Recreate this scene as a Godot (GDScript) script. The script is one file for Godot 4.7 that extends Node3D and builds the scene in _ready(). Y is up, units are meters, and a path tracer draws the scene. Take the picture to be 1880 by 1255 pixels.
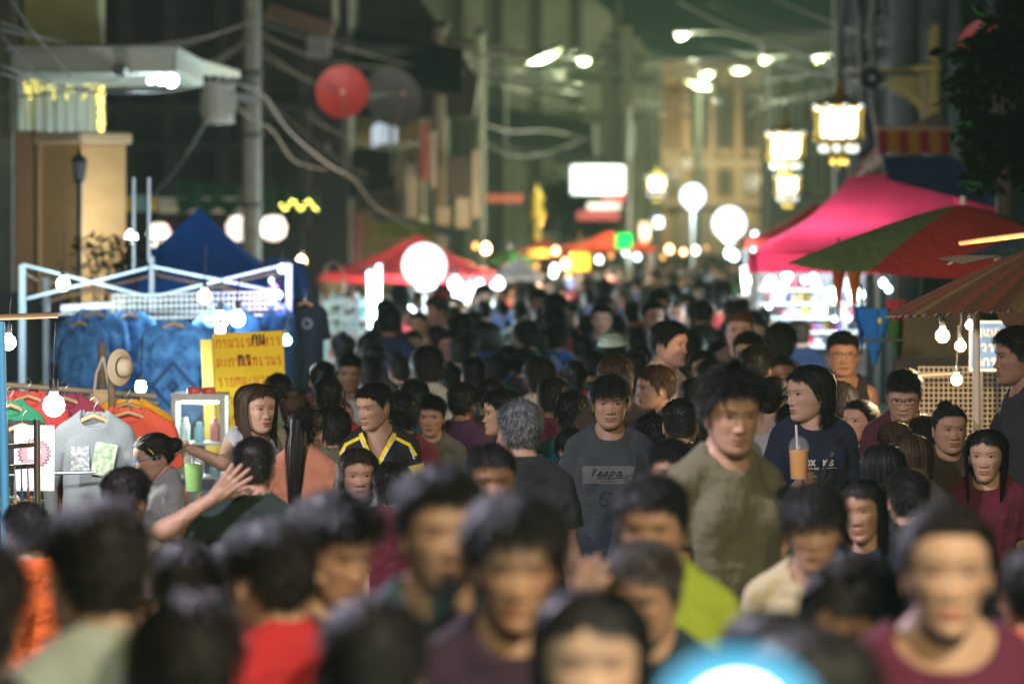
extends Node3D
# A night market street seen through a long lens. Metres; y is up; the camera looks along -z.

const F := 7060.0       # focal length in photograph pixels
const EYE := 2.2        # camera height
const HOR := 440.0      # horizon row in the photograph

func at(px: float, py: float, d: float) -> Vector3:   # the place that shows at a row and column of the photograph, d metres away
	return Vector3((px - 940.0) / F * d, EYE - (py - HOR) / F * d, -d)

func _ready() -> void:
	# camera: a 135 mm lens, level, shifted down; focused on the walkers 14.7 m away
	var cam := Camera3D.new()
	cam.name = "camera"
	var near := 0.5
	cam.position = Vector3(0, EYE, 0)
	var at_ := CameraAttributesPhysical.new()
	at_.frustum_focal_length = 135.0
	at_.frustum_focus_distance = 16.2
	at_.frustum_near = near
	at_.frustum_far = 900.0
	at_.exposure_aperture = 2.7
	cam.attributes = at_
	cam.projection = Camera3D.PROJECTION_FRUSTUM
	cam.near = near
	cam.far = 900.0
	cam.size = near * 1255.0 / F
	cam.frustum_offset = Vector2(0, -near * (627.5 - HOR) / F)
	add_child(cam)
	# night sky, faintly green from the town's lamps
	var we := WorldEnvironment.new()
	we.name = "environment"
	var e := Environment.new()
	e.background_mode = Environment.BG_SKY
	var sk := Sky.new()
	var pm := ProceduralSkyMaterial.new()
	pm.sky_top_color = lin(Color(0.0045, 0.009, 0.0075))
	pm.sky_horizon_color = lin(Color(0.006, 0.014, 0.009))
	pm.ground_bottom_color = lin(Color(0.003, 0.003, 0.003))
	pm.ground_horizon_color = lin(Color(0.006, 0.014, 0.009))
	pm.sky_curve = 0.3
	sk.sky_material = pm
	e.sky = sk
	e.background_energy_multiplier = 1.0
	e.tonemap_mode = Environment.TONE_MAPPER_LINEAR
	e.tonemap_exposure = 1.22
	e.sdfgi_enabled = true
	e.ssao_enabled = true
	e.ssil_enabled = true
	e.fog_enabled = true
	e.fog_density = 0.0006
	e.fog_light_color = Color(0.8, 0.95, 0.86)
	we.environment = e
	add_child(we)
	make_weave()
	ground()
	street_lamps()
	left_buildings()
	far_buildings()
	right_side()
	poles_and_cables()
	stock()
	left_stalls()
	right_stalls()
	far_stalls()
	people()
	crowd()
	settle()

# ------------------------------------------------------------------ mesh helper
class M:
	var v := PackedVector3Array()
	var n := PackedVector3Array()
	var c := PackedColorArray()
	var uv := PackedVector2Array()
	var idx := PackedInt32Array()
	var col := Color(1, 1, 1)

	func vert(p: Vector3, nn := Vector3.ZERO, u := Vector2.ZERO) -> int:
		v.append(p)
		n.append(nn)
		c.append(col)
		uv.append(u)
		return v.size() - 1

	func tri(a: int, b: int, d: int) -> void:
		idx.append(a)
		idx.append(b)
		idx.append(d)

	func quad(a: int, b: int, d: int, e: int) -> void:   # clockwise seen from outside
		idx.append(a)
		idx.append(b)
		idx.append(d)
		idx.append(a)
		idx.append(d)
		idx.append(e)

	func face(a: Vector3, b: Vector3, d: Vector3, e: Vector3) -> void:
		var nn := (d - a).cross(b - a)
		if nn.length_squared() < 1e-16:
			nn = (e - a).cross(d - a)
		nn = nn.normalized()
		quad(vert(a, nn, Vector2(0, 1)), vert(b, nn, Vector2(0, 0)), vert(d, nn, Vector2(1, 0)), vert(e, nn, Vector2(1, 1)))

	func smooth(v0 := 0, i0 := 0) -> void:
		for k in range(i0, idx.size(), 3):
			var a := idx[k]
			var b := idx[k + 1]
			var d := idx[k + 2]
			var f := (v[d] - v[a]).cross(v[b] - v[a])
			n[a] += f
			n[b] += f
			n[d] += f
		for k in range(v0, v.size()):
			n[k] = n[k].normalized()

	# rows x cols of points; loop closes the columns. Outside is to the viewer when rows run down and columns run right.
	func grid(pts: PackedVector3Array, rows: int, cols: int, loop := false, cols_c: PackedColorArray = PackedColorArray()) -> void:
		var v0 := v.size()
		var i0 := idx.size()
		for r in rows:
			for k in cols:
				if cols_c.size():
					col = cols_c[r * cols + k]
				vert(pts[r * cols + k], Vector3.ZERO, Vector2(float(k) / maxf(1, cols - 1), float(r) / maxf(1, rows - 1)))
		for r in rows - 1:
			for k in (cols if loop else cols - 1):
				var k2 := (k + 1) % cols
				quad(v0 + r * cols + k, v0 + r * cols + k2, v0 + (r + 1) * cols + k2, v0 + (r + 1) * cols + k)
		smooth(v0, i0)

	func box(t: Transform3D, s: Vector3, bevel := 0.0) -> void:
		var h := s * 0.5
		var b := minf(bevel, minf(h.x, minf(h.y, h.z)) * 0.6)
		for ax in 3:
			for sg in [-1.0, 1.0]:
				var nn := Vector3.ZERO
				nn[ax] = sg
				var u := Vector3.ZERO
				u[(ax + 1) % 3] = 1.0
				var w := nn.cross(u)
				var hu := absf(u.dot(h)) - b
				var hw := absf(w.dot(h)) - b
				var o := nn * h[ax]
				face(t * (o - u * hu - w * hw), t * (o - u * hu + w * hw), t * (o + u * hu + w * hw), t * (o + u * hu - w * hw))
				if b > 0.0 and sg > 0.0:
					for s2 in [-1.0, 1.0]:
						for s3 in [-1.0, 1.0]:
							# the four chamfers that run along u
							var p1 := Vector3.ZERO
							var ia := (ax + 1) % 3
							var ib := (ax + 2) % 3
							p1[ia] = s2 * (h[ia])
							p1[ib] = s3 * (h[ib] - b)
							var p2 := Vector3.ZERO
							p2[ia] = s2 * (h[ia] - b)
							p2[ib] = s3 * (h[ib])
							var e := Vector3.ZERO
							e[ax] = h[ax] - b
							if s2 * s3 > 0.0:
								face(t * (p1 - e), t * (p1 + e), t * (p2 + e), t * (p2 - e))
							else:
								face(t * (p2 - e), t * (p2 + e), t * (p1 + e), t * (p1 - e))

	func bar(a: Vector3, b: Vector3, w: float, h: float, up := Vector3.UP) -> void:
		var z := (b - a).normalized()
		if absf(z.dot(up)) > 0.99:
			up = Vector3.RIGHT
		var x := up.cross(z).normalized()
		var y := z.cross(x)
		box(Transform3D(Basis(x, y, z), (a + b) * 0.5), Vector3(w, h, a.distance_to(b)), minf(w, h) * 0.12)

	func tube(p: PackedVector3Array, r0: float, r1: float, sides := 8, caps := true) -> void:
		var pts := PackedVector3Array()
		var rows := p.size()
		var x := Vector3.ZERO
		for k in rows:
			var d := (p[mini(k + 1, rows - 1)] - p[maxi(k - 1, 0)]).normalized()
			if x == Vector3.ZERO:
				x = d.cross(Vector3(0.31, 0.2, 0.93)).normalized()
			x = (x - d * x.dot(d)).normalized()
			var y := d.cross(x)
			var r := lerpf(r0, r1, float(k) / maxf(1, rows - 1))
			for s in sides:
				var a := TAU * s / sides
				pts.append(p[k] + (x * cos(a) + y * sin(a)) * r)
		grid(pts, rows, sides, true)
		if caps:
			for e in [0, rows - 1]:
				var d := (p[1] - p[0]).normalized() * (-1.0) if e == 0 else (p[rows - 1] - p[rows - 2]).normalized()
				var m := vert(p[e], d)
				var first := v.size()
				for s in sides:
					vert(pts[e * sides + s], d)
				for s in sides:
					if e == 0:
						tri(m, first + s, first + (s + 1) % sides)
					else:
						tri(m, first + (s + 1) % sides, first + s)

	func rod(a: Vector3, b: Vector3, r: float, sides := 8) -> void:
		tube(PackedVector3Array([a, b]), r, r, sides)

	func lathe(prof: PackedVector2Array, t: Transform3D, segs := 16, squash := Vector2.ONE) -> void:   # profile (radius, y), top first
		var pts := PackedVector3Array()
		for k in prof.size():
			for s in segs:
				var a := TAU * s / segs
				pts.append(t * Vector3(-prof[k].x * sin(a) * squash.x, prof[k].y, prof[k].x * cos(a) * squash.y))
		# columns run to the left seen from outside, so turn them round
		var q := PackedVector3Array()
		for k in prof.size():
			for s in segs:
				q.append(pts[k * segs + (segs - s) % segs])
		grid(q, prof.size(), segs, true)

	func ball(o: Vector3, r: Vector3, rows := 8, segs := 12) -> void:
		var prof := PackedVector2Array()
		for k in rows + 1:
			var a := PI * k / rows
			prof.append(Vector2(maxf(0.001, sin(a)), cos(a)))
		lathe(prof, Transform3D(Basis.from_scale(r), o), segs)

	func add(o: M, t: Transform3D) -> void:
		var v0 := v.size()
		v.append_array(t * o.v)
		var flip := t.basis.determinant() < 0.0
		var nb := Transform3D(t.basis.orthonormalized() if not flip else t.basis, Vector3.ZERO)
		n.append_array(nb * o.n)
		c.append_array(o.c)
		uv.append_array(o.uv)
		var q := o.idx.duplicate()
		for k in q.size():
			q[k] += v0
		if flip:
			for k in range(0, q.size(), 3):
				var h := q[k]
				q[k] = q[k + 1]
				q[k + 1] = h
		idx.append_array(q)

	func mesh(mat: Material = null) -> ArrayMesh:
		var am := ArrayMesh.new()
		if idx.is_empty():
			return am
		var a := []
		a.resize(Mesh.ARRAY_MAX)
		a[Mesh.ARRAY_VERTEX] = v
		a[Mesh.ARRAY_NORMAL] = n
		a[Mesh.ARRAY_COLOR] = c
		a[Mesh.ARRAY_TEX_UV] = uv
		a[Mesh.ARRAY_INDEX] = idx
		am.add_surface_from_arrays(Mesh.PRIMITIVE_TRIANGLES, a)
		if mat:
			am.surface_set_material(0, mat)
		return am


# ------------------------------------------------------------------ naming and tagging
var taken := {}

func numbered(called: String) -> String:
	var k: int = taken.get(called, -1) + 1
	taken[called] = k
	return called if k == 0 else "%s_%03d" % [called, k]

func thing(called: String, label: String, category: String, pos := Vector3.ZERO, turn := 0.0, group := "") -> Node3D:
	var o := Node3D.new()
	o.name = numbered(called)
	add_child(o, true)
	o.position = pos
	o.rotation.y = turn
	tag(o, label, category, group)
	return o

func tag(o: Node, label: String, category: String, group := "") -> Node:
	o.set_meta("label", label)
	o.set_meta("category", category)
	if group:
		o.set_meta("group", group)
	return o

func part(called: String, m, mat: Material, parent: Node, count := {}) -> MeshInstance3D:
	var o := MeshInstance3D.new()
	o.mesh = m.mesh() if m is M else m
	o.material_override = mat
	var k := 0
	for ch in parent.get_children():
		if String(ch.name) == called or String(ch.name).begins_with(called + "_") and String(ch.name).trim_prefix(called + "_").is_valid_int():
			k += 1
	o.name = called if k == 0 else "%s_%03d" % [called, k]
	parent.add_child(o, true)
	return o

func solo(called: String, m, mat: Material, label: String, category: String, group := "") -> MeshInstance3D:
	var o := MeshInstance3D.new()
	o.mesh = m.mesh() if m is M else m
	o.material_override = mat
	o.name = numbered(called)
	add_child(o, true)
	tag(o, label, category, group)
	return o

func struct(called: String, m, mat: Material) -> MeshInstance3D:
	var o := MeshInstance3D.new()
	o.mesh = m.mesh() if m is M else m
	o.material_override = mat
	o.name = numbered(called)
	add_child(o, true)
	o.set_meta("kind", "structure")
	return o

# ------------------------------------------------------------------ materials
var mats := {}

func lin(c: Color) -> Color:
	return c.linear_to_srgb()

func mat(r: float, g: float, b: float, rough := 0.8, metal := 0.0) -> StandardMaterial3D:   # linear base colour
	var key := "%.3f,%.3f,%.3f,%.2f,%.2f" % [r, g, b, rough, metal]
	if not mats.has(key):
		var m := StandardMaterial3D.new()
		m.albedo_color = lin(Color(r, g, b))
		m.roughness = rough
		m.metallic = metal
		mats[key] = m
	return mats[key]

func vmat(r: float, g: float, b: float, rough := 0.8) -> StandardMaterial3D:   # times the vertex colours
	var key := "v%.3f,%.3f,%.3f,%.2f" % [r, g, b, rough]
	if not mats.has(key):
		var m := StandardMaterial3D.new()
		m.albedo_color = lin(Color(r, g, b))
		m.vertex_color_use_as_albedo = true
		m.roughness = rough
		mats[key] = m
	return mats[key]

func cloth(r: float, g: float, b: float) -> StandardMaterial3D:
	var key := "c%.3f,%.3f,%.3f" % [r, g, b]
	if not mats.has(key):
		var m := StandardMaterial3D.new()
		m.albedo_color = lin(Color(r, g, b))
		m.roughness = 0.95
		m.normal_enabled = true
		m.normal_texture = weave
		m.normal_scale = 1.1
		m.uv1_triplanar = true
		m.uv1_scale = Vector3.ONE * 3.0
		mats[key] = m
	return mats[key]

func sail(r: float, g: float, b: float) -> StandardMaterial3D:   # thin canopy cloth that lets lamplight through
	var key := "s%.3f,%.3f,%.3f" % [r, g, b]
	if not mats.has(key):
		var m: StandardMaterial3D = cloth(r, g, b).duplicate()
		m.backlight_enabled = true
		var top := maxf(r, maxf(g, b))
		m.backlight = lin(Color(r, g, b) * (0.4 / top))
		mats[key] = m
	return mats[key]

func glow(r: float, g: float, b: float, energy: float) -> StandardMaterial3D:
	var key := "g%.3f,%.3f,%.3f,%.2f" % [r, g, b, energy]
	if not mats.has(key):
		var m := StandardMaterial3D.new()
		m.albedo_color = lin(Color(r, g, b) * 0.35)
		m.emission_enabled = true
		m.emission = lin(Color(r, g, b))
		m.emission_energy_multiplier = energy
		mats[key] = m
	return mats[key]

func noisy(dark: Color, light: Color, freq: float, scale: float, rough := 0.85, bump := 0.0, seed_ := 1, kind := FastNoiseLite.TYPE_SIMPLEX_SMOOTH, stretch := Vector3.ONE) -> StandardMaterial3D:   # linear colours
	var m := StandardMaterial3D.new()
	var nz := FastNoiseLite.new()
	nz.seed = seed_
	nz.frequency = freq
	nz.noise_type = kind
	nz.fractal_octaves = 5
	var t := NoiseTexture2D.new()
	t.width = 256
	t.height = 256
	t.seamless = true
	t.noise = nz
	var g := Gradient.new()
	g.set_color(0, lin(dark))
	g.set_color(1, lin(light))
	t.color_ramp = g
	m.albedo_texture = t
	m.roughness = rough
	m.uv1_triplanar = true
	m.uv1_world_triplanar = true
	m.uv1_scale = stretch * scale
	if bump > 0.0:
		var t2 := NoiseTexture2D.new()
		t2.width = 256
		t2.height = 256
		t2.seamless = true
		t2.noise = nz
		t2.as_normal_map = true
		t2.bump_strength = 6.0
		m.normal_enabled = true
		m.normal_texture = t2
		m.normal_scale = bump
	return m

var weave: NoiseTexture2D

func make_weave() -> void:
	var nz := FastNoiseLite.new()
	nz.seed = 7
	nz.frequency = 0.012
	nz.fractal_octaves = 4
	weave = NoiseTexture2D.new()
	weave.width = 256
	weave.height = 256
	weave.seamless = true
	weave.as_normal_map = true
	weave.bump_strength = 9.0
	weave.noise = nz

# ------------------------------------------------------------------ lamps
func omni(parent: Node3D, pos: Vector3, col: Color, energy: float, size := 0.05) -> OmniLight3D:
	var l := OmniLight3D.new()
	l.name = "lamp_light"
	l.light_color = lin(col)
	l.light_energy = energy
	l.light_size = size
	l.omni_range = 40.0
	l.omni_attenuation = 2.0
	l.shadow_enabled = true
	l.position = pos
	parent.add_child(l, true)
	return l

# ------------------------------------------------------------------ the place
func edge_l(d: float) -> float:
	if d < 36.0:
		return lerpf(-1.15, -1.6, (d - 15.0) / 21.0)
	if d < 50.0:
		return lerpf(-1.6, -1.35, (d - 36.0) / 14.0)
	return lerpf(-1.35, 0.2, (d - 50.0) / 50.0)

func edge_r(d: float) -> float:
	if d < 24.0:
		return lerpf(1.75, 1.9, (d - 15.0) / 9.0)
	if d < 50.0:
		return lerpf(1.9, 2.9, (d - 24.0) / 26.0)
	return lerpf(2.9, 6.2, (d - 50.0) / 50.0)

func sheet(xa: float, xb: float, za: float, zb: float, y: float) -> M:
	var m := M.new()
	m.face(Vector3(xa, y, za), Vector3(xa, y, zb), Vector3(xb, y, zb), Vector3(xb, y, za))
	m.idx = PackedInt32Array([0, 1, 2, 0, 2, 3])
	for k in 4:
		m.n[k] = Vector3.UP
	return m

func ground() -> void:
	struct("ground", sheet(-400, 400, 200, -600, -0.12), noisy(Color(0.03, 0.03, 0.027), Color(0.06, 0.06, 0.055), 0.02, 0.4))
	struct("road", sheet(-3.0, 7.5, 20, -140, 0.0), noisy(Color(0.035, 0.035, 0.035), Color(0.07, 0.07, 0.068), 0.05, 1.2, 0.75, 0.5))
	for s in 2:
		var m := M.new()
		var x0 := -7.0 if s == 0 else 7.5
		var x1 := -3.0 if s == 0 else 12.0
		m.box(Transform3D(Basis.IDENTITY, Vector3((x0 + x1) / 2, 0.0, -60)), Vector3(x1 - x0, 0.26, 160), 0.02)
		struct("pavement", m, noisy(Color(0.1, 0.1, 0.095), Color(0.17, 0.17, 0.16), 0.04, 0.8))

func boxm(a: Vector3, b: Vector3, bevel := 0.0) -> M:   # a box between two corners
	var m := M.new()
	m.box(Transform3D(Basis.IDENTITY, (a + b) * 0.5), (b - a).abs(), bevel)
	return m

func slab(px0: float, py0: float, px1: float, py1: float, d0: float, d1: float, bevel := 0.01) -> M:   # front face fills these rows and columns at d0; reaches back to d1
	var a := at(px0, py0, d0)
	var b := at(px1, py1, d0)
	b.z = -d1
	return boxm(a, b, bevel)

# a hanging bulb: glass, socket, cord
func bulb(px: float, py: float, d: float, r: float, col: Color, glow_e: float, light_e: float, label: String, group := "", cord := 0.25, long := 1.2) -> Node3D:
	var p := at(px, py, d)
	var t := thing("light_bulb", label, "light bulb", p, 0.0, group)
	var m := M.new()
	m.lathe(PackedVector2Array([Vector2(r * 0.35, r * 1.35), Vector2(r * 0.42, r * 0.95), Vector2(r * 0.8, r * 0.6 * long), Vector2(r, 0.1 * r), Vector2(r * 0.92, -r * 0.4), Vector2(r * 0.55, -r * 0.85), Vector2(0.001, -r)]), Transform3D.IDENTITY, 14)
	part("glass", m, glow(col.r, col.g, col.b, glow_e), t)
	m = M.new()
	m.lathe(PackedVector2Array([Vector2(0.001, r * 2.5), Vector2(r * 0.42, r * 2.45), Vector2(r * 0.45, r * 1.3), Vector2(r * 0.3, r * 1.25)]), Transform3D.IDENTITY, 10)
	part("socket", m, mat(0.02, 0.02, 0.022, 0.35), t)
	if cord > 0.0:
		m = M.new()
		m.rod(Vector3(0, r * 2.4, 0), Vector3(0.01, r * 2.4 + cord, 0), 0.004, 5)
		part("cord", m, mat(0.015, 0.015, 0.015), t)
	if light_e > 0.0:
		omni(t, Vector3.ZERO, col, light_e, r)
	return t

const WARM := Color(1.0, 0.62, 0.28)
const ORANGE := Color(1.0, 0.45, 0.12)
const COOL := Color(0.68, 0.91, 1.0)
const WHITE := Color(1.0, 0.98, 0.93)
const GREENISH := Color(0.9, 1.0, 0.62)

func street_lamps() -> void:
	# arm lamps over the street; the row goes on towards and past the camera, with one added fill lamp
	var list := [[1000, 103, 62.0, -1, "leftmost"], [1072, 110, 78.0, -1, ""], [1252, 64, 70.0, 1, ""], [1405, 107, 74.0, 1, ""], [1285, 155, 92.0, 1, ""], [1299, 135, 104.0, -1, ""], [1358, 128, 98.0, 1, ""], [1502, 106, 66.0, 1, ""], [1630, 160, 52.0, 1, ""]]
	var lab := ["long slanting street lamp head, leftmost over the street, tilted up", "round lit street lamp between the leftmost lamp and the dark pole", "small street lamp highest over the middle of the street", "bright street lamp right of the middle under the dark sky", "long glaring street lamp over the beige far facade", "short street lamp just above the long glaring one", "lit street lamp with long green arm right of the glaring pair", "yellowish street lamp above the large hanging lantern", "small lit lamp under the golden bracket"]
	for k in list.size():
		var q: Array = list[k]
		var p := at(q[0], q[1], q[2])
		street_lamp(p, q[3], lab[k], 15.0 if k < 8 else 0.6, [0.27, 0.1, 0.09, 0.1, 0.33, 0.17, 0.2, 0.08, 0.07][k], GREENISH, [0.45, 0.15, 0.0, -0.2, -0.3, 0.35, -0.12, 0.2, 0.0][k])
	street_lamp(Vector3(1.4, 6.2, 2.5), 1, "street lamp on an arm over the near end of the market", 50.0, 0.4, Color(1.0, 0.84, 0.42))
	street_lamp(Vector3(2.2, 4.9, -3.6), 1, "added unseen street lamp over the right stalls above the front walkers", 27.0, 0.3, Color(1.0, 0.87, 0.62))  # added fill above the view that brightens the walkers' faces
	street_lamp(Vector3(-1.9, 4.3, -10.4), -1, "street lamp over the left stalls nearest the front walkers", 24.0, 0.4, Color(0.84, 0.78, 1.0))

func street_lamp(p: Vector3, side: int, label: String, e: float, half: float, col: Color, slant := 0.0) -> void:
	var t := thing("street_lamp", label, "street lamp", Vector3(p.x, 0, p.z), 0.0, "street lamps over the market street")
	var y := p.y
	var m := M.new()
	var arm := 1.6 * side
	var pole := PackedVector3Array([Vector3(arm, 0, -0.3), Vector3(arm, y - 0.5, -0.3), Vector3(arm * 0.9, y - 0.12, -0.28), Vector3(arm * 0.5, y + 0.06, -0.2), Vector3(half * side, y + 0.05, 0)])
	m.tube(pole, 0.045, 0.022, 8)
	part("pole", m, mat(0.045, 0.045, 0.04, 0.7), t)
	m = M.new()
	m.ball(Vector3(0, 0.035, 0), Vector3(half * 1.15 + 0.04, 0.07, 0.13), 6, 12)
	var hs := part("housing", m, mat(0.25, 0.26, 0.24, 0.5), t)
	hs.position.y = y
	hs.rotation.z = slant
	m = M.new()
	m.ball(Vector3(-half * 0.15 * side, 0, 0), Vector3(half, 0.075, 0.1), 6, 12)
	var lg := part("lamp_glass", m, glow(col.r * 0.92, col.g, col.b * 0.7, 2.4), t)
	lg.position.y = y
	lg.rotation.z = slant
	var l := omni(t, Vector3(0, y - 0.16, 0), col, e, 0.12)

func planks(parent: Node3D, px0: float, px1: float, py0: float, py1: float, d: float, n: int, mm: Array, upright := false, rng_seed := 5) -> void:
	var rng := RandomNumberGenerator.new()
	rng.seed = rng_seed
	var a := at(px0, py0, d)
	var b := at(px1, py1, d)
	for k in n:
		var m := M.new()
		var gap := 0.008
		if upright:
			var w := (b.x - a.x) / n
			m.box(Transform3D(Basis.IDENTITY, Vector3(a.x + (k + 0.5) * w, (a.y + b.y) / 2, -d + rng.randf_range(-0.006, 0.006))), Vector3(w - gap, absf(a.y - b.y), 0.03), 0.004)
		else:
			var h := (a.y - b.y) / n
			m.box(Transform3D(Basis(Vector3.RIGHT, -0.1), Vector3((a.x + b.x) / 2, b.y + (k + 0.5) * h, -d + rng.randf_range(-0.006, 0.006))), Vector3(b.x - a.x, h - gap, 0.03), 0.004)
		part("plank", m, mm[rng.randi() % mm.size()], parent)

func window_of(parent: Node3D, px0: float, py0: float, px1: float, py1: float, d: float, frame: Material, pane: Material, bars := 1) -> void:
	var a := at(px0, py0, d)
	var b := at(px1, py1, d)
	var f := M.new()
	var w := 0.07
	f.bar(Vector3(a.x, a.y, -d), Vector3(b.x, a.y, -d), w, 0.1)
	f.bar(Vector3(a.x, b.y, -d), Vector3(b.x, b.y, -d), w, 0.1)
	f.bar(Vector3(a.x, a.y - w / 2, -d), Vector3(a.x, b.y + w / 2, -d), 0.1, w)
	f.bar(Vector3(b.x, a.y - w / 2, -d), Vector3(b.x, b.y + w / 2, -d), 0.1, w)
	for k in bars:
		var x := lerpf(a.x, b.x, (k + 1.0) / (bars + 1.0))
		f.bar(Vector3(x, a.y - w / 2, -d), Vector3(x, b.y + w / 2, -d), 0.06, w * 0.6)
	var win := part("window", f, frame, parent)
	for k in bars + 1:
		var x0 := lerpf(a.x, b.x, k / (bars + 1.0)) + 0.04
		var x1 := lerpf(a.x, b.x, (k + 1.0) / (bars + 1.0)) - 0.04
		part("pane", boxm(Vector3(x0, b.y + 0.04, -d - 0.015), Vector3(x1, a.y - 0.04, -d - 0.025)), pane, win)

func left_buildings() -> void:
	# the pale corner building on the far left
	var plaster := noisy(Color(0.16, 0.16, 0.12), Color(0.22, 0.22, 0.16), 0.02, 0.5)
	var t := thing("corner_building", "pale corner building with flat canopy on the far left", "building", at(0, 440, 37.0) * Vector3(1, 0, 1))
	var o := t.position
	var base := at(-260, 0, 36.0)
	part("wall", boxm(Vector3(base.x, 0, -36.0), Vector3(at(22, 0, 36.0).x, 9.0, -42.0)), noisy(Color(0.1, 0.1, 0.08), Color(0.15, 0.15, 0.12), 0.02, 0.5), t).position = -o
	part("upper_wall", boxm(at(22, 84, 35.0), Vector3(at(180, 0, 35.0).x, 9.0, -35.6), 0.02), noisy(Color(0.33, 0.33, 0.13), Color(0.42, 0.42, 0.18), 0.02, 0.5), t).position = -o
	part("pilaster", slab(16, -300, 34, 240, 34.6, 35.0), plaster, t).position = -o
	part("wall", slab(20, 132, 188, 246, 36.4, 36.6), mat(0.3, 0.33, 0.32), t).position = -o
	part("canopy", slab(16, 88, 322, 133, 33.0, 36.0, 0.03), noisy(Color(0.36, 0.38, 0.3), Color(0.44, 0.46, 0.38), 0.02, 0.5), t).position = -o
	part("canopy_edge", slab(10, 84, 328, 94, 32.9, 36.1, 0.01), mat(0.4, 0.42, 0.36), t).position = -o
	# corrugated sheet that runs on from the canopy to the pole
	var m := M.new()
	for face_ in 2:
		var ep := PackedVector3Array()
		for r in 4:
			for k in 60:
				var u := k / 59.0
				var v := r / 3.0
				var p := at(lerpf(321, 440, u), lerpf(lerpf(95, 131, u), lerpf(132, 142, u), v), lerpf(33.0, 40.0, u))
				p.y += 0.012 * sin(k * 1.9) * (1.0 - v)
				p.z += 0.015 * sin(k * 1.9) - 0.06 * face_
				ep.append(p)
		m.grid(ep, 4, 60)
	part("corrugated_eave", m, mat(0.28, 0.3, 0.25, 0.6), t).position = -o
	part("camera_box", slab(208, 118, 228, 137, 32.7, 32.95), mat(0.03, 0.03, 0.03, 0.4), t).position = -o
	# curtain of fairy lights under it
	var c := thing("light_curtain", "pale curtain hung with yellow fairy lights under the flat canopy", "fairy lights", at(105, 240, 35.8))
	m = M.new()
	var pts := PackedVector3Array()
	for r in 8:
		for k in 60:
			var p := at(lerpf(26, 188, k / 59.0), lerpf(134, 246, r / 7.0), 35.8)
			p.z += 0.05 * sin(k * 0.9) + 0.02 * sin(k * 2.3 + r)
			pts.append(p - c.position)
	m.grid(pts, 8, 60)
	part("curtain_cloth", m, mat(0.6, 0.66, 0.64), c)
	m = M.new()
	var rng := RandomNumberGenerator.new()
	rng.seed = 4
	for col in [[28, 1.0], [34, 0.8], [182, 1.0], [187, 1.0]]:
		for k in 26:
			if rng.randf() < col[1]:
				m.ball(at(col[0] + rng.randf_range(-3, 3), lerpf(136, 240, k / 25.0), 35.6) - c.position, Vector3.ONE * 0.011, 4, 6)
	for col in range(45, 180, 11):
		for k in rng.randi_range(2, 8):
			m.ball(at(col + rng.randf_range(-3, 3), 138 + k * 6, 35.6) - c.position, Vector3.ONE * 0.009, 4, 6)
	part("led", m, glow(1.0, 0.85, 0.12, 3.5), c).set_meta("kind", "stuff")
	omni(c, at(130, 225, 35.3) - c.position, Color(0.85, 1.0, 0.95), 0.06, 0.1)
	# beige gate pillars turned to the lamps
	var beige := noisy(Color(0.5, 0.33, 0.13), Color(0.6, 0.4, 0.17), 0.03, 0.7)
	var g := thing("gate_pillar", "wide beige gate pillar with capping stone beside the wall lantern", "pillar", Vector3(at(140, 0, 32.0).x, 0, -32.5), -0.72)
	part("shaft", boxm(Vector3(-0.26, 0, -0.26), Vector3(0.26, at(0, 262, 32.0).y, 0.26), 0.015), beige, g)
	part("capping", boxm(Vector3(-0.3, at(0, 262, 32.0).y, -0.3), Vector3(0.3, at(0, 240, 32.0).y, 0.3), 0.02), mat(0.55, 0.43, 0.25), g)
	part("edge_strip", boxm(Vector3(-0.285, 0, 0.262), Vector3(-0.235, at(0, 262, 32.0).y, 0.29), 0.006), mat(0.3, 0.19, 0.09), g)
	var g2_ := thing("gate_pillar", "narrow brown gate pillar at the left end of the beige one", "pillar", Vector3(at(46, 0, 32.4).x, 0, -32.6), -0.2)
	part("shaft", boxm(Vector3(-0.1, 0, -0.1), Vector3(0.1, at(0, 236, 32.0).y, 0.1), 0.012), mat(0.2, 0.115, 0.055), g2_)
	var wall := solo("garden_wall", slab(52, 252, 120, 520, 32.7, 32.9), mat(0.24, 0.15, 0.075), "brown wall panel between the two gate pillars", "wall")
	# wall lantern on its post
	var l := thing("garden_lantern", "unlit black garden lantern on thin post before the beige pillar", "lantern", at(145, 330, 31.0))
	var bl := mat(0.012, 0.014, 0.014, 0.5)
	m = M.new()
	m.rod(Vector3(0, -2.7, 0), Vector3(0, -0.03, 0), 0.02)
	part("post", m, bl, l)
	m = M.new()
	m.lathe(PackedVector2Array([Vector2(0.001, 0.26), Vector2(0.012, 0.25), Vector2(0.015, 0.21), Vector2(0.07, 0.17), Vector2(0.075, 0.15), Vector2(0.06, 0.145)]), Transform3D.IDENTITY, 6)
	m.lathe(PackedVector2Array([Vector2(0.045, 0.0), Vector2(0.05, -0.01), Vector2(0.02, -0.04), Vector2(0.001, -0.04)]), Transform3D.IDENTITY, 6)
	for k in 6:
		m.rod(Vector3(sin(TAU * k / 6) * 0.043, 0, cos(TAU * k / 6) * 0.043), Vector3(sin(TAU * k / 6) * 0.06, 0.15, cos(TAU * k / 6) * 0.06), 0.005, 4)
	part("cage", m, bl, l)
	m = M.new()
	m.lathe(PackedVector2Array([Vector2(0.056, 0.148), Vector2(0.04, 0.0)]), Transform3D.IDENTITY, 6)
	part("pane", m, mat(0.2, 0.24, 0.23, 0.3), l)
	bush("shrub", "small green shrub below the garden lantern", at(185, 520, 31.0), 0.22, 0.34, 160, 11, Color(0.03, 0.07, 0.02))
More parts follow.
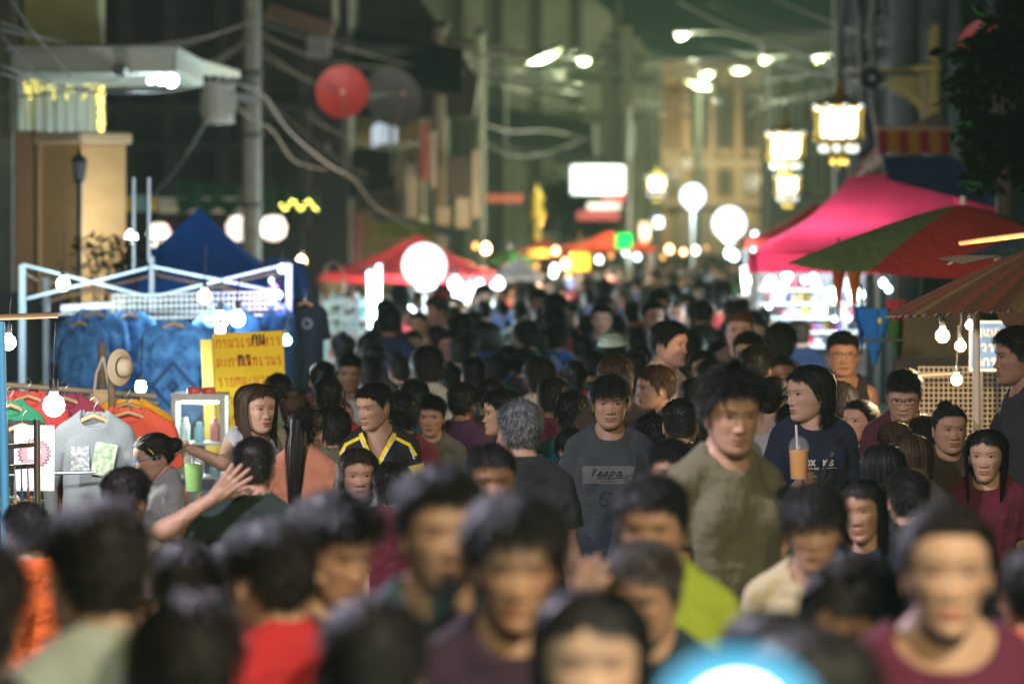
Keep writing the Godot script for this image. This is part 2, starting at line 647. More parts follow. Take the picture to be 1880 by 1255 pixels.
	bush("shrub", "dark green shrub between the beige pillar and the blue tent", at(240, 515, 30.0), 0.16, 0.3, 130, 12, Color(0.02, 0.06, 0.02))

	# the dark wooden house
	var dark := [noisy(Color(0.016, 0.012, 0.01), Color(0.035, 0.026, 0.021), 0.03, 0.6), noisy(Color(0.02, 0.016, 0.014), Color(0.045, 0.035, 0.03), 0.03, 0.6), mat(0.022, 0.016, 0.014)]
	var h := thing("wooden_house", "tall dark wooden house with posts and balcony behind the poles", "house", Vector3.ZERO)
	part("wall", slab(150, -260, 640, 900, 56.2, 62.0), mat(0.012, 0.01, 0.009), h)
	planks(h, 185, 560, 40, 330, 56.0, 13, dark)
	var q := 0
	for px in [215, 300, 395, 470, 545]:
		part("post", slab(px, -40 + q * 7, px + 22, 420, 55.4, 55.8), dark[q % 3], h)
		q += 1
	part("beam", slab(180, 190, 600, 206, 55.3, 55.9), dark[1], h)
	part("beam", slab(180, 262, 600, 276, 55.2, 55.9), dark[2], h)
	for k in 17:
		part("baluster", slab(195 + k * 17, 208, 200 + k * 17, 262, 55.4, 55.5), dark[k % 3], h)
	part("eave", slab(470, -20, 610, 34, 54.0, 56.0), dark[0], h)
	m = M.new()
	for k in 9:
		m.box(Transform3D(Basis(Vector3.BACK, -0.28), at(500 + k * 13, 22 + k * 4.0, 53.8)), Vector3(0.12, 0.2, 0.5))
	part("roof_edge", m, noisy(Color(0.1, 0.06, 0.04), Color(0.2, 0.13, 0.09), 0.05, 1.5), h)
	# the second house with an olive front, pent roofs and a lit arched window
	var olive := noisy(Color(0.1, 0.09, 0.04), Color(0.17, 0.15, 0.07), 0.02, 0.5)
	var h2 := thing("shop_house", "narrow olive shop house with lit arched window under sagging roofs", "house", Vector3.ZERO)
	part("wall", slab(555, 215, 770, 900, 60.0, 66.0), olive, h2)
	var gp := PackedVector2Array()
	for gq in [[555, 215], [870, 215], [880, 150], [730, -60], [640, -160], [555, -60]]:
		var w := at(gq[0], gq[1], 61.0)
		gp.append(Vector2(w.x, w.y))
	part("gable", extrude(gp, 0.8), mat(0.014, 0.016, 0.015), h2).position = Vector3(0, 0, -61.0)
	m = M.new()
	for k in 11:
		var p := at(520 + k * 20, 326 - absf(k - 4) * 3.0, 57.0)
		m.box(Transform3D(Basis(Vector3.RIGHT, 0.5) * Basis(Vector3.BACK, 0.03 * (k - 5)), p), Vector3(0.17, 0.06, 1.5), 0.01)
	part("pent_roof", m, mat(0.03, 0.022, 0.018), h2)
	m = M.new()
	for k in 12:
		m.box(Transform3D(Basis(Vector3.RIGHT, 0.45) * Basis(Vector3.BACK, -0.12), at(585 + k * 23, 88 + k * 4, 58.0)), Vector3(0.2, 0.05, 1.8), 0.01)
	part("roof", m, mat(0.014, 0.016, 0.017), h2)
	part("post", slab(556, 60, 568, 420, 57.4, 57.6), mat(0.22, 0.2, 0.08), h2)
	part("post", slab(618, 215, 628, 420, 59.2, 59.5), mat(0.03, 0.03, 0.02), h2)
	var arch := PackedVector2Array()
	for k in 11:
		var a := PI * k / 10.0
		arch.append(Vector2(cos(a) * 0.2, 0.34 + sin(a) * 0.12))
	arch.append(Vector2(-0.2, -0.4))
	arch.append(Vector2(0.2, -0.4))
	var win := part("lit_window", extrude(arch, 0.03), glow(0.75, 0.88, 1.0, 0.55), h2)
	win.position = at(705, 278, 59.9)
	m = M.new()
	m.bar(Vector3(0, -0.4, 0.03), Vector3(0, 0.44, 0.03), 0.02, 0.02)
	part("mullion", m, mat(0.3, 0.3, 0.3), win)
	for k in 6:
		part("shutter_slat", slab(730 + k * 10, 290 - k * 4, 737 + k * 10, 400, 59.4, 59.6), [mat(0.18, 0.18, 0.14), mat(0.3, 0.3, 0.25), mat(0.1, 0.1, 0.07)][k % 3], h2)
	for k in 5:
		part("banner", slab(560 + k * 21, 392, 578 + k * 21, 480, 58.0 - 0.1 * k, 58.1 - 0.1 * k), [mat(0.4, 0.36, 0.33), mat(0.3, 0.3, 0.26), mat(0.42, 0.38, 0.36), mat(0.25, 0.09, 0.08), mat(0.3, 0.12, 0.11)][k], h2)
	var bits := [[772, 225, 786, 330, 0], [790, 240, 800, 345, 1], [820, 285, 858, 360, 2], [866, 275, 880, 400, 3], [655, 240, 676, 330, 4], [640, 345, 700, 372, 5], [800, 380, 826, 412, 3], [835, 362, 862, 418, 3], [890, 355, 960, 372, 6], [745, 300, 765, 400, 3]]
	for bq in bits:
		part("board", slab(bq[0], bq[1], bq[2], bq[3], 58.6 + 0.07 * bq[4], 58.7 + 0.07 * bq[4]), [mat(0.3, 0.06, 0.05), mat(0.34, 0.32, 0.3), mat(0.06, 0.055, 0.05), mat(0.34, 0.33, 0.27), mat(0.2, 0.18, 0.06), mat(0.03, 0.025, 0.022), mat(0.26, 0.1, 0.08)][bq[4]], h2)
	var ac := thing("air_conditioner", "pale air conditioner box on the dark wall left of the red dish", "air conditioner", at(585, 85, 55.0))
	part("casing", boxm(Vector3(-0.16, -0.14, -0.12), Vector3(0.16, 0.14, 0.12), 0.01), mat(0.3, 0.31, 0.32, 0.5), ac)
	m = M.new()
	for k in 10:
		m.box(Transform3D(Basis.IDENTITY, Vector3(0, -0.11 + k * 0.024, 0.125)), Vector3(0.26, 0.008, 0.01))
	part("grille", m, mat(0.08, 0.08, 0.08), ac)
	# green awning with lights
	var aw := thing("green_awning", "sagging green awning above the blue tent", "awning", Vector3.ZERO)
	pts = PackedVector3Array()
	m = M.new()
	for r in 5:
		for k in 24:
			var p := at(lerpf(325, 588, k / 23.0), lerpf(330 + k * 1.1, 388 + 6.0 * sin(k * 1.7), r / 4.0), lerpf(51.0, 49.5, r / 4.0))
			pts.append(p)
	m.grid(pts, 5, 24)
	part("canvas", m, cloth(0.01, 0.16, 0.06), aw)
	var fl := thing("fairy_lights", "short loop of yellow fairy lights on the green awning", "fairy lights", at(548, 378, 49.2))
	m = M.new()
	for k in 14:
		m.ball(at(516 + k * 5, 376 + 8 * sin(k * 1.1), 49.2) - fl.position, Vector3.ONE * 0.016, 4, 6)
	part("led", m, glow(1.0, 0.9, 0.15, 7.0), fl).set_meta("kind", "stuff")
	# long white shop sign with coloured end
	var sg := thing("shop_sign", "long white shop sign with yellow and blue end under the green awning", "sign", Vector3.ZERO)
	part("panel", slab(292, 362, 455, 391, 50.2, 50.4), mat(0.42, 0.42, 0.37), sg)
	part("blue_end", slab(215, 358, 290, 388, 50.2, 50.4), mat(0.15, 0.28, 0.32), sg)
	part("yellow_square", slab(219, 360, 240, 388, 50.12, 50.18), mat(0.45, 0.32, 0.05), sg)
	part("yellow_square", slab(272, 361, 288, 388, 50.12, 50.18), mat(0.45, 0.32, 0.05), sg)
	# glowing six-sided lanterns in a row
	var lab := ["glowing six-sided lantern left of the blue tent peak", "glowing six-sided lantern right of the blue tent peak", "glowing six-sided lantern right of the concrete pole"]
	var cc := [[292, 432], [438, 418], [502, 418]]
	for k in 3:
		var w := thing("paper_lantern", lab[k], "lantern", at(cc[k][0], cc[k][1], 47.0), 0.25 * k)
		m = M.new()
		m.lathe(PackedVector2Array([Vector2(0.05, 0.15), Vector2(0.11, 0.13), Vector2(0.165, 0.02), Vector2(0.14, -0.1), Vector2(0.05, -0.16)]), Transform3D.IDENTITY, 6)
		part("paper_shade", m, glow(1.0, 0.96, 0.82, 1.7), w)
		m = M.new()
		for s in 6:
			var a := TAU * s / 6.0
			m.tube(PackedVector3Array([Vector3(sin(a) * 0.052, 0.152, cos(a) * 0.052), Vector3(sin(a) * 0.113, 0.132, cos(a) * 0.113), Vector3(sin(a) * 0.168, 0.02, cos(a) * 0.168), Vector3(sin(a) * 0.143, -0.102, cos(a) * 0.143), Vector3(sin(a) * 0.052, -0.162, cos(a) * 0.052)]), 0.006, 0.006, 4)
		part("ribs", m, mat(0.3, 0.05, 0.03), w)
		m = M.new()
		m.rod(Vector3(0, 0.15, 0), Vector3(0, 0.55, 0), 0.006, 4)
		part("cord", m, mat(0.02, 0.02, 0.02), w)
		omni(w, Vector3.ZERO, Color(1.0, 0.95, 0.85), 0.8, 0.12)
	bulb(240, 437, 31.6, 0.05, WHITE, 16.0, 0.8, "bluish bulb on a bracket beside the beige pillar")
	for k in 3:
		bulb(276 + k * 19, [148, 146, 148][k], 33.4, [0.03, 0.045, 0.06][k], COOL, 9.0, 0.25, ["smallest bulb of three under the flat canopy", "middle bulb of three under the flat canopy", "largest bulb of three under the flat canopy"][k], "", 0.1)

func extrude(poly: PackedVector2Array, depth: float) -> M:   # counterclockwise outline, faces +z
	var m := M.new()
	var tri := Geometry2D.triangulate_polygon(poly)
	for s in 2:
		var z := depth * 0.5 if s == 0 else -depth * 0.5
		var b := m.v.size()
		for p in poly:
			m.vert(Vector3(p.x, p.y, z), Vector3(0, 0, 1 if s == 0 else -1))
		for k in range(0, tri.size(), 3):
			var a0 := poly[tri[k]]
			var a1 := poly[tri[k + 1]]
			var a2 := poly[tri[k + 2]]
			var ccw := (a1 - a0).cross(a2 - a0) > 0.0
			if ccw == (s == 0):
				m.tri(b + tri[k], b + tri[k + 2], b + tri[k + 1])
			else:
				m.tri(b + tri[k], b + tri[k + 1], b + tri[k + 2])
	var area := 0.0
	for k in poly.size():
		area += poly[k].cross(poly[(k + 1) % poly.size()])
	for k in poly.size():
		var a := poly[k]
		var c := poly[(k + 1) % poly.size()]
		if area < 0.0:
			var h := a
			a = c
			c = h
		var hz := depth * 0.5
		m.face(Vector3(a.x, a.y, hz), Vector3(a.x, a.y, -hz), Vector3(c.x, c.y, -hz), Vector3(c.x, c.y, hz))
	return m

func bush(called: String, label: String, p: Vector3, r: float, h: float, n: int, sd: int, col: Color) -> void:
	var t := thing(called, label, "plant", p)
	var rng := RandomNumberGenerator.new()
	rng.seed = sd
	var st := M.new()
	var lf := M.new()
	for k in 7:
		var a := rng.randf_range(0, TAU)
		st.tube(PackedVector3Array([Vector3(0, -p.y * 0.3, 0), Vector3(cos(a) * r * 0.4, h * 0.4, sin(a) * r * 0.4), Vector3(cos(a) * r * 0.8, h, sin(a) * r * 0.8)]), 0.008, 0.003, 5)
	for k in n:
		var q := Vector3(rng.randfn() * r * 0.55, rng.randf_range(0.0, h * 1.1), rng.randfn() * r * 0.55)
		var kk := rng.randf_range(0.6, 1.7)
		lf.col = Color(col.r * kk, col.g * kk, col.b * kk)
		leaf(lf, q, Vector3(rng.randfn(), rng.randf_range(-0.2, 1.0), rng.randfn()).normalized(), rng.randf_range(0.04, 0.09), rng)
	part("stems", st, mat(0.05, 0.035, 0.02), t)
	part("foliage", lf, vmat(1, 1, 1, 0.6), t).set_meta("kind", "stuff")

func leaf(m: M, p: Vector3, d: Vector3, L: float, rng: RandomNumberGenerator, wide := 0.32) -> void:
	var s := d.cross(Vector3(rng.randfn(), rng.randfn(), rng.randfn())).normalized()
	var nn := s.cross(d).normalized()
	var b := m.v.size()
	m.vert(p, nn)
	m.vert(p + d * L * 0.5 + s * L * wide, nn)
	m.vert(p + d * L + nn * -L * 0.12, nn)
	m.vert(p + d * L * 0.5 - s * L * wide, nn)
	m.quad(b, b + 1, b + 2, b + 3)

func tree(label: String, base: Vector3, h: float, cr: Vector3, centre: Vector3, n: int, sd: int, col: Color, leafl: float) -> void:
	var t := thing("tree", label, "tree", base)
	var rng := RandomNumberGenerator.new()
	rng.seed = sd
	var tr := M.new()
	tr.tube(PackedVector3Array([Vector3.ZERO, Vector3(0.05, h * 0.35, 0.03), centre - Vector3(0.05, cr.y * 0.2, 0)]), 0.13, 0.05, 9)
	var tips := []
	for k in 26:
		var e := Vector3(rng.randfn(), rng.randfn(), rng.randfn()).normalized() * rng.randf_range(0.55, 1.0)
		var tip := centre + e * cr
		var mid := (centre - Vector3(0, cr.y * 0.5, 0)).lerp(tip, 0.5) + Vector3(0, 0.1, 0)
		tr.tube(PackedVector3Array([centre - Vector3(0, cr.y * 0.7, 0), mid, tip]), 0.035, 0.006, 5)
		tips.append(tip)
		tips.append(mid.lerp(tip, 0.5))
	part("trunk", tr, mat(0.06, 0.045, 0.03), t)
	var lf := M.new()
	for tip in tips:
		var tone := rng.randf_range(0.6, 1.5)
		for k in n / tips.size():
			var q: Vector3 = tip + Vector3(rng.randfn(), rng.randfn() * 0.7, rng.randfn()) * cr.x * 0.27
			var kk := tone * rng.randf_range(0.6, 1.4)
			lf.col = Color(col.r * kk, col.g * kk, col.b * kk)
			leaf(lf, q, Vector3(rng.randfn(), rng.randf_range(-1.0, 0.5), rng.randfn()).normalized(), leafl * rng.randf_range(0.6, 1.3), rng, 0.26)
	part("crown", lf, vmat(1, 1, 1, 0.6), t).set_meta("kind", "stuff")

func far_buildings() -> void:
	# big grey gabled store behind the poles
	var t := thing("gabled_store", "large grey gabled building rising behind the lamps", "building", Vector3.ZERO)
	var d := 112.0
	var pl := PackedVector2Array()
	for p in [[700, 700], [1215, 700], [1215, 120], [1160, 58], [1060, -30], [900, -170], [700, -60]]:
		var w := at(p[0], p[1], d)
		pl.append(Vector2(w.x, w.y))
	var f := part("front_wall", extrude(pl, 1.0), noisy(Color(0.18, 0.18, 0.145), Color(0.42, 0.4, 0.32), 0.015, 0.12), t)
	f.position = Vector3(0, 0, -d - 0.5)
	for k in 5:
		part("pilaster", slab(845 + k * 72, -120 + 40 * absf(k - 1), 853 + k * 72, 500, d - 0.6, d), mat(0.12, 0.12, 0.1), t)
	part("ledge", slab(820, 135, 1215, 145, d - 0.7, d), mat(0.1, 0.1, 0.08), t)
	part("ledge", slab(820, 205, 1215, 212, d - 0.7, d), mat(0.1, 0.1, 0.08), t)
	for k in 6:
		window_of(t, 862 + k * 56, 222, 888 + k * 56, 290, d - 0.4, mat(0.08, 0.08, 0.07), mat(0.02, 0.025, 0.025, 0.2))
	var m := M.new()
	for k in 10:
		m.box(Transform3D(Basis(Vector3.RIGHT, 0.4) * Basis(Vector3.BACK, -0.1), at(880 + k * 22, 226 + k * 3.5, 84.0)), Vector3(0.27, 0.06, 2.2), 0.01)
	var pr := solo("tin_roof", m, mat(0.03, 0.033, 0.03, 0.6), "dark tin roof jutting out left of the lit signboard", "roof")
	# beige facade at the end of the street
	var b := thing("beige_facade", "beige far facade with tall windows at the end of the street", "building", Vector3.ZERO)
	d = 128.0
	var wallm := noisy(Color(0.34, 0.27, 0.16), Color(0.45, 0.36, 0.22), 0.02, 0.12)
	part("wall", slab(1150, 118, 1490, 700, d, d + 8), wallm, b)
	part("cornice", slab(1142, 108, 1498, 122, d - 0.6, d + 8), mat(0.3, 0.26, 0.17), b)
	part("string_course", slab(1150, 292, 1490, 302, d - 0.4, d), mat(0.36, 0.3, 0.2), b)
	part("string_course", slab(1150, 372, 1490, 380, d - 0.4, d), mat(0.3, 0.25, 0.17), b)
	for k in 7:
		part("pilaster", slab(1158 + k * 48, 124, 1170 + k * 48, 292, d - 0.3, d), [mat(0.42, 0.3, 0.17), mat(0.36, 0.29, 0.2)][k % 2], b)
		if k < 6:
			window_of(b, 1175 + k * 48, 170, 1200 + k * 48, 272, d - 0.1, mat(0.2, 0.15, 0.09), [mat(0.03, 0.04, 0.035, 0.2), mat(0.25, 0.15, 0.07, 0.4)][int(k == 0 or k == 1)])
			window_of(b, 1175 + k * 48, 310, 1200 + k * 48, 360, d - 0.1, mat(0.25, 0.18, 0.1), mat(0.05, 0.05, 0.04, 0.2))
	for k in 4:
		part("shop_shutter", slab(1165 + k * 80, 386, 1225 + k * 80, 470, d - 0.2, d), [mat(0.5, 0.3, 0.12), mat(0.3, 0.26, 0.2), mat(0.4, 0.3, 0.16), mat(0.25, 0.28, 0.3)][k], b)
	# lamps that wash the facade from below
	for k in 3:
		bulb([1195, 1260, 1400][k], [160, 300, 330][k], d - 2.5, 0.16, [ORANGE, Color(1.0, 0.9, 0.62), Color(1.0, 0.9, 0.6)][k], [3.0, 0.6, 0.6][k], [1.0, 5.0, 4.0][k], ["orange lamp high on the beige far facade", "dim lamp at the middle of the beige far facade", "dim lamp right on the beige far facade"][k])
	# the lit signboard over the street
	var s := thing("lit_signboard", "white lit signboard with red panel hanging over the far street", "signboard", at(1097, 330, 74.0))
	m = boxm(Vector3(-0.55, -0.3, -0.1), Vector3(0.55, 0.3, 0.1), 0.04)
	part("housing", m, mat(0.3, 0.3, 0.3), s)
	part("lit_face", boxm(Vector3(-0.51, -0.27, 0.1), Vector3(0.51, 0.27, 0.12), 0.004), glow(0.9, 1.0, 0.92, 1.3), s)
	m = M.new()
	for k in 9:
		m.bar(Vector3(-0.4 + k * 0.09, -0.12, 0.125), Vector3(-0.36 + k * 0.09, -0.05 - 0.03 * (k % 3), 0.125), 0.02, 0.01)
	part("lettering", m, mat(0.2, 0.3, 0.2), s)
	part("red_panel", boxm(Vector3(0.1, -0.42, -0.05), Vector3(0.5, -0.31, 0.06), 0.005), mat(0.5, 0.03, 0.03), s)
	part("lower_panel", boxm(Vector3(-0.4, -0.78, -0.05), Vector3(0.42, -0.6, 0.06), 0.005), mat(0.18, 0.02, 0.02), s)
	part("middle_panel", boxm(Vector3(-0.2, -0.58, -0.05), Vector3(0.45, -0.44, 0.05), 0.005), mat(0.35, 0.3, 0.27), s)
	m = M.new()
	m.rod(Vector3(0.62, -4, -0.1), Vector3(0.62, 1.4, -0.1), 0.05)
	m.rod(Vector3(0.62, 0.2, -0.1), Vector3(0.5, 0.2, -0.05), 0.03)
	part("post", m, mat(0.12, 0.12, 0.1), s)
	omni(s, Vector3(0, 0, 0.5), Color(0.9, 1.0, 0.92), 3.0, 0.3)
	tree("green tree beyond the golden ornament, under the lit signboard", at(1060, 440, 84.0) * Vector3(1, 0, 1), 3.0, Vector3(0.8, 0.75, 0.6), Vector3(0, at(0, 385, 84.0).y, 0), 2600, 31, Color(0.02, 0.09, 0.02), 0.16)
	# golden ornament on a post
	var go := thing("golden_ornament", "golden flame-shaped ornament on a post left of the green tree", "ornament", at(985, 420, 70.0))
	m = M.new()
	m.lathe(PackedVector2Array([Vector2(0.005, 0.85), Vector2(0.05, 0.7), Vector2(0.16, 0.55), Vector2(0.09, 0.45), Vector2(0.17, 0.3), Vector2(0.12, 0.12), Vector2(0.06, 0.0), Vector2(0.09, -0.2)]), Transform3D.IDENTITY, 10)
	part("finial", m, mat(0.7, 0.45, 0.06, 0.4, 0.5), go)
	m = M.new()
	m.rod(Vector3(0, -2.4, 0), Vector3(0, 0, 0), 0.05)
	part("post", m, mat(0.3, 0.18, 0.04), go)

func poles_and_cables() -> void:
	var conc := noisy(Color(0.14, 0.14, 0.11), Color(0.24, 0.23, 0.19), 0.03, 0.8)
	var list := [[462, 44.0, 0.105, -200, "thick concrete utility pole beside the grey transformer"], [806, 60.0, 0.1, 48, "greenish utility pole with a dark cap right of the satellite dishes"], [884, 66.0, 0.07, 60, "thin utility pole right of the dark-capped one"], [760, 62.0, 0.06, 150, "thin dark pole before the shutters"], [1112, 88.0, 0.1, 85, "dark pole above the lit signboard, the left one of two"], [1152, 86.0, 0.11, 45, "dark pole above the lit signboard, the right one of two"], [1282, 100.0, 0.09, 160, "pinkish lamp pole before the beige far facade"], [1660, 43.0, 0.16, -200, "dark utility pole wrapped in cables behind the golden bracket"], [1720, 44.0, 0.13, -200, "second dark utility pole beside the tree"]]
	for q in list:
		var b := at(q[0], 440, q[1])
		var top: float = at(0, q[3], q[1]).y
		var t := thing("utility_pole", q[4], "utility pole", Vector3(b.x, 0, b.z))
		var m := M.new()
		m.tube(PackedVector3Array([Vector3.ZERO, Vector3(0, top, 0)]), q[2] * 1.12, q[2], 12)
		part("shaft", m, conc if q[0] < 1600 else mat(0.05, 0.05, 0.052), t)
		m = M.new()
		if q[0] == 462:
			m.bar(Vector3(-0.5, top - 0.3, 0), Vector3(0.5, top - 0.3, 0), 0.1, 0.1)
			for y in [2.6, 3.4, 4.1]:
				var bm := M.new()
				bm.lathe(PackedVector2Array([Vector2(0.125, y + 0.03), Vector2(0.13, y), Vector2(0.125, y - 0.03)]), Transform3D.IDENTITY, 12)
				part("steel_band", bm, mat(0.06, 0.06, 0.055), t)
		else:
			m.bar(Vector3(-0.55, top - 0.25, 0), Vector3(0.55, top - 0.25, 0), 0.09, 0.09)
			var cm := M.new()
			cm.bar(Vector3(-0.4, top - 0.75, 0), Vector3(0.4, top - 0.75, 0), 0.08, 0.08)
			part("crossarm", cm, mat(0.04, 0.04, 0.035), t)
			cm = M.new()
			cm.ball(Vector3(0, top + 0.02, 0), Vector3(q[2] * 1.7, 0.07, q[2] * 1.7), 5, 10)
			part("cap", cm, mat(0.02, 0.02, 0.02), t)
		part("crossarm", m, mat(0.04, 0.04, 0.035), t)
	# transformer tub on the first pole
	var tr := thing("transformer", "grey transformer tub hung beside the concrete pole", "transformer", at(400, 185, 43.0))
	var m := M.new()
	m.lathe(PackedVector2Array([Vector2(0.001, 0.2), Vector2(0.17, 0.2), Vector2(0.185, 0.17), Vector2(0.175, 0.13), Vector2(0.17, -0.2), Vector2(0.185, -0.22), Vector2(0.17, -0.25), Vector2(0.001, -0.26)]), Transform3D.IDENTITY, 20)
	part("tank", m, mat(0.3, 0.32, 0.3, 0.5), tr)
	m = M.new()
	for k in 16:
		var a := TAU * k / 16.0
		m.box(Transform3D(Basis(Vector3.UP, a), Vector3(sin(a) * 0.18, -0.02, cos(a) * 0.18)), Vector3(0.012, 0.28, 0.03))
	part("cooling_fins", m, mat(0.26, 0.28, 0.26, 0.5), tr)
	m = M.new()
	for k in 3:
		m.lathe(PackedVector2Array([Vector2(0.012, 0.33), Vector2(0.03, 0.3), Vector2(0.02, 0.27), Vector2(0.03, 0.24), Vector2(0.02, 0.2)]), Transform3D(Basis.IDENTITY, Vector3(-0.1 + 0.1 * k, 0, 0)), 8)
	part("insulator", m, mat(0.4, 0.4, 0.38, 0.3), tr)
	m = M.new()
	m.bar(Vector3(0.15, 0.05, -0.1), Vector3(0.4, 0.05, -0.5), 0.06, 0.08)
	part("bracket", m, mat(0.1, 0.1, 0.1), tr)
	# cables: points in rows and columns with their distance
	var black := mat(0.012, 0.012, 0.012, 0.6)
	var pale := mat(0.22, 0.2, 0.17, 0.6)
	var cab := [
		[0.011, pale, "thick pale cable sagging from the transformer past the pole to the red canopy", [[425, 150, 43], [480, 172, 43.5], [530, 240, 45], [600, 300, 47], [650, 330, 49], [690, 380, 50], [780, 432, 52]]],
		[0.008, pale, "pale cable looping beneath the thick sagging one", [[420, 175, 43], [455, 215, 43.6], [500, 240, 45], [540, 295, 47], [600, 312, 48]]],
		[0.008, black, "black wire crossing before the light curtain", [[0, 62, 30], [60, 130, 31], [140, 165, 32], [300, 168, 34], [440, 140, 43]]],
		[0.007, black, "black wire from the left edge to the canopy corner", [[0, 180, 30], [120, 168, 31], [240, 140, 33], [300, 92, 38]]],
		[0.006, black, "thin black wire down to the flat canopy", [[20, 0, 30], [60, 60, 31], [130, 140, 33]]],
		[0.02, mat(0.1, 0.13, 0.12), "green-grey stay wire slanting from transformer down to the white sign", [[378, 222, 43], [330, 300, 44], [285, 352, 45]]],
		[0.012, mat(0.2, 0.22, 0.22), "pale service wire across the house above the red dish", [[590, 70, 52], [640, 90, 53], [800, 130, 60]]],
		[0.014, pale, "pale cable hanging under the tin roof", [[895, 230, 70], [940, 242, 72], [1000, 240, 76], [1080, 255, 82]]],
		[0.012, mat(0.14, 0.13, 0.11), "lower cable hanging under the tin roof", [[890, 262, 68], [940, 286, 70], [1000, 282, 74], [1070, 258, 80]]],
		[0.016, mat(0.15, 0.15, 0.13), "thick overhead cable from top middle to the large lantern", [[1245, 2, 60], [1330, 45, 58], [1420, 78, 52], [1500, 112, 46], [1560, 140, 43]]],
		[0.012, mat(0.15, 0.16, 0.17), "overhead cable from the top edge to the wrapped pole", [[1420, -5, 56], [1500, 30, 50], [1600, 70, 44], [1655, 84, 43]]],
		[0.01, black, "dark wire under the thick overhead cable", [[1180, 60, 90], [1350, 95, 70], [1500, 135, 50], [1640, 150, 43]]],
		[0.01, black, "dark wire across the beige facade", [[1110, 130, 88], [1250, 165, 90], [1400, 150, 70], [1640, 120, 43]]],
		[0.01, mat(0.12, 0.14, 0.09), "greenish wire slanting to the far lantern", [[1370, 215, 74], [1430, 185, 66], [1540, 160, 50], [1650, 130, 43]]],
		[0.01, black, "dark wire over the grey gabled building", [[806, 75, 60], [950, 130, 76], [1112, 110, 88]]],
		[0.009, black, "second dark wire over the grey gabled building", [[806, 110, 60], [960, 165, 76], [1152, 150, 86], [1450, 190, 70]]],
	]
	for q in cab:
		var pp := PackedVector3Array()
		var cv := Curve3D.new()
		var src: Array = q[3]
		for k in src.size():
			var p := at(src[k][0], src[k][1], src[k][2])
			var a := at(src[maxi(k - 1, 0)][0], src[maxi(k - 1, 0)][1], src[maxi(k - 1, 0)][2])
			var b := at(src[mini(k + 1, src.size() - 1)][0], src[mini(k + 1, src.size() - 1)][1], src[mini(k + 1, src.size() - 1)][2])
			cv.add_point(p, (a - b) * 0.16, (b - a) * 0.16)
		for k in 25:
			pp.append(cv.sample_baked(cv.get_baked_length() * k / 24.0))
		m = M.new()
		m.tube(pp, q[0], q[0], 6)
		solo("power_cable", m, q[1], q[2], "cable", "cables over the street")
	# thin wires strung from pole to pole
	var wr := RandomNumberGenerator.new()
	wr.seed = 15
	var ends := [[[0, 40, 30], [462, 30, 44], "from the top left edge to the concrete pole"], [[0, 120, 30], [462, 60, 44], "from the left edge to the concrete pole"], [[462, 20, 44], [806, 80, 60], "high between the concrete and dark-capped poles"], [[462, 45, 44], [806, 95, 60], "midway between the concrete and dark-capped poles"], [[462, 75, 44], [806, 130, 60], "lowest between the concrete and dark-capped poles"], [[806, 75, 60], [1112, 100, 88], "from the dark-capped pole to the left dark pole"], [[806, 100, 60], [1152, 70, 86], "from the dark-capped pole to the right dark pole"], [[884, 90, 66], [1152, 160, 86], "from the thin pole to the right dark pole"], [[1112, 120, 88], [1660, 20, 43], "from the left dark pole to the wrapped pole"], [[1152, 80, 86], [1660, 60, 43], "upper, from the right dark pole to the wrapped pole"], [[1152, 110, 86], [1660, 100, 43], "lower, from the right dark pole to the wrapped pole"], [[1282, 180, 100], [1660, 140, 43], "from the pinkish lamp pole to the wrapped pole"], [[884, 130, 66], [1282, 190, 100], "from the thin pole to the pinkish lamp pole"], [[560, 200, 50], [806, 240, 60], "from the red dish to the dark-capped pole"], [[462, 150, 44], [700, 330, 58], "from the concrete pole to the arched window"], [[1300, -10, 55], [1660, 40, 43], "from the top edge to the wrapped pole"]]
	for q in ends:
		for j in 2:
			var a := at(q[0][0], q[0][1] + j * 14, q[0][2])
			var b := at(q[1][0], q[1][1] + j * 9, q[1][2])
			var sag := wr.randf_range(0.15, 0.5)
			var pp := PackedVector3Array()
			for k in 17:
				var u := k / 16.0
				pp.append(a.lerp(b, u) - Vector3(0, 4.0 * sag * u * (1.0 - u), 0))
			m = M.new()
			var r := wr.randf_range(0.004, 0.008)
			m.tube(pp, r, r, 5)
			solo("overhead_wire", m, [black, black, mat(0.04, 0.04, 0.04), mat(0.16, 0.15, 0.12)][wr.randi() % 4], ["upper", "lower"][j] + " of two thin wires " + q[2], "cable", "thin wires between the poles")
	# bundles of cable that hang beside the wrapped pole
	var rng := RandomNumberGenerator.new()
	rng.seed = 77
	for k in 9:
		m = M.new()
		var x0 := 1560 + k * 15 + rng.randf_range(-6, 6)
		var pp := PackedVector3Array()
		var sway := rng.randf_range(-30, 30)
		for s in 9:
			pp.append(at(x0 + sway * sin(s * 0.4) + (s * s - 20) * rng.randf_range(-0.2, 0.4), -30 + s * rng.randf_range(36, 40), 43.5 + 0.1 * k))
		m.tube(pp, rng.randf_range(0.02, 0.05), rng.randf_range(0.02, 0.04), 7)
		solo("hanging_cable", m, [mat(0.1, 0.1, 0.11), mat(0.16, 0.13, 0.11), mat(0.07, 0.075, 0.08), mat(0.2, 0.17, 0.15)][k % 4], ["outermost", "second", "third", "fourth", "middle", "sixth", "seventh", "eighth", "innermost"][k] + " loose cable bundle from the left at the wrapped pole", "cable", "cable bundles at the wrapped pole")
	# satellite dishes
	dish(at(628, 168, 50.0), 0.345, Vector3(0.06, 0.1, 1.0), mat(0.42, 0.035, 0.03, 0.5), "red satellite dish on the dark wooden house")
	dish(at(722, 178, 56.0), 0.45, Vector3(0.45, 0.3, 1.0), mat(0.09, 0.085, 0.085, 0.6), "larger grey satellite dish behind the red one")
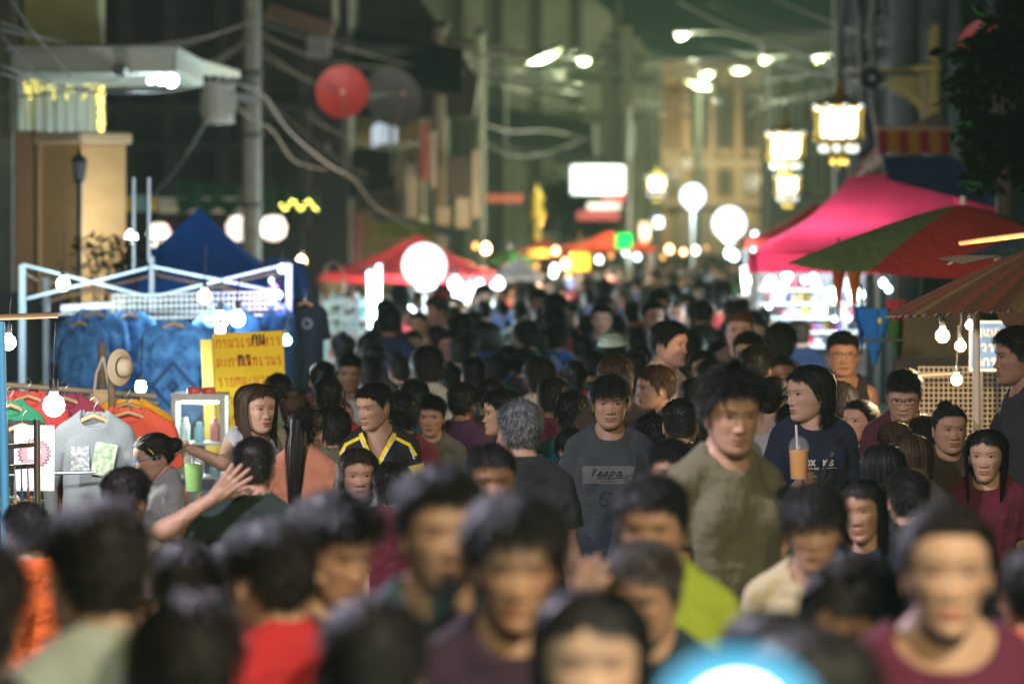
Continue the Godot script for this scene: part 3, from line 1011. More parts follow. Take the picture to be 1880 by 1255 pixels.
	dish(at(1812, 90, 30.0), 0.24, Vector3(-0.4, 0.1, 1.0), mat(0.45, 0.04, 0.05, 0.5), "red satellite dish half hidden by the tree at the right")

func dish(p: Vector3, r: float, look: Vector3, mt: Material, label: String) -> void:
	var t := thing("satellite_dish", label, "satellite dish", p)
	var z := look.normalized()
	var x := Vector3.UP.cross(z).normalized()
	var b := Basis(x, z.cross(x), z)
	var m := M.new()
	var prof := PackedVector2Array()
	for k in 9:
		var q := k / 8.0
		prof.append(Vector2(maxf(0.002, r * q), -0.28 * r * (1.0 - q * q)))
	var turn := Transform3D(b * Basis(Vector3.RIGHT, PI / 2), Vector3.ZERO)
	m.lathe(prof, turn, 28)
	prof.clear()
	for k in 9:
		var q := 1.0 - k / 8.0
		prof.append(Vector2(maxf(0.002, r * q), -0.28 * r * (1.0 - q * q) - 0.012))
	m.lathe(prof, turn, 28)
	part("reflector", m, mt, t)
	m = M.new()
	m.rod(b * Vector3(0, -r * 0.95, 0), b * Vector3(0, -r * 0.1, r * 0.8), 0.01, 6)
	part("feed_arm", m, mat(0.2, 0.06, 0.05), t)
	m = M.new()
	m.ball(b * Vector3(0, -r * 0.1, r * 0.8), Vector3(0.03, 0.03, 0.05), 6, 10)
	part("receiver", m, mat(0.6, 0.5, 0.5, 0.4), t)
	m = M.new()
	m.rod(b * Vector3(0, 0, -r * 0.3), b * Vector3(0, 0, -r * 0.3) + Vector3(0, -r * 0.4, -0.5), 0.03, 8)
	m.rod(b * Vector3(0, 0, -r * 0.3) + Vector3(0, -r * 0.4, -0.5), b * Vector3(0, 0, -r * 0.3) + Vector3(0, -r * 3.0, -0.6), 0.03, 8)
	part("mast", m, mat(0.05, 0.05, 0.05), t)

# gilded hanging lantern: roof, glass body, lower bowl, bead pendants
func gilded_lantern(p: Vector3, r: float, label: String, e: float) -> void:
	var t := thing("gilded_lantern", label, "lantern", p, 0.2)
	var gold := mat(0.65, 0.45, 0.08, 0.35, 0.6)
	var m := M.new()
	m.lathe(PackedVector2Array([Vector2(0.004, r * 2.35), Vector2(r * 0.1, r * 2.1), Vector2(r * 0.16, r * 1.75), Vector2(r * 0.5, r * 1.45), Vector2(r * 1.0, r * 1.28), Vector2(r * 1.1, r * 1.12), Vector2(r * 0.95, r * 1.1)]), Transform3D.IDENTITY, 8)
	part("roof", m, gold, t)
	for k in 8:
		var a := TAU * (k + 0.5) / 8.0
		m = M.new()
		m.box(Transform3D(Basis(Vector3.UP, a), Vector3(sin(a) * r * 0.66, r * 0.42, cos(a) * r * 0.66)), Vector3(r * 0.46, r * 1.2, 0.01))
		part("glass_panel", m, glow(0.92, 1.0, 0.97, 2.6), t)
		m = M.new()
		var b := TAU * k / 8.0
		m.rod(Vector3(sin(b) * r * 0.74, -r * 0.25, cos(b) * r * 0.74), Vector3(sin(b) * r * 0.8, r * 1.1, cos(b) * r * 0.8), r * 0.035, 5)
		m.ball(Vector3(sin(b) * r * 1.08, r * 1.05, cos(b) * r * 1.08), Vector3.ONE * r * 0.12, 5, 8)
		m.tube(PackedVector3Array([Vector3(sin(b) * r * 1.08, r * 1.0, cos(b) * r * 1.08), Vector3(sin(b) * r * 1.0, r * 0.3, cos(b) * r * 1.0), Vector3(sin(b) * r * 1.12, -r * 0.25, cos(b) * r * 1.12)]), r * 0.03, r * 0.05, 5)
		part("gilded_rib", m, gold, t)
		m = M.new()
		m.ball(Vector3(sin(b) * r * 1.02, r * 1.1, cos(b) * r * 1.02), Vector3.ONE * r * 0.13, 5, 8)
		part("lamp_bead", m, glow(0.92, 1.0, 0.97, 1.6), t)
	m = M.new()
	m.lathe(PackedVector2Array([Vector2(r * 0.7, -r * 0.18), Vector2(r * 1.12, -r * 0.22), Vector2(r * 1.12, -r * 0.36), Vector2(r * 0.8, -r * 0.42), Vector2(r * 0.4, -r * 1.0), Vector2(r * 0.08, -r * 1.35), Vector2(0.003, -r * 1.6)]), Transform3D.IDENTITY, 8)
	part("gilded_bowl", m, gold, t)
	for k in 8:
		var a := TAU * (k + 0.5) / 8.0
		m = M.new()
		m.ball(Vector3(sin(a) * r * 0.68, -r * 0.62, cos(a) * r * 0.68), Vector3(r * 0.2, r * 0.2, r * 0.1), 5, 8)
		part("lower_glass", m, glow(0.95, 1.0, 0.9, 1.2), t)
	m = M.new()
	for k in 5:
		var a := TAU * k / 5.0
		m.ball(Vector3(sin(a) * r * 0.3, -r * 1.2, cos(a) * r * 0.3), Vector3.ONE * r * 0.13, 5, 8)
	part("amber_bead", m, glow(1.0, 0.75, 0.15, 1.8), t)
	m = M.new()
	m.rod(Vector3(0, r * 2.3, 0), Vector3(0, r * 4.2, 0), 0.012, 5)
	part("chain", m, mat(0.1, 0.08, 0.03), t)
	omni(t, Vector3(0, r * 0.4, 0), Color(0.92, 1.0, 0.95), e, 0.1)

func globe(p: Vector3, r: float, label: String, e: float, post := 2.0) -> void:
	var t := thing("globe_lamp", label, "globe lamp", p)
	var m := M.new()
	m.ball(Vector3.ZERO, Vector3.ONE * r, 14, 22)
	part("globe_glass", m, glow(0.9, 0.97, 1.0, 1.7), t)
	m = M.new()
	m.lathe(PackedVector2Array([Vector2(r * 0.2, -r * 0.97), Vector2(r * 0.42, -r * 1.0), Vector2(r * 0.42, -r * 1.12), Vector2(0.02, -r * 1.15)]), Transform3D.IDENTITY, 12)
	m.rod(Vector3(0, -r * 1.1, 0), Vector3(0, -r - post, 0), 0.018, 8)
	part("stand", m, mat(0.5, 0.5, 0.5, 0.4), t)
	omni(t, Vector3(0, 0, r + 0.06), COOL, e, r * 0.8)

func right_side() -> void:
	gilded_lantern(at(1540, 245, 38.0), 0.235, "largest gilded hanging lantern, right of the two bright ones", 8.0)
	gilded_lantern(at(1443, 283, 50.0), 0.24, "gilded hanging lantern left of the largest, with a lower tier", 6.0)
	gilded_lantern(at(1446, 350, 52.0), 0.17, "small gilded lantern hung below the left bright lantern", 2.0)
	gilded_lantern(at(1205, 345, 92.0), 0.24, "far gilded lantern beside the white globe", 6.0)
	# golden bracket on the pole
	var t := thing("golden_bracket", "golden fretwork bracket on the wrapped pole", "bracket", at(1718, 130, 42.0))
	var gold := mat(0.28, 0.19, 0.03, 0.55, 0.3)
	var m := M.new()
	m.bar(Vector3(0, -0.62, 0), Vector3(0, 0.5, 0), 0.08, 0.06)
	m.bar(Vector3(-0.85, -0.02, 0), Vector3(0.05, 0.05, 0), 0.06, 0.07)
	for k in 12:
		var a := k / 11.0 * PI / 2
		var b := (k + 1) / 11.0 * PI / 2
		if k < 11:
			m.bar(Vector3(-0.75 + 0.62 * sin(a) * 1.0, -0.08 - 0.5 * (1.0 - cos(a)), 0), Vector3(-0.75 + 0.62 * sin(b), -0.08 - 0.5 * (1.0 - cos(b)), 0), 0.035, 0.03)
		m.bar(Vector3(-0.72 + k * 0.06, -0.06, 0.0), Vector3(-0.68 + k * 0.062, -0.1 - 0.04 * k, 0), 0.018, 0.016)
		m.bar(Vector3(-0.66 + k * 0.06, -0.1 - 0.03 * k, 0.004), Vector3(-0.1, -0.05 - 0.045 * k, 0.004), 0.014, 0.016)
		m.ball(Vector3(-0.04, -0.58 + k * 0.09, 0.04), Vector3(0.05, 0.035, 0.02), 4, 8)
	part("fretwork", m, gold, t)
	m = M.new()
	m.rod(Vector3(-1.05, -0.08, 0.03), Vector3(0, 0.1, 0.03), 0.012, 6)
	part("tie_rod", m, mat(0.01, 0.01, 0.01), t)
	# horn loudspeaker
	var sp := thing("horn_speaker", "dark horn loudspeaker under the golden bracket", "loudspeaker", at(1600, 142, 41.0), -0.4)
	m = M.new()
	m.lathe(PackedVector2Array([Vector2(0.13, 0.0), Vector2(0.125, -0.01), Vector2(0.07, -0.12), Vector2(0.04, -0.22), Vector2(0.05, -0.25), Vector2(0.05, -0.34), Vector2(0.001, -0.35)]), Transform3D(Basis(Vector3.RIGHT, PI / 2), Vector3.ZERO), 18)
	part("horn", m, mat(0.02, 0.028, 0.03, 0.5), sp)
	m = M.new()
	m.ball(Vector3(0, 0, -0.06), Vector3(0.035, 0.035, 0.06), 6, 10)
	part("horn_core", m, mat(0.2, 0.2, 0.2, 0.5), sp)
	m = M.new()
	m.bar(Vector3(0, 0.02, -0.25), Vector3(0.3, 0.1, -0.5), 0.03, 0.03)
	part("bracket", m, mat(0.03, 0.03, 0.03), sp)
	# grey shop front behind the poles
	var h := thing("grey_shop_house", "dark grey shop house behind the wrapped pole", "building", Vector3.ZERO)
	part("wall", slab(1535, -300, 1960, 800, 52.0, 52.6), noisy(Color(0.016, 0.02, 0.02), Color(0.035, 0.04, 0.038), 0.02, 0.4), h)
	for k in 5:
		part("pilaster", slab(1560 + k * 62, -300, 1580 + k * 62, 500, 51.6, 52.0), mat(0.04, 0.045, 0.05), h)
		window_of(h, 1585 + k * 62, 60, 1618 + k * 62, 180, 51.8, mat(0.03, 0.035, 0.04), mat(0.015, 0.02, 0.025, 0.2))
	var rh := thing("dim_row_house", "dim green-grey row house between the beige facade and the lanterns", "building", Vector3.ZERO)
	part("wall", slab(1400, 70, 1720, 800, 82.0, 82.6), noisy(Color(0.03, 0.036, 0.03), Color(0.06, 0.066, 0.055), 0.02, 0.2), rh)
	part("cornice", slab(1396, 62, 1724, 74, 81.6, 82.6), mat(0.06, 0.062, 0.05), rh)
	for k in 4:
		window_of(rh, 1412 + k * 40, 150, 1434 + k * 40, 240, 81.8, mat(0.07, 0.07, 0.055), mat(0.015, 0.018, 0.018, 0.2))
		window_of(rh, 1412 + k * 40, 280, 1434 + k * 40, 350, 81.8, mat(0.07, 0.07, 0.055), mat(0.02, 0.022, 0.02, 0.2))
	# striped awning, its blue sheet and the beige flaps
	var aw := thing("striped_awning", "red and yellow striped awning above the pink canopy", "awning", Vector3.ZERO)
	for k in 7:
		m = M.new()
		var p0 := 1612 + k * 19
		m.face(at(p0, 240, 35.0), at(p0 + 2, 283, 34.4), at(p0 + 21, 281, 34.4), at(p0 + 19, 238, 35.0))
		m.face(at(p0 + 19, 238, 35.02), at(p0 + 21, 281, 34.42), at(p0 + 2, 283, 34.42), at(p0, 240, 35.02))
		part("stripe", m, [sail(0.3, 0.03, 0.035), sail(0.6, 0.38, 0.03)][k % 2], aw)
	part("top_rail", slab(1606, 232, 1750, 241, 35.0, 35.06), mat(0.45, 0.25, 0.15), aw)
	var tp := thing("blue_tarpaulin", "blue tarpaulin hanging under the striped awning", "tarpaulin", Vector3.ZERO)
	part("sheet", wavy([1622, 286], [1748, 286], [1630, 330], [1900, 400], 36.0, 35.6, 0.03), cloth(0.01, 0.05, 0.16), tp)
	m = M.new()
	m.face(at(1668, 232, 36.2), at(1690, 248, 36.0), at(1735, 224, 36.2), at(1722, 205, 36.5))
	m.face(at(1722, 205, 36.52), at(1735, 224, 36.22), at(1690, 248, 36.02), at(1668, 232, 36.22))
	solo("canvas_flap", m, cloth(0.6, 0.38, 0.22), "small beige canvas flap above the striped awning", "awning")
	var fl := thing("canvas_slope", "pinkish beige canvas slope left of the striped awning", "awning", Vector3.ZERO)
	part("sheet", wavy([1612, 262], [1622, 300], [1556, 322], [1588, 330], 37.2, 36.9, 0.01), cloth(0.5, 0.33, 0.25), fl)
	tree("leafy dark tree at the upper right, half covering a red dish", at(1850, 440, 26.0) * Vector3(1, 0, 1), 3.4, Vector3(0.3, 0.68, 0.35), Vector3(0.0, at(0, 170, 26.0).y, 0), 3600, 5, Color(0.06, 0.16, 0.04), 0.12)

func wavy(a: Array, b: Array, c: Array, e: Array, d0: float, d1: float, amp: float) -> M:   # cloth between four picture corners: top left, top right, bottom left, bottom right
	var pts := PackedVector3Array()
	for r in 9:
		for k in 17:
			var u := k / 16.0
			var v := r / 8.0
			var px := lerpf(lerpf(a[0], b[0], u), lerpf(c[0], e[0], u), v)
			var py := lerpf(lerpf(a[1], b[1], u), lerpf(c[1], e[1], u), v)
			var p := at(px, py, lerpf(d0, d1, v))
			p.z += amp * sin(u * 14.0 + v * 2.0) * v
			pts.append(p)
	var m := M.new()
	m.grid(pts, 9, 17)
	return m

# ------------------------------------------------------------------ writing: strokes in a unit box
const PEN := {
	"k": [[[0.12, 0], [0.12, 0.6], [0.3, 0.7], [0.12, 0.78], [0.3, 0.95], [0.6, 1], [0.85, 0.85], [0.85, 0]]],
	"kh": [[[0.3, 0.75], [0.15, 0.85], [0.25, 1.0], [0.4, 0.85], [0.25, 0.6], [0.25, 0], [0.85, 0], [0.85, 1]]],
	"n": [[[0.3, 0.85], [0.12, 0.9], [0.2, 1.0], [0.3, 0.85], [0.25, 0.1], [0.8, 0.3], [0.95, 0.12], [0.8, 0.0], [0.78, 0.3], [0.8, 1]]],
	"m": [[[0.3, 0.85], [0.12, 0.9], [0.2, 1.0], [0.3, 0.85], [0.28, 0.15], [0.15, 0], [0.05, 0.15], [0.28, 0.2], [0.85, 0.2], [0.85, 1]]],
	"h": [[[0.28, 0.85], [0.1, 0.9], [0.2, 1.0], [0.28, 0.85], [0.25, 0]], [[0.25, 0.35], [0.6, 0.65], [0.85, 0.95], [0.65, 1.0], [0.6, 0.65], [0.8, 0.5], [0.8, 0]]],
	"w": [[[0.2, 0.75], [0.35, 1], [0.7, 1], [0.8, 0.75], [0.8, 0.1], [0.65, 0], [0.55, 0.15], [0.8, 0.2]]],
	"aa": [[[0.25, 0.75], [0.4, 1], [0.65, 0.9], [0.7, 0.7], [0.7, 0]]],
	"e": [[[0.4, 1], [0.4, 0.15], [0.5, 0], [0.65, 0.1], [0.42, 0.2]]],
	"r": [[[0.2, 0.85], [0.45, 1], [0.8, 0.95], [0.35, 0.6], [0.75, 0.5], [0.78, 0.1], [0.62, 0], [0.55, 0.15], [0.78, 0.2]]],
	"t": [[[0.28, 0.85], [0.1, 0.9], [0.2, 1.0], [0.28, 0.85], [0.25, 0]], [[0.25, 0.4], [0.5, 0.95], [0.75, 1], [0.85, 0.8], [0.85, 0]]],
	"u": [[[0.3, 0.75], [0.45, 0.65], [0.7, 0.9]], [[0.3, 0.25], [0.45, 0.15], [0.7, 0.4]]],
	"ii": [[[0.15, 1.2], [0.4, 1.38], [0.8, 1.2], [0.15, 1.2]], [[0.8, 1.2], [0.8, 1.6]]],
	"uu": [[[0.6, -0.1], [0.75, -0.15], [0.75, -0.4]]],
	"tone": [[[0.5, 1.45], [0.5, 1.75]]],
	"V": [[[0.05, 1.15], [0.2, 0.95], [0.25, 0.0], [0.5, 0.9], [0.55, 1.05]]],
	"es": [[[0.0, 0.1], [0.35, 0.3], [0.6, 0.6], [0.4, 0.7], [0.2, 0.4], [0.3, 0.05], [0.6, 0.02], [0.9, 0.2]]],
	"s": [[[0.0, 0.1], [0.5, 0.72], [0.55, 0.45], [0.75, 0.15], [0.5, -0.05], [0.25, 0.08]]],
	"p": [[[0.2, 0.65], [0.1, -0.5]], [[0.15, 0.4], [0.5, 0.7], [0.75, 0.45], [0.6, 0.05], [0.2, 0.1]]],
	"a": [[[0.75, 0.6], [0.45, 0.7], [0.15, 0.35], [0.3, 0.02], [0.6, 0.15], [0.75, 0.65], [0.7, 0.1], [0.95, 0.1]]],
	"d": [[[0.75, 0.6], [0.45, 0.7], [0.15, 0.35], [0.3, 0.02], [0.75, 0.2]], [[0.75, 1.1], [0.75, 0.0]]],
	"nn": [[[0.2, 0.7], [0.2, 0.0]], [[0.2, 0.5], [0.5, 0.7], [0.72, 0.5], [0.72, 0]]],
	"D": [[[0.15, 0], [0.15, 1], [0.6, 1], [0.85, 0.75], [0.85, 0.25], [0.6, 0], [0.15, 0]]],
	"X": [[[0.1, 0], [0.9, 1]], [[0.1, 1], [0.9, 0]]],
	"K": [[[0.15, 0], [0.15, 1]], [[0.85, 1], [0.2, 0.5], [0.88, 0]]],
	"S": [[[0.85, 0.85], [0.6, 1], [0.25, 0.95], [0.15, 0.7], [0.8, 0.4], [0.8, 0.1], [0.5, 0], [0.12, 0.12]]],
	"U": [[[0.15, 1], [0.15, 0.2], [0.4, 0], [0.65, 0.05], [0.82, 0.2], [0.82, 1]]],
	"N": [[[0.15, 0], [0.15, 1], [0.82, 0], [0.82, 1]]],
	"I": [[[0.5, 0], [0.5, 1]]],
	"E": [[[0.85, 1], [0.15, 1], [0.15, 0], [0.85, 0]], [[0.15, 0.5], [0.7, 0.5]]],
	"R": [[[0.15, 0], [0.15, 1], [0.7, 1], [0.82, 0.75], [0.65, 0.5], [0.15, 0.5], [0.85, 0]]],
	" ": [],
}

# lays strokes as flat bands; where(x, y) gives the place on the surface and must face +z
func write(m: M, text: Array, x: float, y: float, h: float, w: float, thick: float, where: Callable, slant := 0.0, step := 1.1) -> float:
	for ch in text:
		for st in PEN[ch]:
			var pts := PackedVector2Array()
			for q in st:
				pts.append(Vector2(x + q[0] * w + q[1] * h * slant, y + q[1] * h))
			stroke(m, pts, thick, where)
		if not (ch in ["ii", "uu", "tone"]):
			x += w * step
	return x

func stroke(m: M, pts: PackedVector2Array, thick: float, where: Callable) -> void:
	# cut long pieces so that they follow the surface
	for k in pts.size() - 1:
		var a := pts[k]
		var b := pts[k + 1]
		var d := (b - a).normalized()
		a -= d * thick * 0.4
		b += d * thick * 0.4
		var s := Vector2(-d.y, d.x) * thick * 0.5
		var n := maxi(1, int(a.distance_to(b) / 0.02))
		for j in n:
			var p := a.lerp(b, float(j) / n)
			var q := a.lerp(b, float(j + 1) / n)
			var c0: Vector3 = where.call(p + s)
			var c1: Vector3 = where.call(q + s)
			var c2: Vector3 = where.call(q - s)
			var c3: Vector3 = where.call(p - s)
			m.face(c0, c1, c2, c3)

func patch(m: M, x0: float, y0: float, x1: float, y1: float, where: Callable, nx := 10, ny := 6) -> void:
	var pts := PackedVector3Array()
	for r in ny + 1:
		for k in nx + 1:
			pts.append(where.call(Vector2(lerpf(x0, x1, float(k) / nx), lerpf(y1, y0, float(r) / ny))))
	m.grid(pts, ny + 1, nx + 1)

func on_chest(key: String, lift := 0.004, back := false) -> Callable:
	var f: Field = fields[key]
	return func(p: Vector2) -> Vector3:
		if back:
			return Vector3(-p.x, p.y, z_back(f, -p.x, p.y) - lift)
		return Vector3(p.x, p.y, f.z_front(p.x, p.y) + lift)

func z_back(f: Field, x: float, y: float) -> float:
	var gx := clampf((x - f.o.x) / f.cell, 0.0, f.nx - 1.001)
	var gy := clampf((y - f.o.y) / f.cell, 0.0, f.ny - 1.001)
	var ix := int(gx)
	var iy := int(gy)
	var last := 0.0
	for z in f.nz:
		var b := (z * f.ny + iy) * f.nx + ix
		var w := lerpf(lerpf(f.f[b], f.f[b + 1], gx - ix), lerpf(f.f[b + f.nx], f.f[b + f.nx + 1], gx - ix), gy - iy)
		if w >= 1.0:
			var la := log(maxf(w, 0.012))
			var lb := log(maxf(last, 0.012))
			return f.o.z + (z - la / (la - lb)) * f.cell
		last = w
	return 0.0

# ------------------------------------------------------------------ stalls
# a shirt on a hanger: the stock shirt pressed flat
func garment(px: float, py: float, d: float, wide: float, turn: float, mt: Material, label: String, group := "", key := "mantee", tall := 1.0, hanger := true) -> Node3D:
	var t := thing("hanging_shirt", label, "shirt", at(px, py, d), turn, group)
	var s := part("shirt", shirts[key], mt, t)
	s.transform = Transform3D(Basis.from_scale(Vector3(wide / 0.44, tall, 0.42)), Vector3(0, -1.45 * tall, 0))
	if hanger:
		var m := M.new()
		m.tube(PackedVector3Array([Vector3(-wide * 0.38, -0.07, 0.0), Vector3(-wide * 0.12, 0.012, 0.0), Vector3(0, 0.03, 0), Vector3(wide * 0.12, 0.012, 0), Vector3(wide * 0.38, -0.07, 0)]), 0.011, 0.011, 6)
		part("hanger", m, mat(0.42, 0.24, 0.11, 0.5), t)
		m = M.new()
		m.tube(PackedVector3Array([Vector3(0, 0.03, 0), Vector3(0, 0.07, 0), Vector3(0.018, 0.095, 0), Vector3(0, 0.115, 0), Vector3(-0.018, 0.1, 0)]), 0.0025, 0.0025, 5)
		part("hook", m, mat(0.5, 0.5, 0.5, 0.3, 0.9), t)
	return t

func rail(called: String, label: String, a: Vector3, b: Vector3, r: float, mt: Material, cat := "rail") -> void:
	var m := M.new()
	m.rod(a, b, r, 8)
	solo(called, m, mt, label, cat)

func tie_dye(sd: int) -> StandardMaterial3D:
	var m := noisy(Color(0.006, 0.04, 0.14), Color(0.1, 0.3, 0.56), 0.022, 2.4, 0.9, 0.0, sd, FastNoiseLite.TYPE_CELLULAR)
	m.uv1_world_triplanar = false
	return m

func left_stalls() -> void:
	var steel := mat(0.42, 0.52, 0.56, 0.45, 0.2)
	var copper := mat(0.5, 0.34, 0.2, 0.5, 0.2)
	# bare frame of a folding canopy
	var t := thing("folding_canopy", "bare blue-white scissor frame of a folding canopy", "canopy frame", Vector3.ZERO)
	var dn := 26.5
	var df := 28.6
	for q in [[40, 485, dn, "post"], [530, 483, dn, "post"], [84, 508, df, "post"], [498, 505, df, "post"]]:
		var m := M.new()
		var p := at(q[0], q[1], q[2])
		m.bar(p, Vector3(p.x, 0.0, p.z), 0.045, 0.045)
		part("post", m, steel, t)
	for q in [[40, 485, 275, 545, dn, 0], [48, 548, 280, 489, dn, 0], [280, 489, 512, 536, dn, 0], [288, 543, 532, 483, dn, 0], [70, 512, 285, 556, df, 1], [75, 556, 285, 504, df, 1], [285, 504, 505, 548, df, 1], [285, 554, 505, 500, df, 1]]:
		var m := M.new()
		m.bar(at(q[0], q[1], q[4] + q[5] * 0.04), at(q[2], q[3], q[4] + 0.05), 0.032, 0.02)
		part("scissor_bar", m, [steel, copper][q[5]], t)
	for q in [[40, 500, 70, 520], [530, 500, 500, 512], [280, 489, 285, 504]]:
		var m := M.new()
		m.bar(at(q[0], q[1], dn), at(q[2], q[3], df), 0.03, 0.02)
		part("side_bar", m, copper, t)
	var m := M.new()
	m.bar(at(278, 470, dn), at(278, 572, dn), 0.035, 0.035)
	m.bar(at(245, 325, dn + 0.1), at(245, 500, dn + 0.1), 0.022, 0.022)
	m.bar(at(273, 325, dn), at(273, 480, dn), 0.022, 0.022)
	part("centre_post", m, mat(0.22, 0.24, 0.25, 0.5, 0.2), t)
	# wire grid panel
	var gr := thing("wire_grid", "white wire grid panel hung along the canopy frame", "grid panel", Vector3.ZERO)
	m = M.new()
	for k in 32:
		m.rod(at(208 + k * 9.6, 541 + k * -0.2, 26.2), at(208 + k * 9.6, 590 - k * 0.3, 26.2), 0.004, 4)
	for k in 5:
		m.rod(at(205, 542 + k * 11, 26.19), at(508, 535 + k * 10.6, 26.19), 0.005, 4)
	part("wires", m, mat(0.62, 0.64, 0.6, 0.4), gr)
	rail("clothes_rail", "pale clothes rail left of the wire grid", at(112, 567, 26.3), at(212, 560, 26.3), 0.03, mat(0.5, 0.5, 0.46))
	rail("clothes_rail", "dark clothes rail under the wire grid", at(100, 579, 25.6), at(500, 571, 25.6), 0.012, mat(0.03, 0.03, 0.03))
	# indigo clothes
	garment(172, 582, 25.2, 0.46, 0.15, tie_dye(2), "indigo tie-dyed shirt at the left end of the dark rail", "indigo shirts on the dark rail")
	garment(145, 600, 24.9, 0.4, -0.3, tie_dye(9), "darker indigo shirt below the left end of the dark rail", "indigo shirts on the dark rail")
	garment(238, 585, 25.5, 0.42, -0.2, tie_dye(3), "indigo shirt left of the one with the diamond", "indigo shirts on the dark rail")
	var dm := garment(318, 602, 24.6, 0.45, 0.0, tie_dye(4), "indigo shirt dyed with a large diamond", "indigo shirts on the dark rail")
	m = M.new()
	var f: Field = fields["mantee"]
	var where := func(p: Vector2) -> Vector3: return Vector3(p.x * 0.45 / 0.44, p.y - 1.45, f.z_front(p.x, p.y) * 0.42 + 0.003)
	for k in [1.0, 0.2]:
		stroke(m, PackedVector2Array([Vector2(0, 1.08 + 0.15 * k), Vector2(0.13 * k, 1.08), Vector2(0, 1.08 - 0.15 * k), Vector2(-0.13 * k, 1.08), Vector2(0, 1.08 + 0.15 * k)]), 0.026, where)
	part("diamond_pattern", m, mat(0.012, 0.045, 0.12, 0.95), dm)
	garment(388, 592, 25.4, 0.36, 0.4, tie_dye(5), "narrow indigo shirt between the diamond shirt and the yellow sign", "indigo shirts on the dark rail")
	garment(430, 580, 25.6, 0.4, 0.1, cloth(0.02, 0.08, 0.25), "plain blue shirt above the yellow sign")
	garment(512, 572, 26.0, 0.3, 0.7, cloth(0.015, 0.07, 0.2), "blue shirt at the right post of the canopy frame")
	var bt2 := garment(560, 562, 27.0, 0.36, 0.35, cloth(0.008, 0.014, 0.018), "black shirt with a small grey emblem hung out by the street")
	m = M.new()
	var ring := PackedVector2Array()
	for k in 13:
		ring.append(Vector2(0.03 * cos(TAU * k / 12.0), 1.33 + 0.03 * sin(TAU * k / 12.0)))
	stroke(m, ring, 0.018, func(p: Vector2) -> Vector3: return Vector3(p.x, p.y - 1.45, f.z_front(p.x, p.y) * 0.42 + 0.004))
	part("emblem", m, mat(0.16, 0.18, 0.18), bt2)
	# lamps of this stall
	bulb(115, 522, 25.6, 0.042, COOL, 18.0, 1.1, "bare white bulb at the left of the canopy frame")
	bulb(375, 545, 25.4, 0.042, COOL, 18.0, 1.1, "bare white bulb before the wire grid")
	bulb(405, 588, 23.5, 0.045, WHITE, 18.0, 0.55, "left bulb of the pair above the yellow sign", "", 0.15)
	bulb(436, 586, 23.3, 0.045, COOL, 18.0, 0.7, "right bulb of the pair above the yellow sign", "", 0.15)
	bulb(404, 606, 22.6, 0.03, WHITE, 14.0, 0.15, "small bulb at the top corner of the yellow sign", "", 0.1)
	bulb(526, 625, 24.0, 0.03, COOL, 14.0, 0.2, "small bulb at the right edge of the yellow sign", "", 0.1)
	bulb(258, 712, 21.0, 0.03, COOL, 18.0, 0.45, "long white bulb before the indigo shirts", "", 0.2, 2.0)
	bulb(15, 629, 17.2, 0.034, WHITE, 18.0, 0.8, "white bulb on a cord at the left edge", "", 0.12)
	bulb(553, 480, 40.0, 0.05, WARM, 16.0, 3.0, "warm bulb above the black shirt")
	for q in [[517, 494, 0.028, Color(0.55, 0.6, 1.0), "brightest bluish fairy light on the right post of the frame"], [498, 515, 0.018, Color(0.25, 0.3, 1.0), "blue fairy light on the right post of the frame"], [504, 527, 0.018, Color(0.9, 0.1, 0.9), "magenta fairy light on the right post of the frame"], [512, 541, 0.022, Color(0.7, 0.75, 1.0), "lowest pale fairy light on the right post of the frame"]]:
		bulb(q[0], q[1], 26.0, q[2], q[3], 10.0, 0.15, q[4], "", 0.06)
	# the yellow sign
	var ys := thing("yellow_sign", "yellow signboard with handwritten red and black Thai lines", "sign", at(458, 700, 21.0), 0.1)
	ys.rotation.z = 0.045
	part("board", boxm(Vector3(-0.19, -0.4, -0.012), Vector3(0.195, 0.27, 0.0), 0.003), mat(0.85, 0.6, 0.01, 0.7), ys)
	var side := part("side_board", boxm(Vector3(-0.05, -0.4, -0.006), Vector3(0.05, 0.26, 0.006), 0.002), mat(0.6, 0.36, 0.03, 0.7), ys)
	side.transform = Transform3D(Basis(Vector3.UP, -0.9), Vector3(-0.222, -0.02, -0.04))
	var flat := func(p: Vector2) -> Vector3: return Vector3(p.x, p.y, 0.0025)
	var red := M.new()
	var blk := M.new()
	var y := 0.19
	var rows := [["k", "aa", "n", "w", "e", "r", "t", "m", "h", "aa", "r"], ["m", "u", "k", "aa", "n", "h", "t", "e", "w", "n", "r"], ["r", "aa", "kh", "t", "n", "u", "m", "w", "aa", "k", "n"], ["h", "u", "n", "e", "r", "aa", "m", "k", "t", "w", "aa"], ["e", "n", "t", "h", "r", "aa", "k", "u", "m", "n", "w"], ["w", "n", "e", "kh", "aa", "m", "t", "r", "n", "aa", "k"]]
	for r in rows:
		write(red, r, -0.175, y, 0.045, 0.029, 0.0065, flat, 0.0, 1.12)
		y -= 0.105
	for q in [[["k", "n"], 0.02, 0.2], [["t", "r"], -0.06, 0.092], [["n", "m", "h"], -0.08, -0.118], [["h"], -0.165, -0.118]]:
		write(blk, q[0], q[1], q[2], 0.052, 0.034, 0.009, flat, 0.0, 1.12)
	part("red_lettering", red, mat(0.75, 0.2, 0.01, 0.8), ys)
	part("black_lettering", blk, mat(0.06, 0.05, 0.02, 0.8), ys)
	m = M.new()
	m.rod(Vector3(-0.2, 0.2, -0.03), Vector3(-0.2, -1.4, -0.03), 0.012)
	m.rod(Vector3(0.15, 0.2, -0.03), Vector3(0.15, -1.4, -0.03), 0.012)
	part("stand", m, mat(0.2, 0.2, 0.2, 0.4), ys)
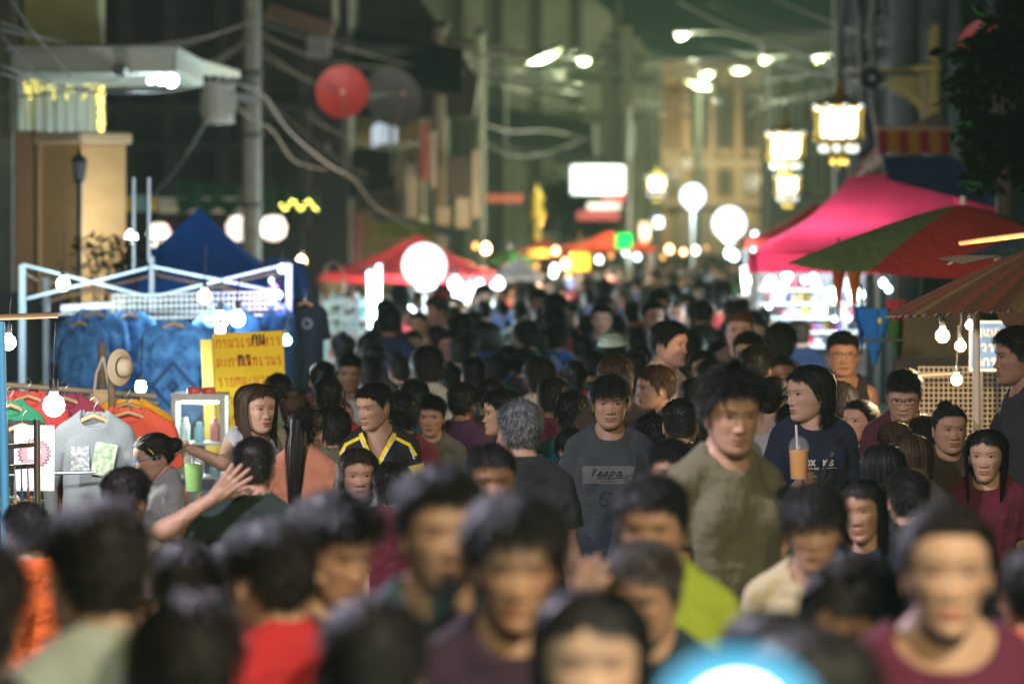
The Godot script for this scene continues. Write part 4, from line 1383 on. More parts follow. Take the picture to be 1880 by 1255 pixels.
	# glass display case
	var gc := thing("display_case", "white framed glass display case with shelves beside the yellow sign", "display case", at(367, 725, 20.5) - Vector3(0, 0.62, 0))
	var white := mat(0.6, 0.62, 0.58, 0.5)
	m = M.new()
	for sx in [-0.13, 0.13]:
		for sz in [-0.14, 0.14]:
			m.bar(Vector3(sx, -0.75, sz), Vector3(sx, 0.62, sz), 0.026, 0.026)
	for yy in [0.61, 0.0]:
		m.bar(Vector3(-0.14, yy, 0.14), Vector3(0.14, yy, 0.14), 0.03, 0.03)
		m.bar(Vector3(-0.14, yy, -0.14), Vector3(0.14, yy, -0.14), 0.03, 0.03)
	part("frame", m, white, gc)
	part("top", boxm(Vector3(-0.145, 0.62, -0.155), Vector3(0.145, 0.632, 0.155)), white, gc)
	for yy in [0.36, 0.18, 0.02]:
		part("shelf", boxm(Vector3(-0.12, yy, -0.13), Vector3(0.12, yy + 0.012, 0.125)), mat(0.5, 0.55, 0.55, 0.3), gc)
	var gl := StandardMaterial3D.new()
	gl.albedo_color = Color(0.9, 0.95, 0.95, 0.06)
	gl.transparency = BaseMaterial3D.TRANSPARENCY_ALPHA
	gl.roughness = 0.05
	part("glass_pane", boxm(Vector3(-0.115, 0.03, 0.146), Vector3(0.115, 0.59, 0.149)), gl, gc)
	for k in 2:
		var lid := M.new()
		lid.lathe(PackedVector2Array([Vector2(0.001, 0.03), Vector2(0.03, 0.03), Vector2(0.036, 0.02), Vector2(0.036, 0.0)]), Transform3D.IDENTITY, 14)
		solo("red_tub", lid, mat(0.75, 0.07, 0.05, 0.4), ["left", "right"][k] + " one of two small red tubs on top of the glass display case", "tub").position = gc.position + Vector3(-0.03 + 0.08 * k, 0.634, 0.04)
	var rng := RandomNumberGenerator.new()
	rng.seed = 21
	for k in 9:
		var jar := M.new()
		var h := rng.randf_range(0.06, 0.13)
		jar.lathe(PackedVector2Array([Vector2(0.001, h), Vector2(0.016, h), Vector2(0.016, h * 0.82), Vector2(0.028, h * 0.7), Vector2(0.028, 0.0), Vector2(0.001, 0.0)]), Transform3D.IDENTITY, 10)
		var o := solo("jar", jar, [mat(0.6, 0.65, 0.6, 0.2), mat(0.2, 0.45, 0.5, 0.2), mat(0.5, 0.12, 0.1, 0.3), mat(0.6, 0.5, 0.2, 0.3)][k % 4], "small " + ["clear", "teal", "red", "yellow"][k % 4] + " jar on the " + ["upper", "middle", "lower"][k / 3] + " shelf of the glass display case", "jar", "jars in the glass display case")
		o.position = gc.position + Vector3(-0.08 + 0.08 * (k % 3), [0.374, 0.194, 0.034][k / 3], rng.randf_range(-0.06, 0.08))
	omni(gc, Vector3(0, 0.55, 0.0), COOL, 0.08, 0.03)
	var gtube := M.new()
	gtube.rod(Vector3(-0.1, 0.585, 0.0), Vector3(0.1, 0.585, 0), 0.01, 8)
	part("lamp_tube", gtube, glow(0.85, 1.0, 0.95, 5.0), gc)
	cup(at(355, 876, 17.2), Color(0.16, 0.4, 0.03), "clear cup of green drink with straw beside the glass display case")
	# the nearest clothes rack
	var bam := mat(0.4, 0.22, 0.1, 0.6)
	var wood := noisy(Color(0.12, 0.085, 0.05), Color(0.24, 0.17, 0.1), 0.03, 2.0)
	rail("bamboo_pole", "orange-brown bamboo pole that the nearest bulb hangs from", at(-20, 583, 16.6), at(106, 578, 16.6), 0.013, bam)
	var bt := bulb(98, 745, 16.6, 0.048, WHITE, 20.0, 0.75, "large glaring bulb in a black socket hung on a long cord", "", 0.24)
	rail("pvc_pole", "light blue plastic pole leaning at the left edge", at(0, 590, 15.2), at(16, 1240, 15.2), 0.018, mat(0.1, 0.4, 0.6, 0.4), "pole")
	rail("bamboo_rail", "upper bamboo rail behind the glaring bulb", at(-10, 705, 19.0), at(285, 727, 19.4), 0.014, mat(0.4, 0.33, 0.2))
	rail("bamboo_rail", "lower bamboo rail behind the glaring bulb", at(-10, 718, 18.8), at(290, 740, 19.0), 0.011, mat(0.34, 0.26, 0.15))
	rail("wooden_post", "grey wooden post beside the straw hat", at(204, 648, 18.6), at(206, 1250, 18.6), 0.018, wood, "post")
	rail("wooden_post", "second wooden post behind the straw hat", at(186, 630, 19.6), at(184, 1250, 19.6), 0.02, wood, "post")
	rail("steel_post", "chromed steel post of the rack before the starburst poster", at(67, 770, 16.0), at(70, 1250, 16.0), 0.014, mat(0.5, 0.42, 0.32, 0.25, 0.9), "post")
	rail("steel_bar", "upper steel bar before the starburst poster", at(-10, 822, 16.05), at(66, 815, 16.0), 0.011, mat(0.3, 0.26, 0.2, 0.3, 0.8))
	rail("steel_bar", "lower steel bar with necklaces before the poster", at(-10, 860, 16.05), at(66, 854, 16.0), 0.011, mat(0.16, 0.14, 0.12, 0.3, 0.8))
	rail("steel_bar", "thin grey rail across the grey cardigan", at(-10, 874, 17.4), at(176, 866, 17.4), 0.007, mat(0.3, 0.32, 0.32, 0.3, 0.8))
	# straw hat, bag straps
	var hat := thing("straw_hat", "cream straw hat hung on the grey wooden post", "hat", at(222, 674, 18.5), 0.95)
	hat.rotation.z = -0.3
	hat.scale = Vector3.ONE * 0.72
	m = M.new()
	m.lathe(PackedVector2Array([Vector2(0.002, 0.07), Vector2(0.05, 0.066), Vector2(0.064, 0.03), Vector2(0.066, 0.0), Vector2(0.1, -0.004), Vector2(0.125, -0.012), Vector2(0.123, -0.016), Vector2(0.066, -0.006), Vector2(0.06, 0.03), Vector2(0.002, 0.06)]), Transform3D(Basis(Vector3.RIGHT, PI / 2) , Vector3.ZERO), 24)
	part("crown_and_brim", m, noisy(Color(0.5, 0.4, 0.26), Color(0.62, 0.52, 0.35), 0.1, 12.0), hat)
	m = M.new()
	m.lathe(PackedVector2Array([Vector2(0.0675, 0.022), Vector2(0.0685, 0.004)]), Transform3D(Basis(Vector3.RIGHT, PI / 2), Vector3.ZERO), 24)
	part("band", m, mat(0.08, 0.05, 0.03), hat)
	var bag := thing("cloth_bag", "cream cloth bag hung by its straps left of the straw hat", "bag", at(188, 655, 18.9))
	m = M.new()
	m.tube(PackedVector3Array([Vector3(0, 0.0, 0), Vector3(-0.03, -0.08, 0.01), Vector3(-0.04, -0.17, 0.01)]), 0.008, 0.008, 5)
	m.tube(PackedVector3Array([Vector3(0, 0.0, 0), Vector3(0.02, -0.08, 0.01), Vector3(0.035, -0.17, 0.01)]), 0.008, 0.008, 5)
	part("strap", m, mat(0.5, 0.42, 0.3), bag)
	part("pouch", boxm(Vector3(-0.06, -0.3, -0.03), Vector3(0.06, -0.16, 0.03), 0.025), cloth(0.6, 0.42, 0.22), bag)
	# round-shouldered shirts under the rails
	garment(50, 738, 18.2, 0.42, 0.15, cloth(0.5, 0.05, 0.045), "bright red shirt at the left end of the bamboo rails")
	garment(18, 755, 17.9, 0.36, 0.3, cloth(0.02, 0.2, 0.1), "green shirt at the left edge")
	garment(118, 742, 18.4, 0.44, -0.1, cloth(0.24, 0.03, 0.06), "maroon shirt behind the glaring bulb")
	garment(232, 752, 18.6, 0.5, -0.15, cloth(0.65, 0.3, 0.01), "yellow-orange shirt right of the wooden post")
	garment(235, 768, 18.2, 0.5, -0.1, cloth(0.5, 0.07, 0.03), "orange-red shirt before the yellow one")
	garment(40, 792, 17.6, 0.42, 0.1, cloth(0.015, 0.017, 0.02), "black shirt behind the starburst poster")
	# white poster with a starburst
	var po := thing("starburst_poster", "white poster with pink starburst among the hanging shirts", "poster", at(62, 830, 17.0), 0.05)
	part("sheet", boxm(Vector3(-0.088, -0.17, -0.004), Vector3(0.088, 0.118, 0.0)), mat(0.48, 0.5, 0.49, 0.6), po)
	var star := PackedVector2Array()
	var star2 := PackedVector2Array()
	for k in 44:
		var a := TAU * k / 44.0
		var rr := (0.066 if k % 2 else 0.052)
		star.append(Vector2(cos(a) * rr * 1.05, sin(a) * rr * 0.95 - 0.005))
		star2.append(Vector2(cos(a) * (rr + 0.01) * 1.05, sin(a) * (rr + 0.01) * 0.95 - 0.005))
	part("starburst_edge", extrude(star2, 0.001), mat(0.06, 0.03, 0.05), po).position.z = 0.0015
	part("starburst", extrude(star, 0.001), mat(0.6, 0.14, 0.16), po).position.z = 0.003
	m = M.new()
	for k in 3:
		write(m, ["S", "E", "N", "D"].slice(0, 3 + k % 2), -0.03, 0.015 - k * 0.022, 0.016, 0.014, 0.003, func(p: Vector2) -> Vector3: return Vector3(p.x, p.y, 0.0045), 0.1)
	part("lettering", m, mat(0.7, 0.66, 0.62), po)
	# grey speckled cardigan with picture cards
	var gt := garment(172, 775, 17.6, 0.4, 0.0, speckled(), "grey speckled long shirt with picture cards pinned on it", "", "mantee", 0.95)
	for s in [-1.0, 1.0]:
		m = M.new()
		m.tube(PackedVector3Array([Vector3(s * 0.16, -0.13, 0), Vector3(s * 0.2, -0.3, 0.01), Vector3(s * 0.185, -0.55, 0.015)]), 0.042, 0.032, 8)
		part("sleeve", m, speckled(), gt)
	var cards := [[-0.055, -0.16, 0.085, 0.11, 0.04], [0.055, -0.165, 0.1, 0.15, -0.18]]
	for k in 2:
		var c: Array = cards[k]
		var card := solo("picture_card", boxm(Vector3(-c[2] / 2, -c[3] / 2, 0), Vector3(c[2] / 2, c[3] / 2, 0.002)), noisy([Color(0.08, 0.1, 0.12), Color(0.1, 0.25, 0.12)][k], [Color(0.7, 0.72, 0.7), Color(0.65, 0.55, 0.5)][k], 0.03, 4.0, 0.3, 0.0, 40 + k), ["city picture card pinned on the left of the grey speckled shirt", "green and red picture card pinned on the right of the grey speckled shirt"][k], "picture card")
		card.position = gt.position + Vector3(c[0], c[1], 0.085)
		card.rotation.z = c[4]
	# necklaces on the lower bar
	for k in 5:
		m = M.new()
		m.rod(Vector3.ZERO, Vector3(0.003, -0.09, 0.003), 0.0035, 5)
		for j in 4:
			m.ball(Vector3(0.003, -0.095 - j * 0.012, 0.003), Vector3.ONE * 0.007, 4, 6)
		solo("necklace", m, [mat(0.2, 0.3, 0.2, 0.3), mat(0.35, 0.36, 0.3, 0.3), mat(0.05, 0.25, 0.5, 0.3), mat(0.4, 0.1, 0.08, 0.3), mat(0.2, 0.2, 0.25, 0.3)][k], ["green", "pale", "blue", "red", "grey"][k] + " necklace hung in a row on the lower steel bar", "necklace", "necklaces on the lower steel bar").position = at(14 + k * 12, 856, 16.0)
	var tr := thing("trinket_tray", "tray of small coloured trinkets at the left edge", "tray", at(30, 930, 16.2))
	part("tray", boxm(Vector3(-0.2, -0.06, -0.25), Vector3(0.12, -0.045, 0.25), 0.004), mat(0.1, 0.08, 0.06), tr)
	m = M.new()
	for k in 240:
		m.col = [Color(0.5, 0.05, 0.04), Color(0.05, 0.12, 0.4), Color(0.55, 0.5, 0.4), Color(0.1, 0.3, 0.1), Color(0.5, 0.3, 0.03)][k % 5]
		m.ball(Vector3(rng.randf_range(-0.18, 0.1), rng.randf_range(-0.045, 0.03), rng.randf_range(-0.2, 0.2)), Vector3.ONE * rng.randf_range(0.006, 0.014), 3, 5)
	part("trinkets", m, vmat(1, 1, 1, 0.4), tr).set_meta("kind", "stuff")
	# blue pyramid tent behind
	tent(at(365, 380, 31.0), at(365, 503, 31.0), 0.62, 0.62, sail(0.008, 0.12, 0.48), "blue pyramid canopy tent behind the bare frame", 0.14)
	part_cloth("blue_side_sheet", wavy([492, 470], [560, 480], [500, 640], [585, 655], 32.0, 31.6, 0.04), cloth(0.01, 0.06, 0.2), "dark blue side sheet hanging right of the canopy frame", "cloth sheet")
	part_cloth("dark_back_sheet", wavy([-30, 530], [130, 545], [-30, 700], [130, 700], 29.5, 29.3, 0.03), cloth(0.05, 0.055, 0.06), "dark back sheet at the left end of the canopy frame", "cloth sheet")
	part_cloth("dark_back_sheet", wavy([100, 575], [560, 570], [100, 900], [560, 900], 29.0, 28.8, 0.03), cloth(0.015, 0.03, 0.06), "dark blue back sheet behind the indigo shirts", "cloth sheet")
	# white tube lamp on its stall, red canopy and the stall below
	var tl := thing("tube_lamp", "upright white tube lamp before the red canopy", "tube lamp", at(683, 555, 36.0))
	m = M.new()
	m.rod(Vector3(0.01, -0.29, 0), Vector3(-0.01, 0.29, 0), 0.042, 10)
	part("lamp_tube", m, glow(0.92, 0.98, 1.0, 4.5), tl)
	m = M.new()
	m.bar(Vector3(0.06, -1.7, -0.05), Vector3(0.06, 0.36, -0.05), 0.05, 0.05)
	m.bar(Vector3(-0.04, 0.31, -0.02), Vector3(0.06, 0.31, -0.05), 0.04, 0.03)
	part("stand", m, steel, tl)
	omni(tl, Vector3(0, 0.15, 0.07), COOL, 3.0, 0.05)
	omni(tl, Vector3(0, -0.15, 0.07), COOL, 3.0, 0.05)
	tent(at(768, 430, 46.0), at(752, 502, 46.0), 1.03, 0.9, sail(0.55, 0.02, 0.02), "wide red canopy tent behind the upright tube lamp", 0.1)
	globe(at(779, 487, 41.0), 0.24, "large white globe lamp before the red canopy", 6.0, 1.6)
	var rs := thing("wicker_basket", "tan wicker basket hanging under the red canopy", "basket", at(612, 535, 38.0))
	m = M.new()
	m.lathe(PackedVector2Array([Vector2(0.125, 0.1), Vector2(0.12, 0.02), Vector2(0.1, -0.1), Vector2(0.002, -0.1)]), Transform3D.IDENTITY, 16)
	part("basket", m, noisy(Color(0.4, 0.22, 0.1), Color(0.58, 0.36, 0.18), 0.1, 9.0), rs)
	m = M.new()
	m.tube(PackedVector3Array([Vector3(-0.12, 0.1, 0), Vector3(-0.07, 0.25, 0), Vector3(0, 0.3, 0), Vector3(0.07, 0.25, 0), Vector3(0.12, 0.1, 0)]), 0.01, 0.01, 6)
	part("handle", m, mat(0.3, 0.18, 0.08), rs)
	for k in 5:
		var sh := thing("display_shelf", ["pale display shelf of goods left of the upright tube lamp", "narrow display shelf right of the upright tube lamp", "bright display shelf under the white globe lamp", "grey display shelf beside the bright one", "low display shelf under the red canopy"][k], "display shelf", at([628, 712, 742, 655, 840][k], 640, [37.5, 38.0, 42.5, 39.0, 44.0][k]))
		m = M.new()
		for sx in [-1, 1]:
			m.bar(Vector3(sx * 0.15, -1.2, 0.0), Vector3(sx * 0.15, 0.48, 0), 0.035, 0.035)
		for yy in 5:
			m.bar(Vector3(-0.15, -0.1 + yy * 0.14, 0), Vector3(0.15, -0.1 + yy * 0.14, 0), 0.02, 0.08)
		part("rack", m, mat(0.5, 0.54, 0.52, 0.5), sh)
		m = M.new()
		for q in 40:
			m.col = [Color(0.5, 0.55, 0.55), Color(0.1, 0.35, 0.4), Color(0.6, 0.55, 0.5), Color(0.5, 0.12, 0.1), Color(0.05, 0.06, 0.08), Color(0.3, 0.35, 0.2)][rng.randi() % 6]
			var hh := rng.randf_range(0.04, 0.1)
			m.box(Transform3D(Basis(Vector3.UP, rng.randf() * 0.6), Vector3(rng.randf_range(-0.12, 0.12), -0.09 + (q % 5) * 0.14 + hh / 2, rng.randf_range(-0.03, 0.04))), Vector3(0.035, hh, 0.03))
		part("goods", m, vmat(1, 1, 1, 0.6), sh).set_meta("kind", "stuff")
	for q in [[790, 520, 0.07, "leftmost bulb under the red canopy"], [836, 522, 0.075, "second bulb from the left under the red canopy"], [862, 538, 0.09, "large bulb at the middle under the red canopy"], [838, 548, 0.065, "lowest bulb under the red canopy"], [916, 521, 0.06, "rightmost white bulb under the red canopy"], [880, 522, 0.05, "small bulb right of the large one under the red canopy"]]:
		bulb(q[0], q[1], 44.5, q[2], COOL, 7.0, 1.7, q[3], "", 0.12)
	bulb(752, 573, 38.5, 0.05, COOL, 14.0, 1.0, "white bulb low beside the narrow display shelf", "", 0.2)
	bulb(892, 457, 47.0, 0.06, WARM, 14.0, 4.0, "warm bulb at the right corner of the red canopy")

func speckled() -> StandardMaterial3D:
	var m := noisy(Color(0.1, 0.12, 0.13), Color(0.27, 0.3, 0.31), 0.16, 5.0, 0.95, 0.0, 8, FastNoiseLite.TYPE_CELLULAR)
	return m

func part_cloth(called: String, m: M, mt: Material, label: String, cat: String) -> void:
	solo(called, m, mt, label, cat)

func cup(p: Vector3, col: Color, label: String, up := 0.0) -> void:
	var t := thing("drink_cup", label, "cup", p)
	var m := M.new()
	m.lathe(PackedVector2Array([Vector2(0.001, 0.062), Vector2(0.041, 0.062), Vector2(0.04, 0.055), Vector2(0.034, -0.06), Vector2(0.001, -0.06)]), Transform3D.IDENTITY, 18)
	part("drink", m, mat(col.r, col.g, col.b, 0.25), t)
	var gl := StandardMaterial3D.new()
	gl.albedo_color = Color(0.95, 0.97, 1.0, 0.12)
	gl.transparency = BaseMaterial3D.TRANSPARENCY_ALPHA
	gl.roughness = 0.05
	m = M.new()
	m.lathe(PackedVector2Array([Vector2(0.012, 0.118), Vector2(0.03, 0.108), Vector2(0.042, 0.085), Vector2(0.0455, 0.068), Vector2(0.0435, 0.064), Vector2(0.036, -0.063), Vector2(0.002, -0.063)]), Transform3D.IDENTITY, 18)
	part("clear_shell", m, gl, t)
	m = M.new()
	m.rod(Vector3(-0.005, 0.05, 0), Vector3(-0.012, 0.165, 0.004), 0.0055, 8)
	part("straw", m, mat(0.7, 0.68, 0.62, 0.4), t)

# four-sided canopy: peak, middle of the eaves, half width and depth
func tent(peak: Vector3, eave: Vector3, hw: float, hd: float, mt: Material, label: String, skirt: float) -> void:
	var t := thing("canopy_tent", label, "canopy tent", Vector3(eave.x, 0, eave.z))
	var e := Vector3(0, eave.y, 0)
	var p := Vector3(peak.x - eave.x, peak.y, 0)
	var cs := [e + Vector3(-hw, 0, hd), e + Vector3(hw, 0, hd), e + Vector3(hw, 0, -hd), e + Vector3(-hw, 0, -hd)]
	for k in 4:
		var a: Vector3 = cs[k]
		var b: Vector3 = cs[(k + 1) % 4]
		var pts := PackedVector3Array()
		for r in 9:
			for q in 13:
				var u := q / 12.0
				var v := r / 8.0
				var w := p.lerp(a.lerp(b, u), v)
				w.y -= 0.07 * sin(PI * v) * (0.6 + 0.4 * sin(PI * u)) - 0.012 * sin(u * 23.0) * v
				pts.append(w)
		var m := M.new()
		m.grid(pts, 9, 13)
		part("roof_panel", m, mt, t)
		pts.clear()
		for r in 3:
			for q in 17:
				var u := q / 16.0
				var w := a.lerp(b, u)
				var out := (a + b) * 0.5 - e
				w += out.normalized() * (0.02 + 0.012 * sin(u * 40.0) * r)
				w.y += 0.012 * sin(u * 23.0) - skirt * r / 2.0
				pts.append(w)
		m = M.new()
		m.grid(pts, 3, 17)
		part("valance", m, mt, t)
		m = M.new()
		m.bar(Vector3(a.x * 0.97, 0, a.z * 0.97), Vector3(a.x * 0.97, a.y - 0.01, a.z * 0.97), 0.04, 0.04)
		part("post", m, mat(0.4, 0.42, 0.42, 0.4, 0.3), t)

# a market umbrella with panels; tilt turns it about the view axis and then the side axis
func umbrella(top: Vector3, r: float, drop: float, n: int, ms: Array, label: String, tilt := Vector2.ZERO, pole := true, turn := 0.0) -> Node3D:
	var t := thing("market_umbrella", label, "umbrella", top)
	var b := Basis(Vector3.BACK, tilt.x) * Basis(Vector3.RIGHT, tilt.y) * Basis(Vector3.UP, turn)
	for k in n:
		var a0 := TAU * k / n
		var a1 := TAU * (k + 1) / n
		var pts := PackedVector3Array()
		for rr in 8:
			for q in 7:
				var v := rr / 7.0
				var u := q / 6.0
				var a := lerpf(a0, a1, u)
				var sag := 1.0 - 0.06 * sin(PI * u) * v
				pts.append(b * Vector3(sin(a) * r * v * sag, -drop * pow(v, 1.25) - 0.02 * sin(PI * u) * v, cos(a) * r * v * sag))
		var m := M.new()
		m.grid(pts, 8, 7)
		part("panel", m, ms[k % ms.size()], t)
		m = M.new()
		m.tube(PackedVector3Array([b * Vector3(0, -0.03, 0), b * Vector3(sin(a0) * r * 0.5, -drop * 0.42 - 0.02, cos(a0) * r * 0.5), b * Vector3(sin(a0) * r, -drop - 0.015, cos(a0) * r)]), 0.006, 0.005, 5)
		part("rib", m, mat(0.3, 0.27, 0.22, 0.5), t)
	if pole:
		var m := M.new()
		m.rod(b * Vector3(0, 0.05, 0), Vector3(0, -top.y, 0), 0.018, 8)
		part("pole", m, mat(0.55, 0.5, 0.42, 0.5), t)
	return t

func folded_umbrella(px: float, py: float, d: float, h: float, r: float, m1: Material, label: String) -> Node3D:
	var t := thing("folded_umbrella", label, "folded umbrella", at(px, py, d))
	var pts := PackedVector3Array()
	for k in 8:
		var v := k / 7.0
		for s in 32:
			var a := -TAU * s / 32.0
			var pl := 1.0 + 0.3 * cos(a * 8.0) * (1.0 - v)
			var rr := r * lerpf(1.0, 0.12, pow(v, 0.8)) * pl * (0.75 if k == 0 else 1.0)
			pts.append(Vector3(sin(-a) * rr, -h * v, cos(a) * rr))
	var m := M.new()
	m.grid(pts, 8, 32, true)
	part("canopy", m, m1, t)
	m = M.new()
	m.rod(Vector3(0, 0.14, 0), Vector3(0, -h - 0.05, 0), 0.008, 6)
	part("shaft", m, mat(0.1, 0.08, 0.06), t)
	return t

func right_stalls() -> void:
	var rng := RandomNumberGenerator.new()
	rng.seed = 33
	# near umbrella, its stall pole, bulbs, sign
	var br := [noisy(Color(0.07, 0.028, 0.015), Color(0.15, 0.065, 0.03), 0.05, 3.0, 0.8, 0.0, 3), noisy(Color(0.12, 0.032, 0.016), Color(0.22, 0.06, 0.03), 0.05, 3.0, 0.8, 0.0, 5), noisy(Color(0.12, 0.08, 0.025), Color(0.19, 0.12, 0.04), 0.05, 3.0, 0.8, 0.0, 6)]
	umbrella(at(1985, 425, 17.3), 0.9, 0.32, 72, [br[0], br[1], br[0], br[2], br[0], br[0], br[1]], "brown and rust striped market umbrella at the right edge", Vector2(0.06, -0.02), true)
	umbrella(at(1768, 374, 24.5), 1.13, 0.4, 8, [sail(0.02, 0.08, 0.03), sail(0.13, 0.17, 0.05), sail(0.5, 0.03, 0.025), sail(0.5, 0.03, 0.025)], "green and red market umbrella before the pink canopy", Vector2(-0.03, 0.05), true, -2.2)
	umbrella(at(1960, 408, 20.5), 0.66, 0.13, 8, [cloth(0.02, 0.05, 0.08), cloth(0.015, 0.06, 0.06)], "dark blue umbrella above the brown striped one", Vector2(0.12, 0.0))
	var cl := M.new()
	cl.tube(PackedVector3Array([at(1764, 446, 19.6), at(1800, 441, 19.4), at(1885, 430, 19.2)]), 0.012, 0.016, 6)
	solo("bamboo_strip", cl, mat(0.6, 0.36, 0.16), "lit bamboo strip above the brown striped umbrella", "bamboo")
	var cf := M.new()
	cf.face(at(1722, 475, 19.0), at(1768, 484, 18.6), at(1838, 469, 18.6), at(1760, 468, 19.4))
	cf.face(at(1760, 468, 19.41), at(1838, 469, 18.61), at(1768, 484, 18.61), at(1722, 475, 19.01))
	solo("cardboard_flap", cf, mat(0.6, 0.42, 0.25), "lit cardboard flap resting above the brown striped umbrella", "cardboard")
	# the pole at the stall's corner
	rail("stall_pole", "pale square stall pole before the blue sign", at(1793, 566, 17.0), Vector3(at(1797, 0, 17.0).x, 0, -17.0), 0.017, mat(0.6, 0.5, 0.38, 0.5), "pole")
	bulb(1731, 616, 18.5, 0.034, Color(1.0, 0.72, 0.4), 20.0, 2.6, "large clear warm bulb under the brown striped umbrella", "", 0.04, 1.0)
	bulb(1764, 635, 19.0, 0.028, WARM, 18.0, 0.5, "warm bulb beside the blue sign", "", 0.2, 1.0)
	bulb(1757, 697, 18.9, 0.028, WARM, 18.0, 0.5, "warm bulb low before the wire fence", "", 0.2, 1.0)
	bulb(1781, 597, 19.3, 0.022, Color(0.6, 0.7, 1.0), 12.0, 0.06, "bluish bulb at the top left corner of the blue sign", "", 0.1, 1.0)
	var bs := thing("blue_sign", "blue sign with three lines of white Thai letters", "sign", at(1838, 635, 19.8), -0.06)
	part("board", boxm(Vector3(-0.16, -0.127, -0.012), Vector3(0.2, 0.128, 0.0)), mat(0.03, 0.16, 0.42, 0.5), bs)
	var m := M.new()
	m.bar(Vector3(-0.162, 0.124, 0.001), Vector3(0.2, 0.124, 0.001), 0.008, 0.012)
	m.bar(Vector3(-0.162, -0.124, 0.001), Vector3(0.2, -0.124, 0.001), 0.008, 0.012)
	m.bar(Vector3(-0.158, -0.128, 0.001), Vector3(-0.158, 0.128, 0.001), 0.012, 0.008)
	part("border", m, mat(0.7, 0.66, 0.62, 0.5), bs)
	var flat := func(p: Vector2) -> Vector3: return Vector3(p.x, p.y, 0.003)
	m = M.new()
	write(m, ["kh", "n", "m", "h", "r", "uu", "t", "tone"], -0.13, 0.05, 0.038, 0.034, 0.0085, flat, 0.0, 1.1)
	write(m, ["h", "w", "aa", "n", "e", "k", "ii", "h"], -0.14, -0.026, 0.036, 0.033, 0.0085, flat, 0.0, 1.1)
	write(m, ["aa", "k", "r", "u", "e", "m", "tone", "n"], -0.13, -0.1, 0.036, 0.034, 0.0085, flat, 0.0, 1.1)
	part("lettering", m, mat(0.72, 0.66, 0.62, 0.6), bs)
	m = M.new()
	m.bar(Vector3(-0.1, -0.12, -0.02), Vector3(-0.1, -1.5, -0.02), 0.02, 0.02)
	part("stand", m, mat(0.1, 0.1, 0.1), bs)
	var pen := M.new()
	var tri := PackedVector2Array([Vector2(-0.07, 0.05), Vector2(0.0, -0.055), Vector2(0.16, 0.02), Vector2(0.16, 0.06)])
	solo("paper_pennant", extrude(tri, 0.002), mat(0.6, 0.42, 0.32, 0.8), "pale paper pennant hanging over the blue sign", "pennant").position = at(1856, 592, 17.5)
	# wire fence
	var fe := thing("wire_fence", "cream wire grid fence behind the warm bulbs", "fence", Vector3.ZERO)
	m = M.new()
	for k in 23:
		m.rod(at(1688 + k * 9, 672, 20.5), at(1688 + k * 9, 900, 20.5), 0.0045, 4)
	for k in 24:
		m.rod(at(1686, 674 + k * 9.4, 20.49), at(1890, 674 + k * 9.4, 20.49), 0.004, 4)
	part("wires", m, mat(0.55, 0.48, 0.36, 0.5), fe)
	rail("fence_rail", "bright rail along the top of the wire fence", at(1690, 689, 20.2), at(1762, 685, 20.2), 0.009, mat(0.6, 0.5, 0.36, 0.4))
	part_cloth("brown_back_sheet", wavy([1660, 560], [1800, 560], [1655, 690], [1800, 690], 22.5, 22.3, 0.03), cloth(0.1, 0.075, 0.05), "brown back sheet behind the warm bulbs", "cloth sheet")
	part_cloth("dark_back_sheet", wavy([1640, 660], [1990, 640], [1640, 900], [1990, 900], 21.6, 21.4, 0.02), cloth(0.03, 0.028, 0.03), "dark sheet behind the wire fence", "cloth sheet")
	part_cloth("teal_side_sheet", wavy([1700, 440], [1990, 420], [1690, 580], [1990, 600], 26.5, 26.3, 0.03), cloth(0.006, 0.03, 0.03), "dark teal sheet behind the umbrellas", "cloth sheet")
	# folded umbrellas that hang in a row
	folded_umbrella(1540, 476, 25.0, 0.34, 0.05, cloth(0.75, 0.14, 0.02), "left orange folded umbrella under the green and red one")
	folded_umbrella(1569, 474, 24.8, 0.36, 0.055, cloth(0.8, 0.2, 0.02), "right orange folded umbrella under the green and red one")
	var bu := folded_umbrella(1606, 566, 22.5, 0.33, 0.095, cloth(0.01, 0.16, 0.55), "bright blue folded umbrella with a yellow emblem")
	m = M.new()
	m.ball(Vector3(0.02, -0.07, 0.115), Vector3(0.013, 0.02, 0.004), 5, 8)
	part("emblem", m, mat(0.7, 0.55, 0.08), bu)
	folded_umbrella(1582, 562, 23.5, 0.25, 0.05, cloth(0.01, 0.12, 0.4), "narrow blue folded umbrella left of the bright blue one")
	var rg := folded_umbrella(1648, 550, 23.0, 0.32, 0.07, cloth(0.35, 0.03, 0.05), "red and green folded umbrella under the brown striped one")
	m = M.new()
	m.lathe(PackedVector2Array([Vector2(0.068, -0.12), Vector2(0.062, -0.18), Vector2(0.035, -0.26), Vector2(0.018, -0.33)]), Transform3D.IDENTITY, 16)
	part("green_half", m, cloth(0.04, 0.16, 0.03), rg)
	rail("steel_bar", "dark bar across the folded blue umbrella", at(1585, 624, 22.0), at(1665, 624, 22.0), 0.008, mat(0.05, 0.05, 0.05, 0.4))
	# pink canopy and the bright stall below it
	var pk := thing("pink_canopy", "large pink canopy tent over the bright stall", "canopy tent", Vector3.ZERO)
	var pink := sail(0.4, 0.02, 0.055)
	var dd := 34.0
	var de := 38.5
	m = M.new()
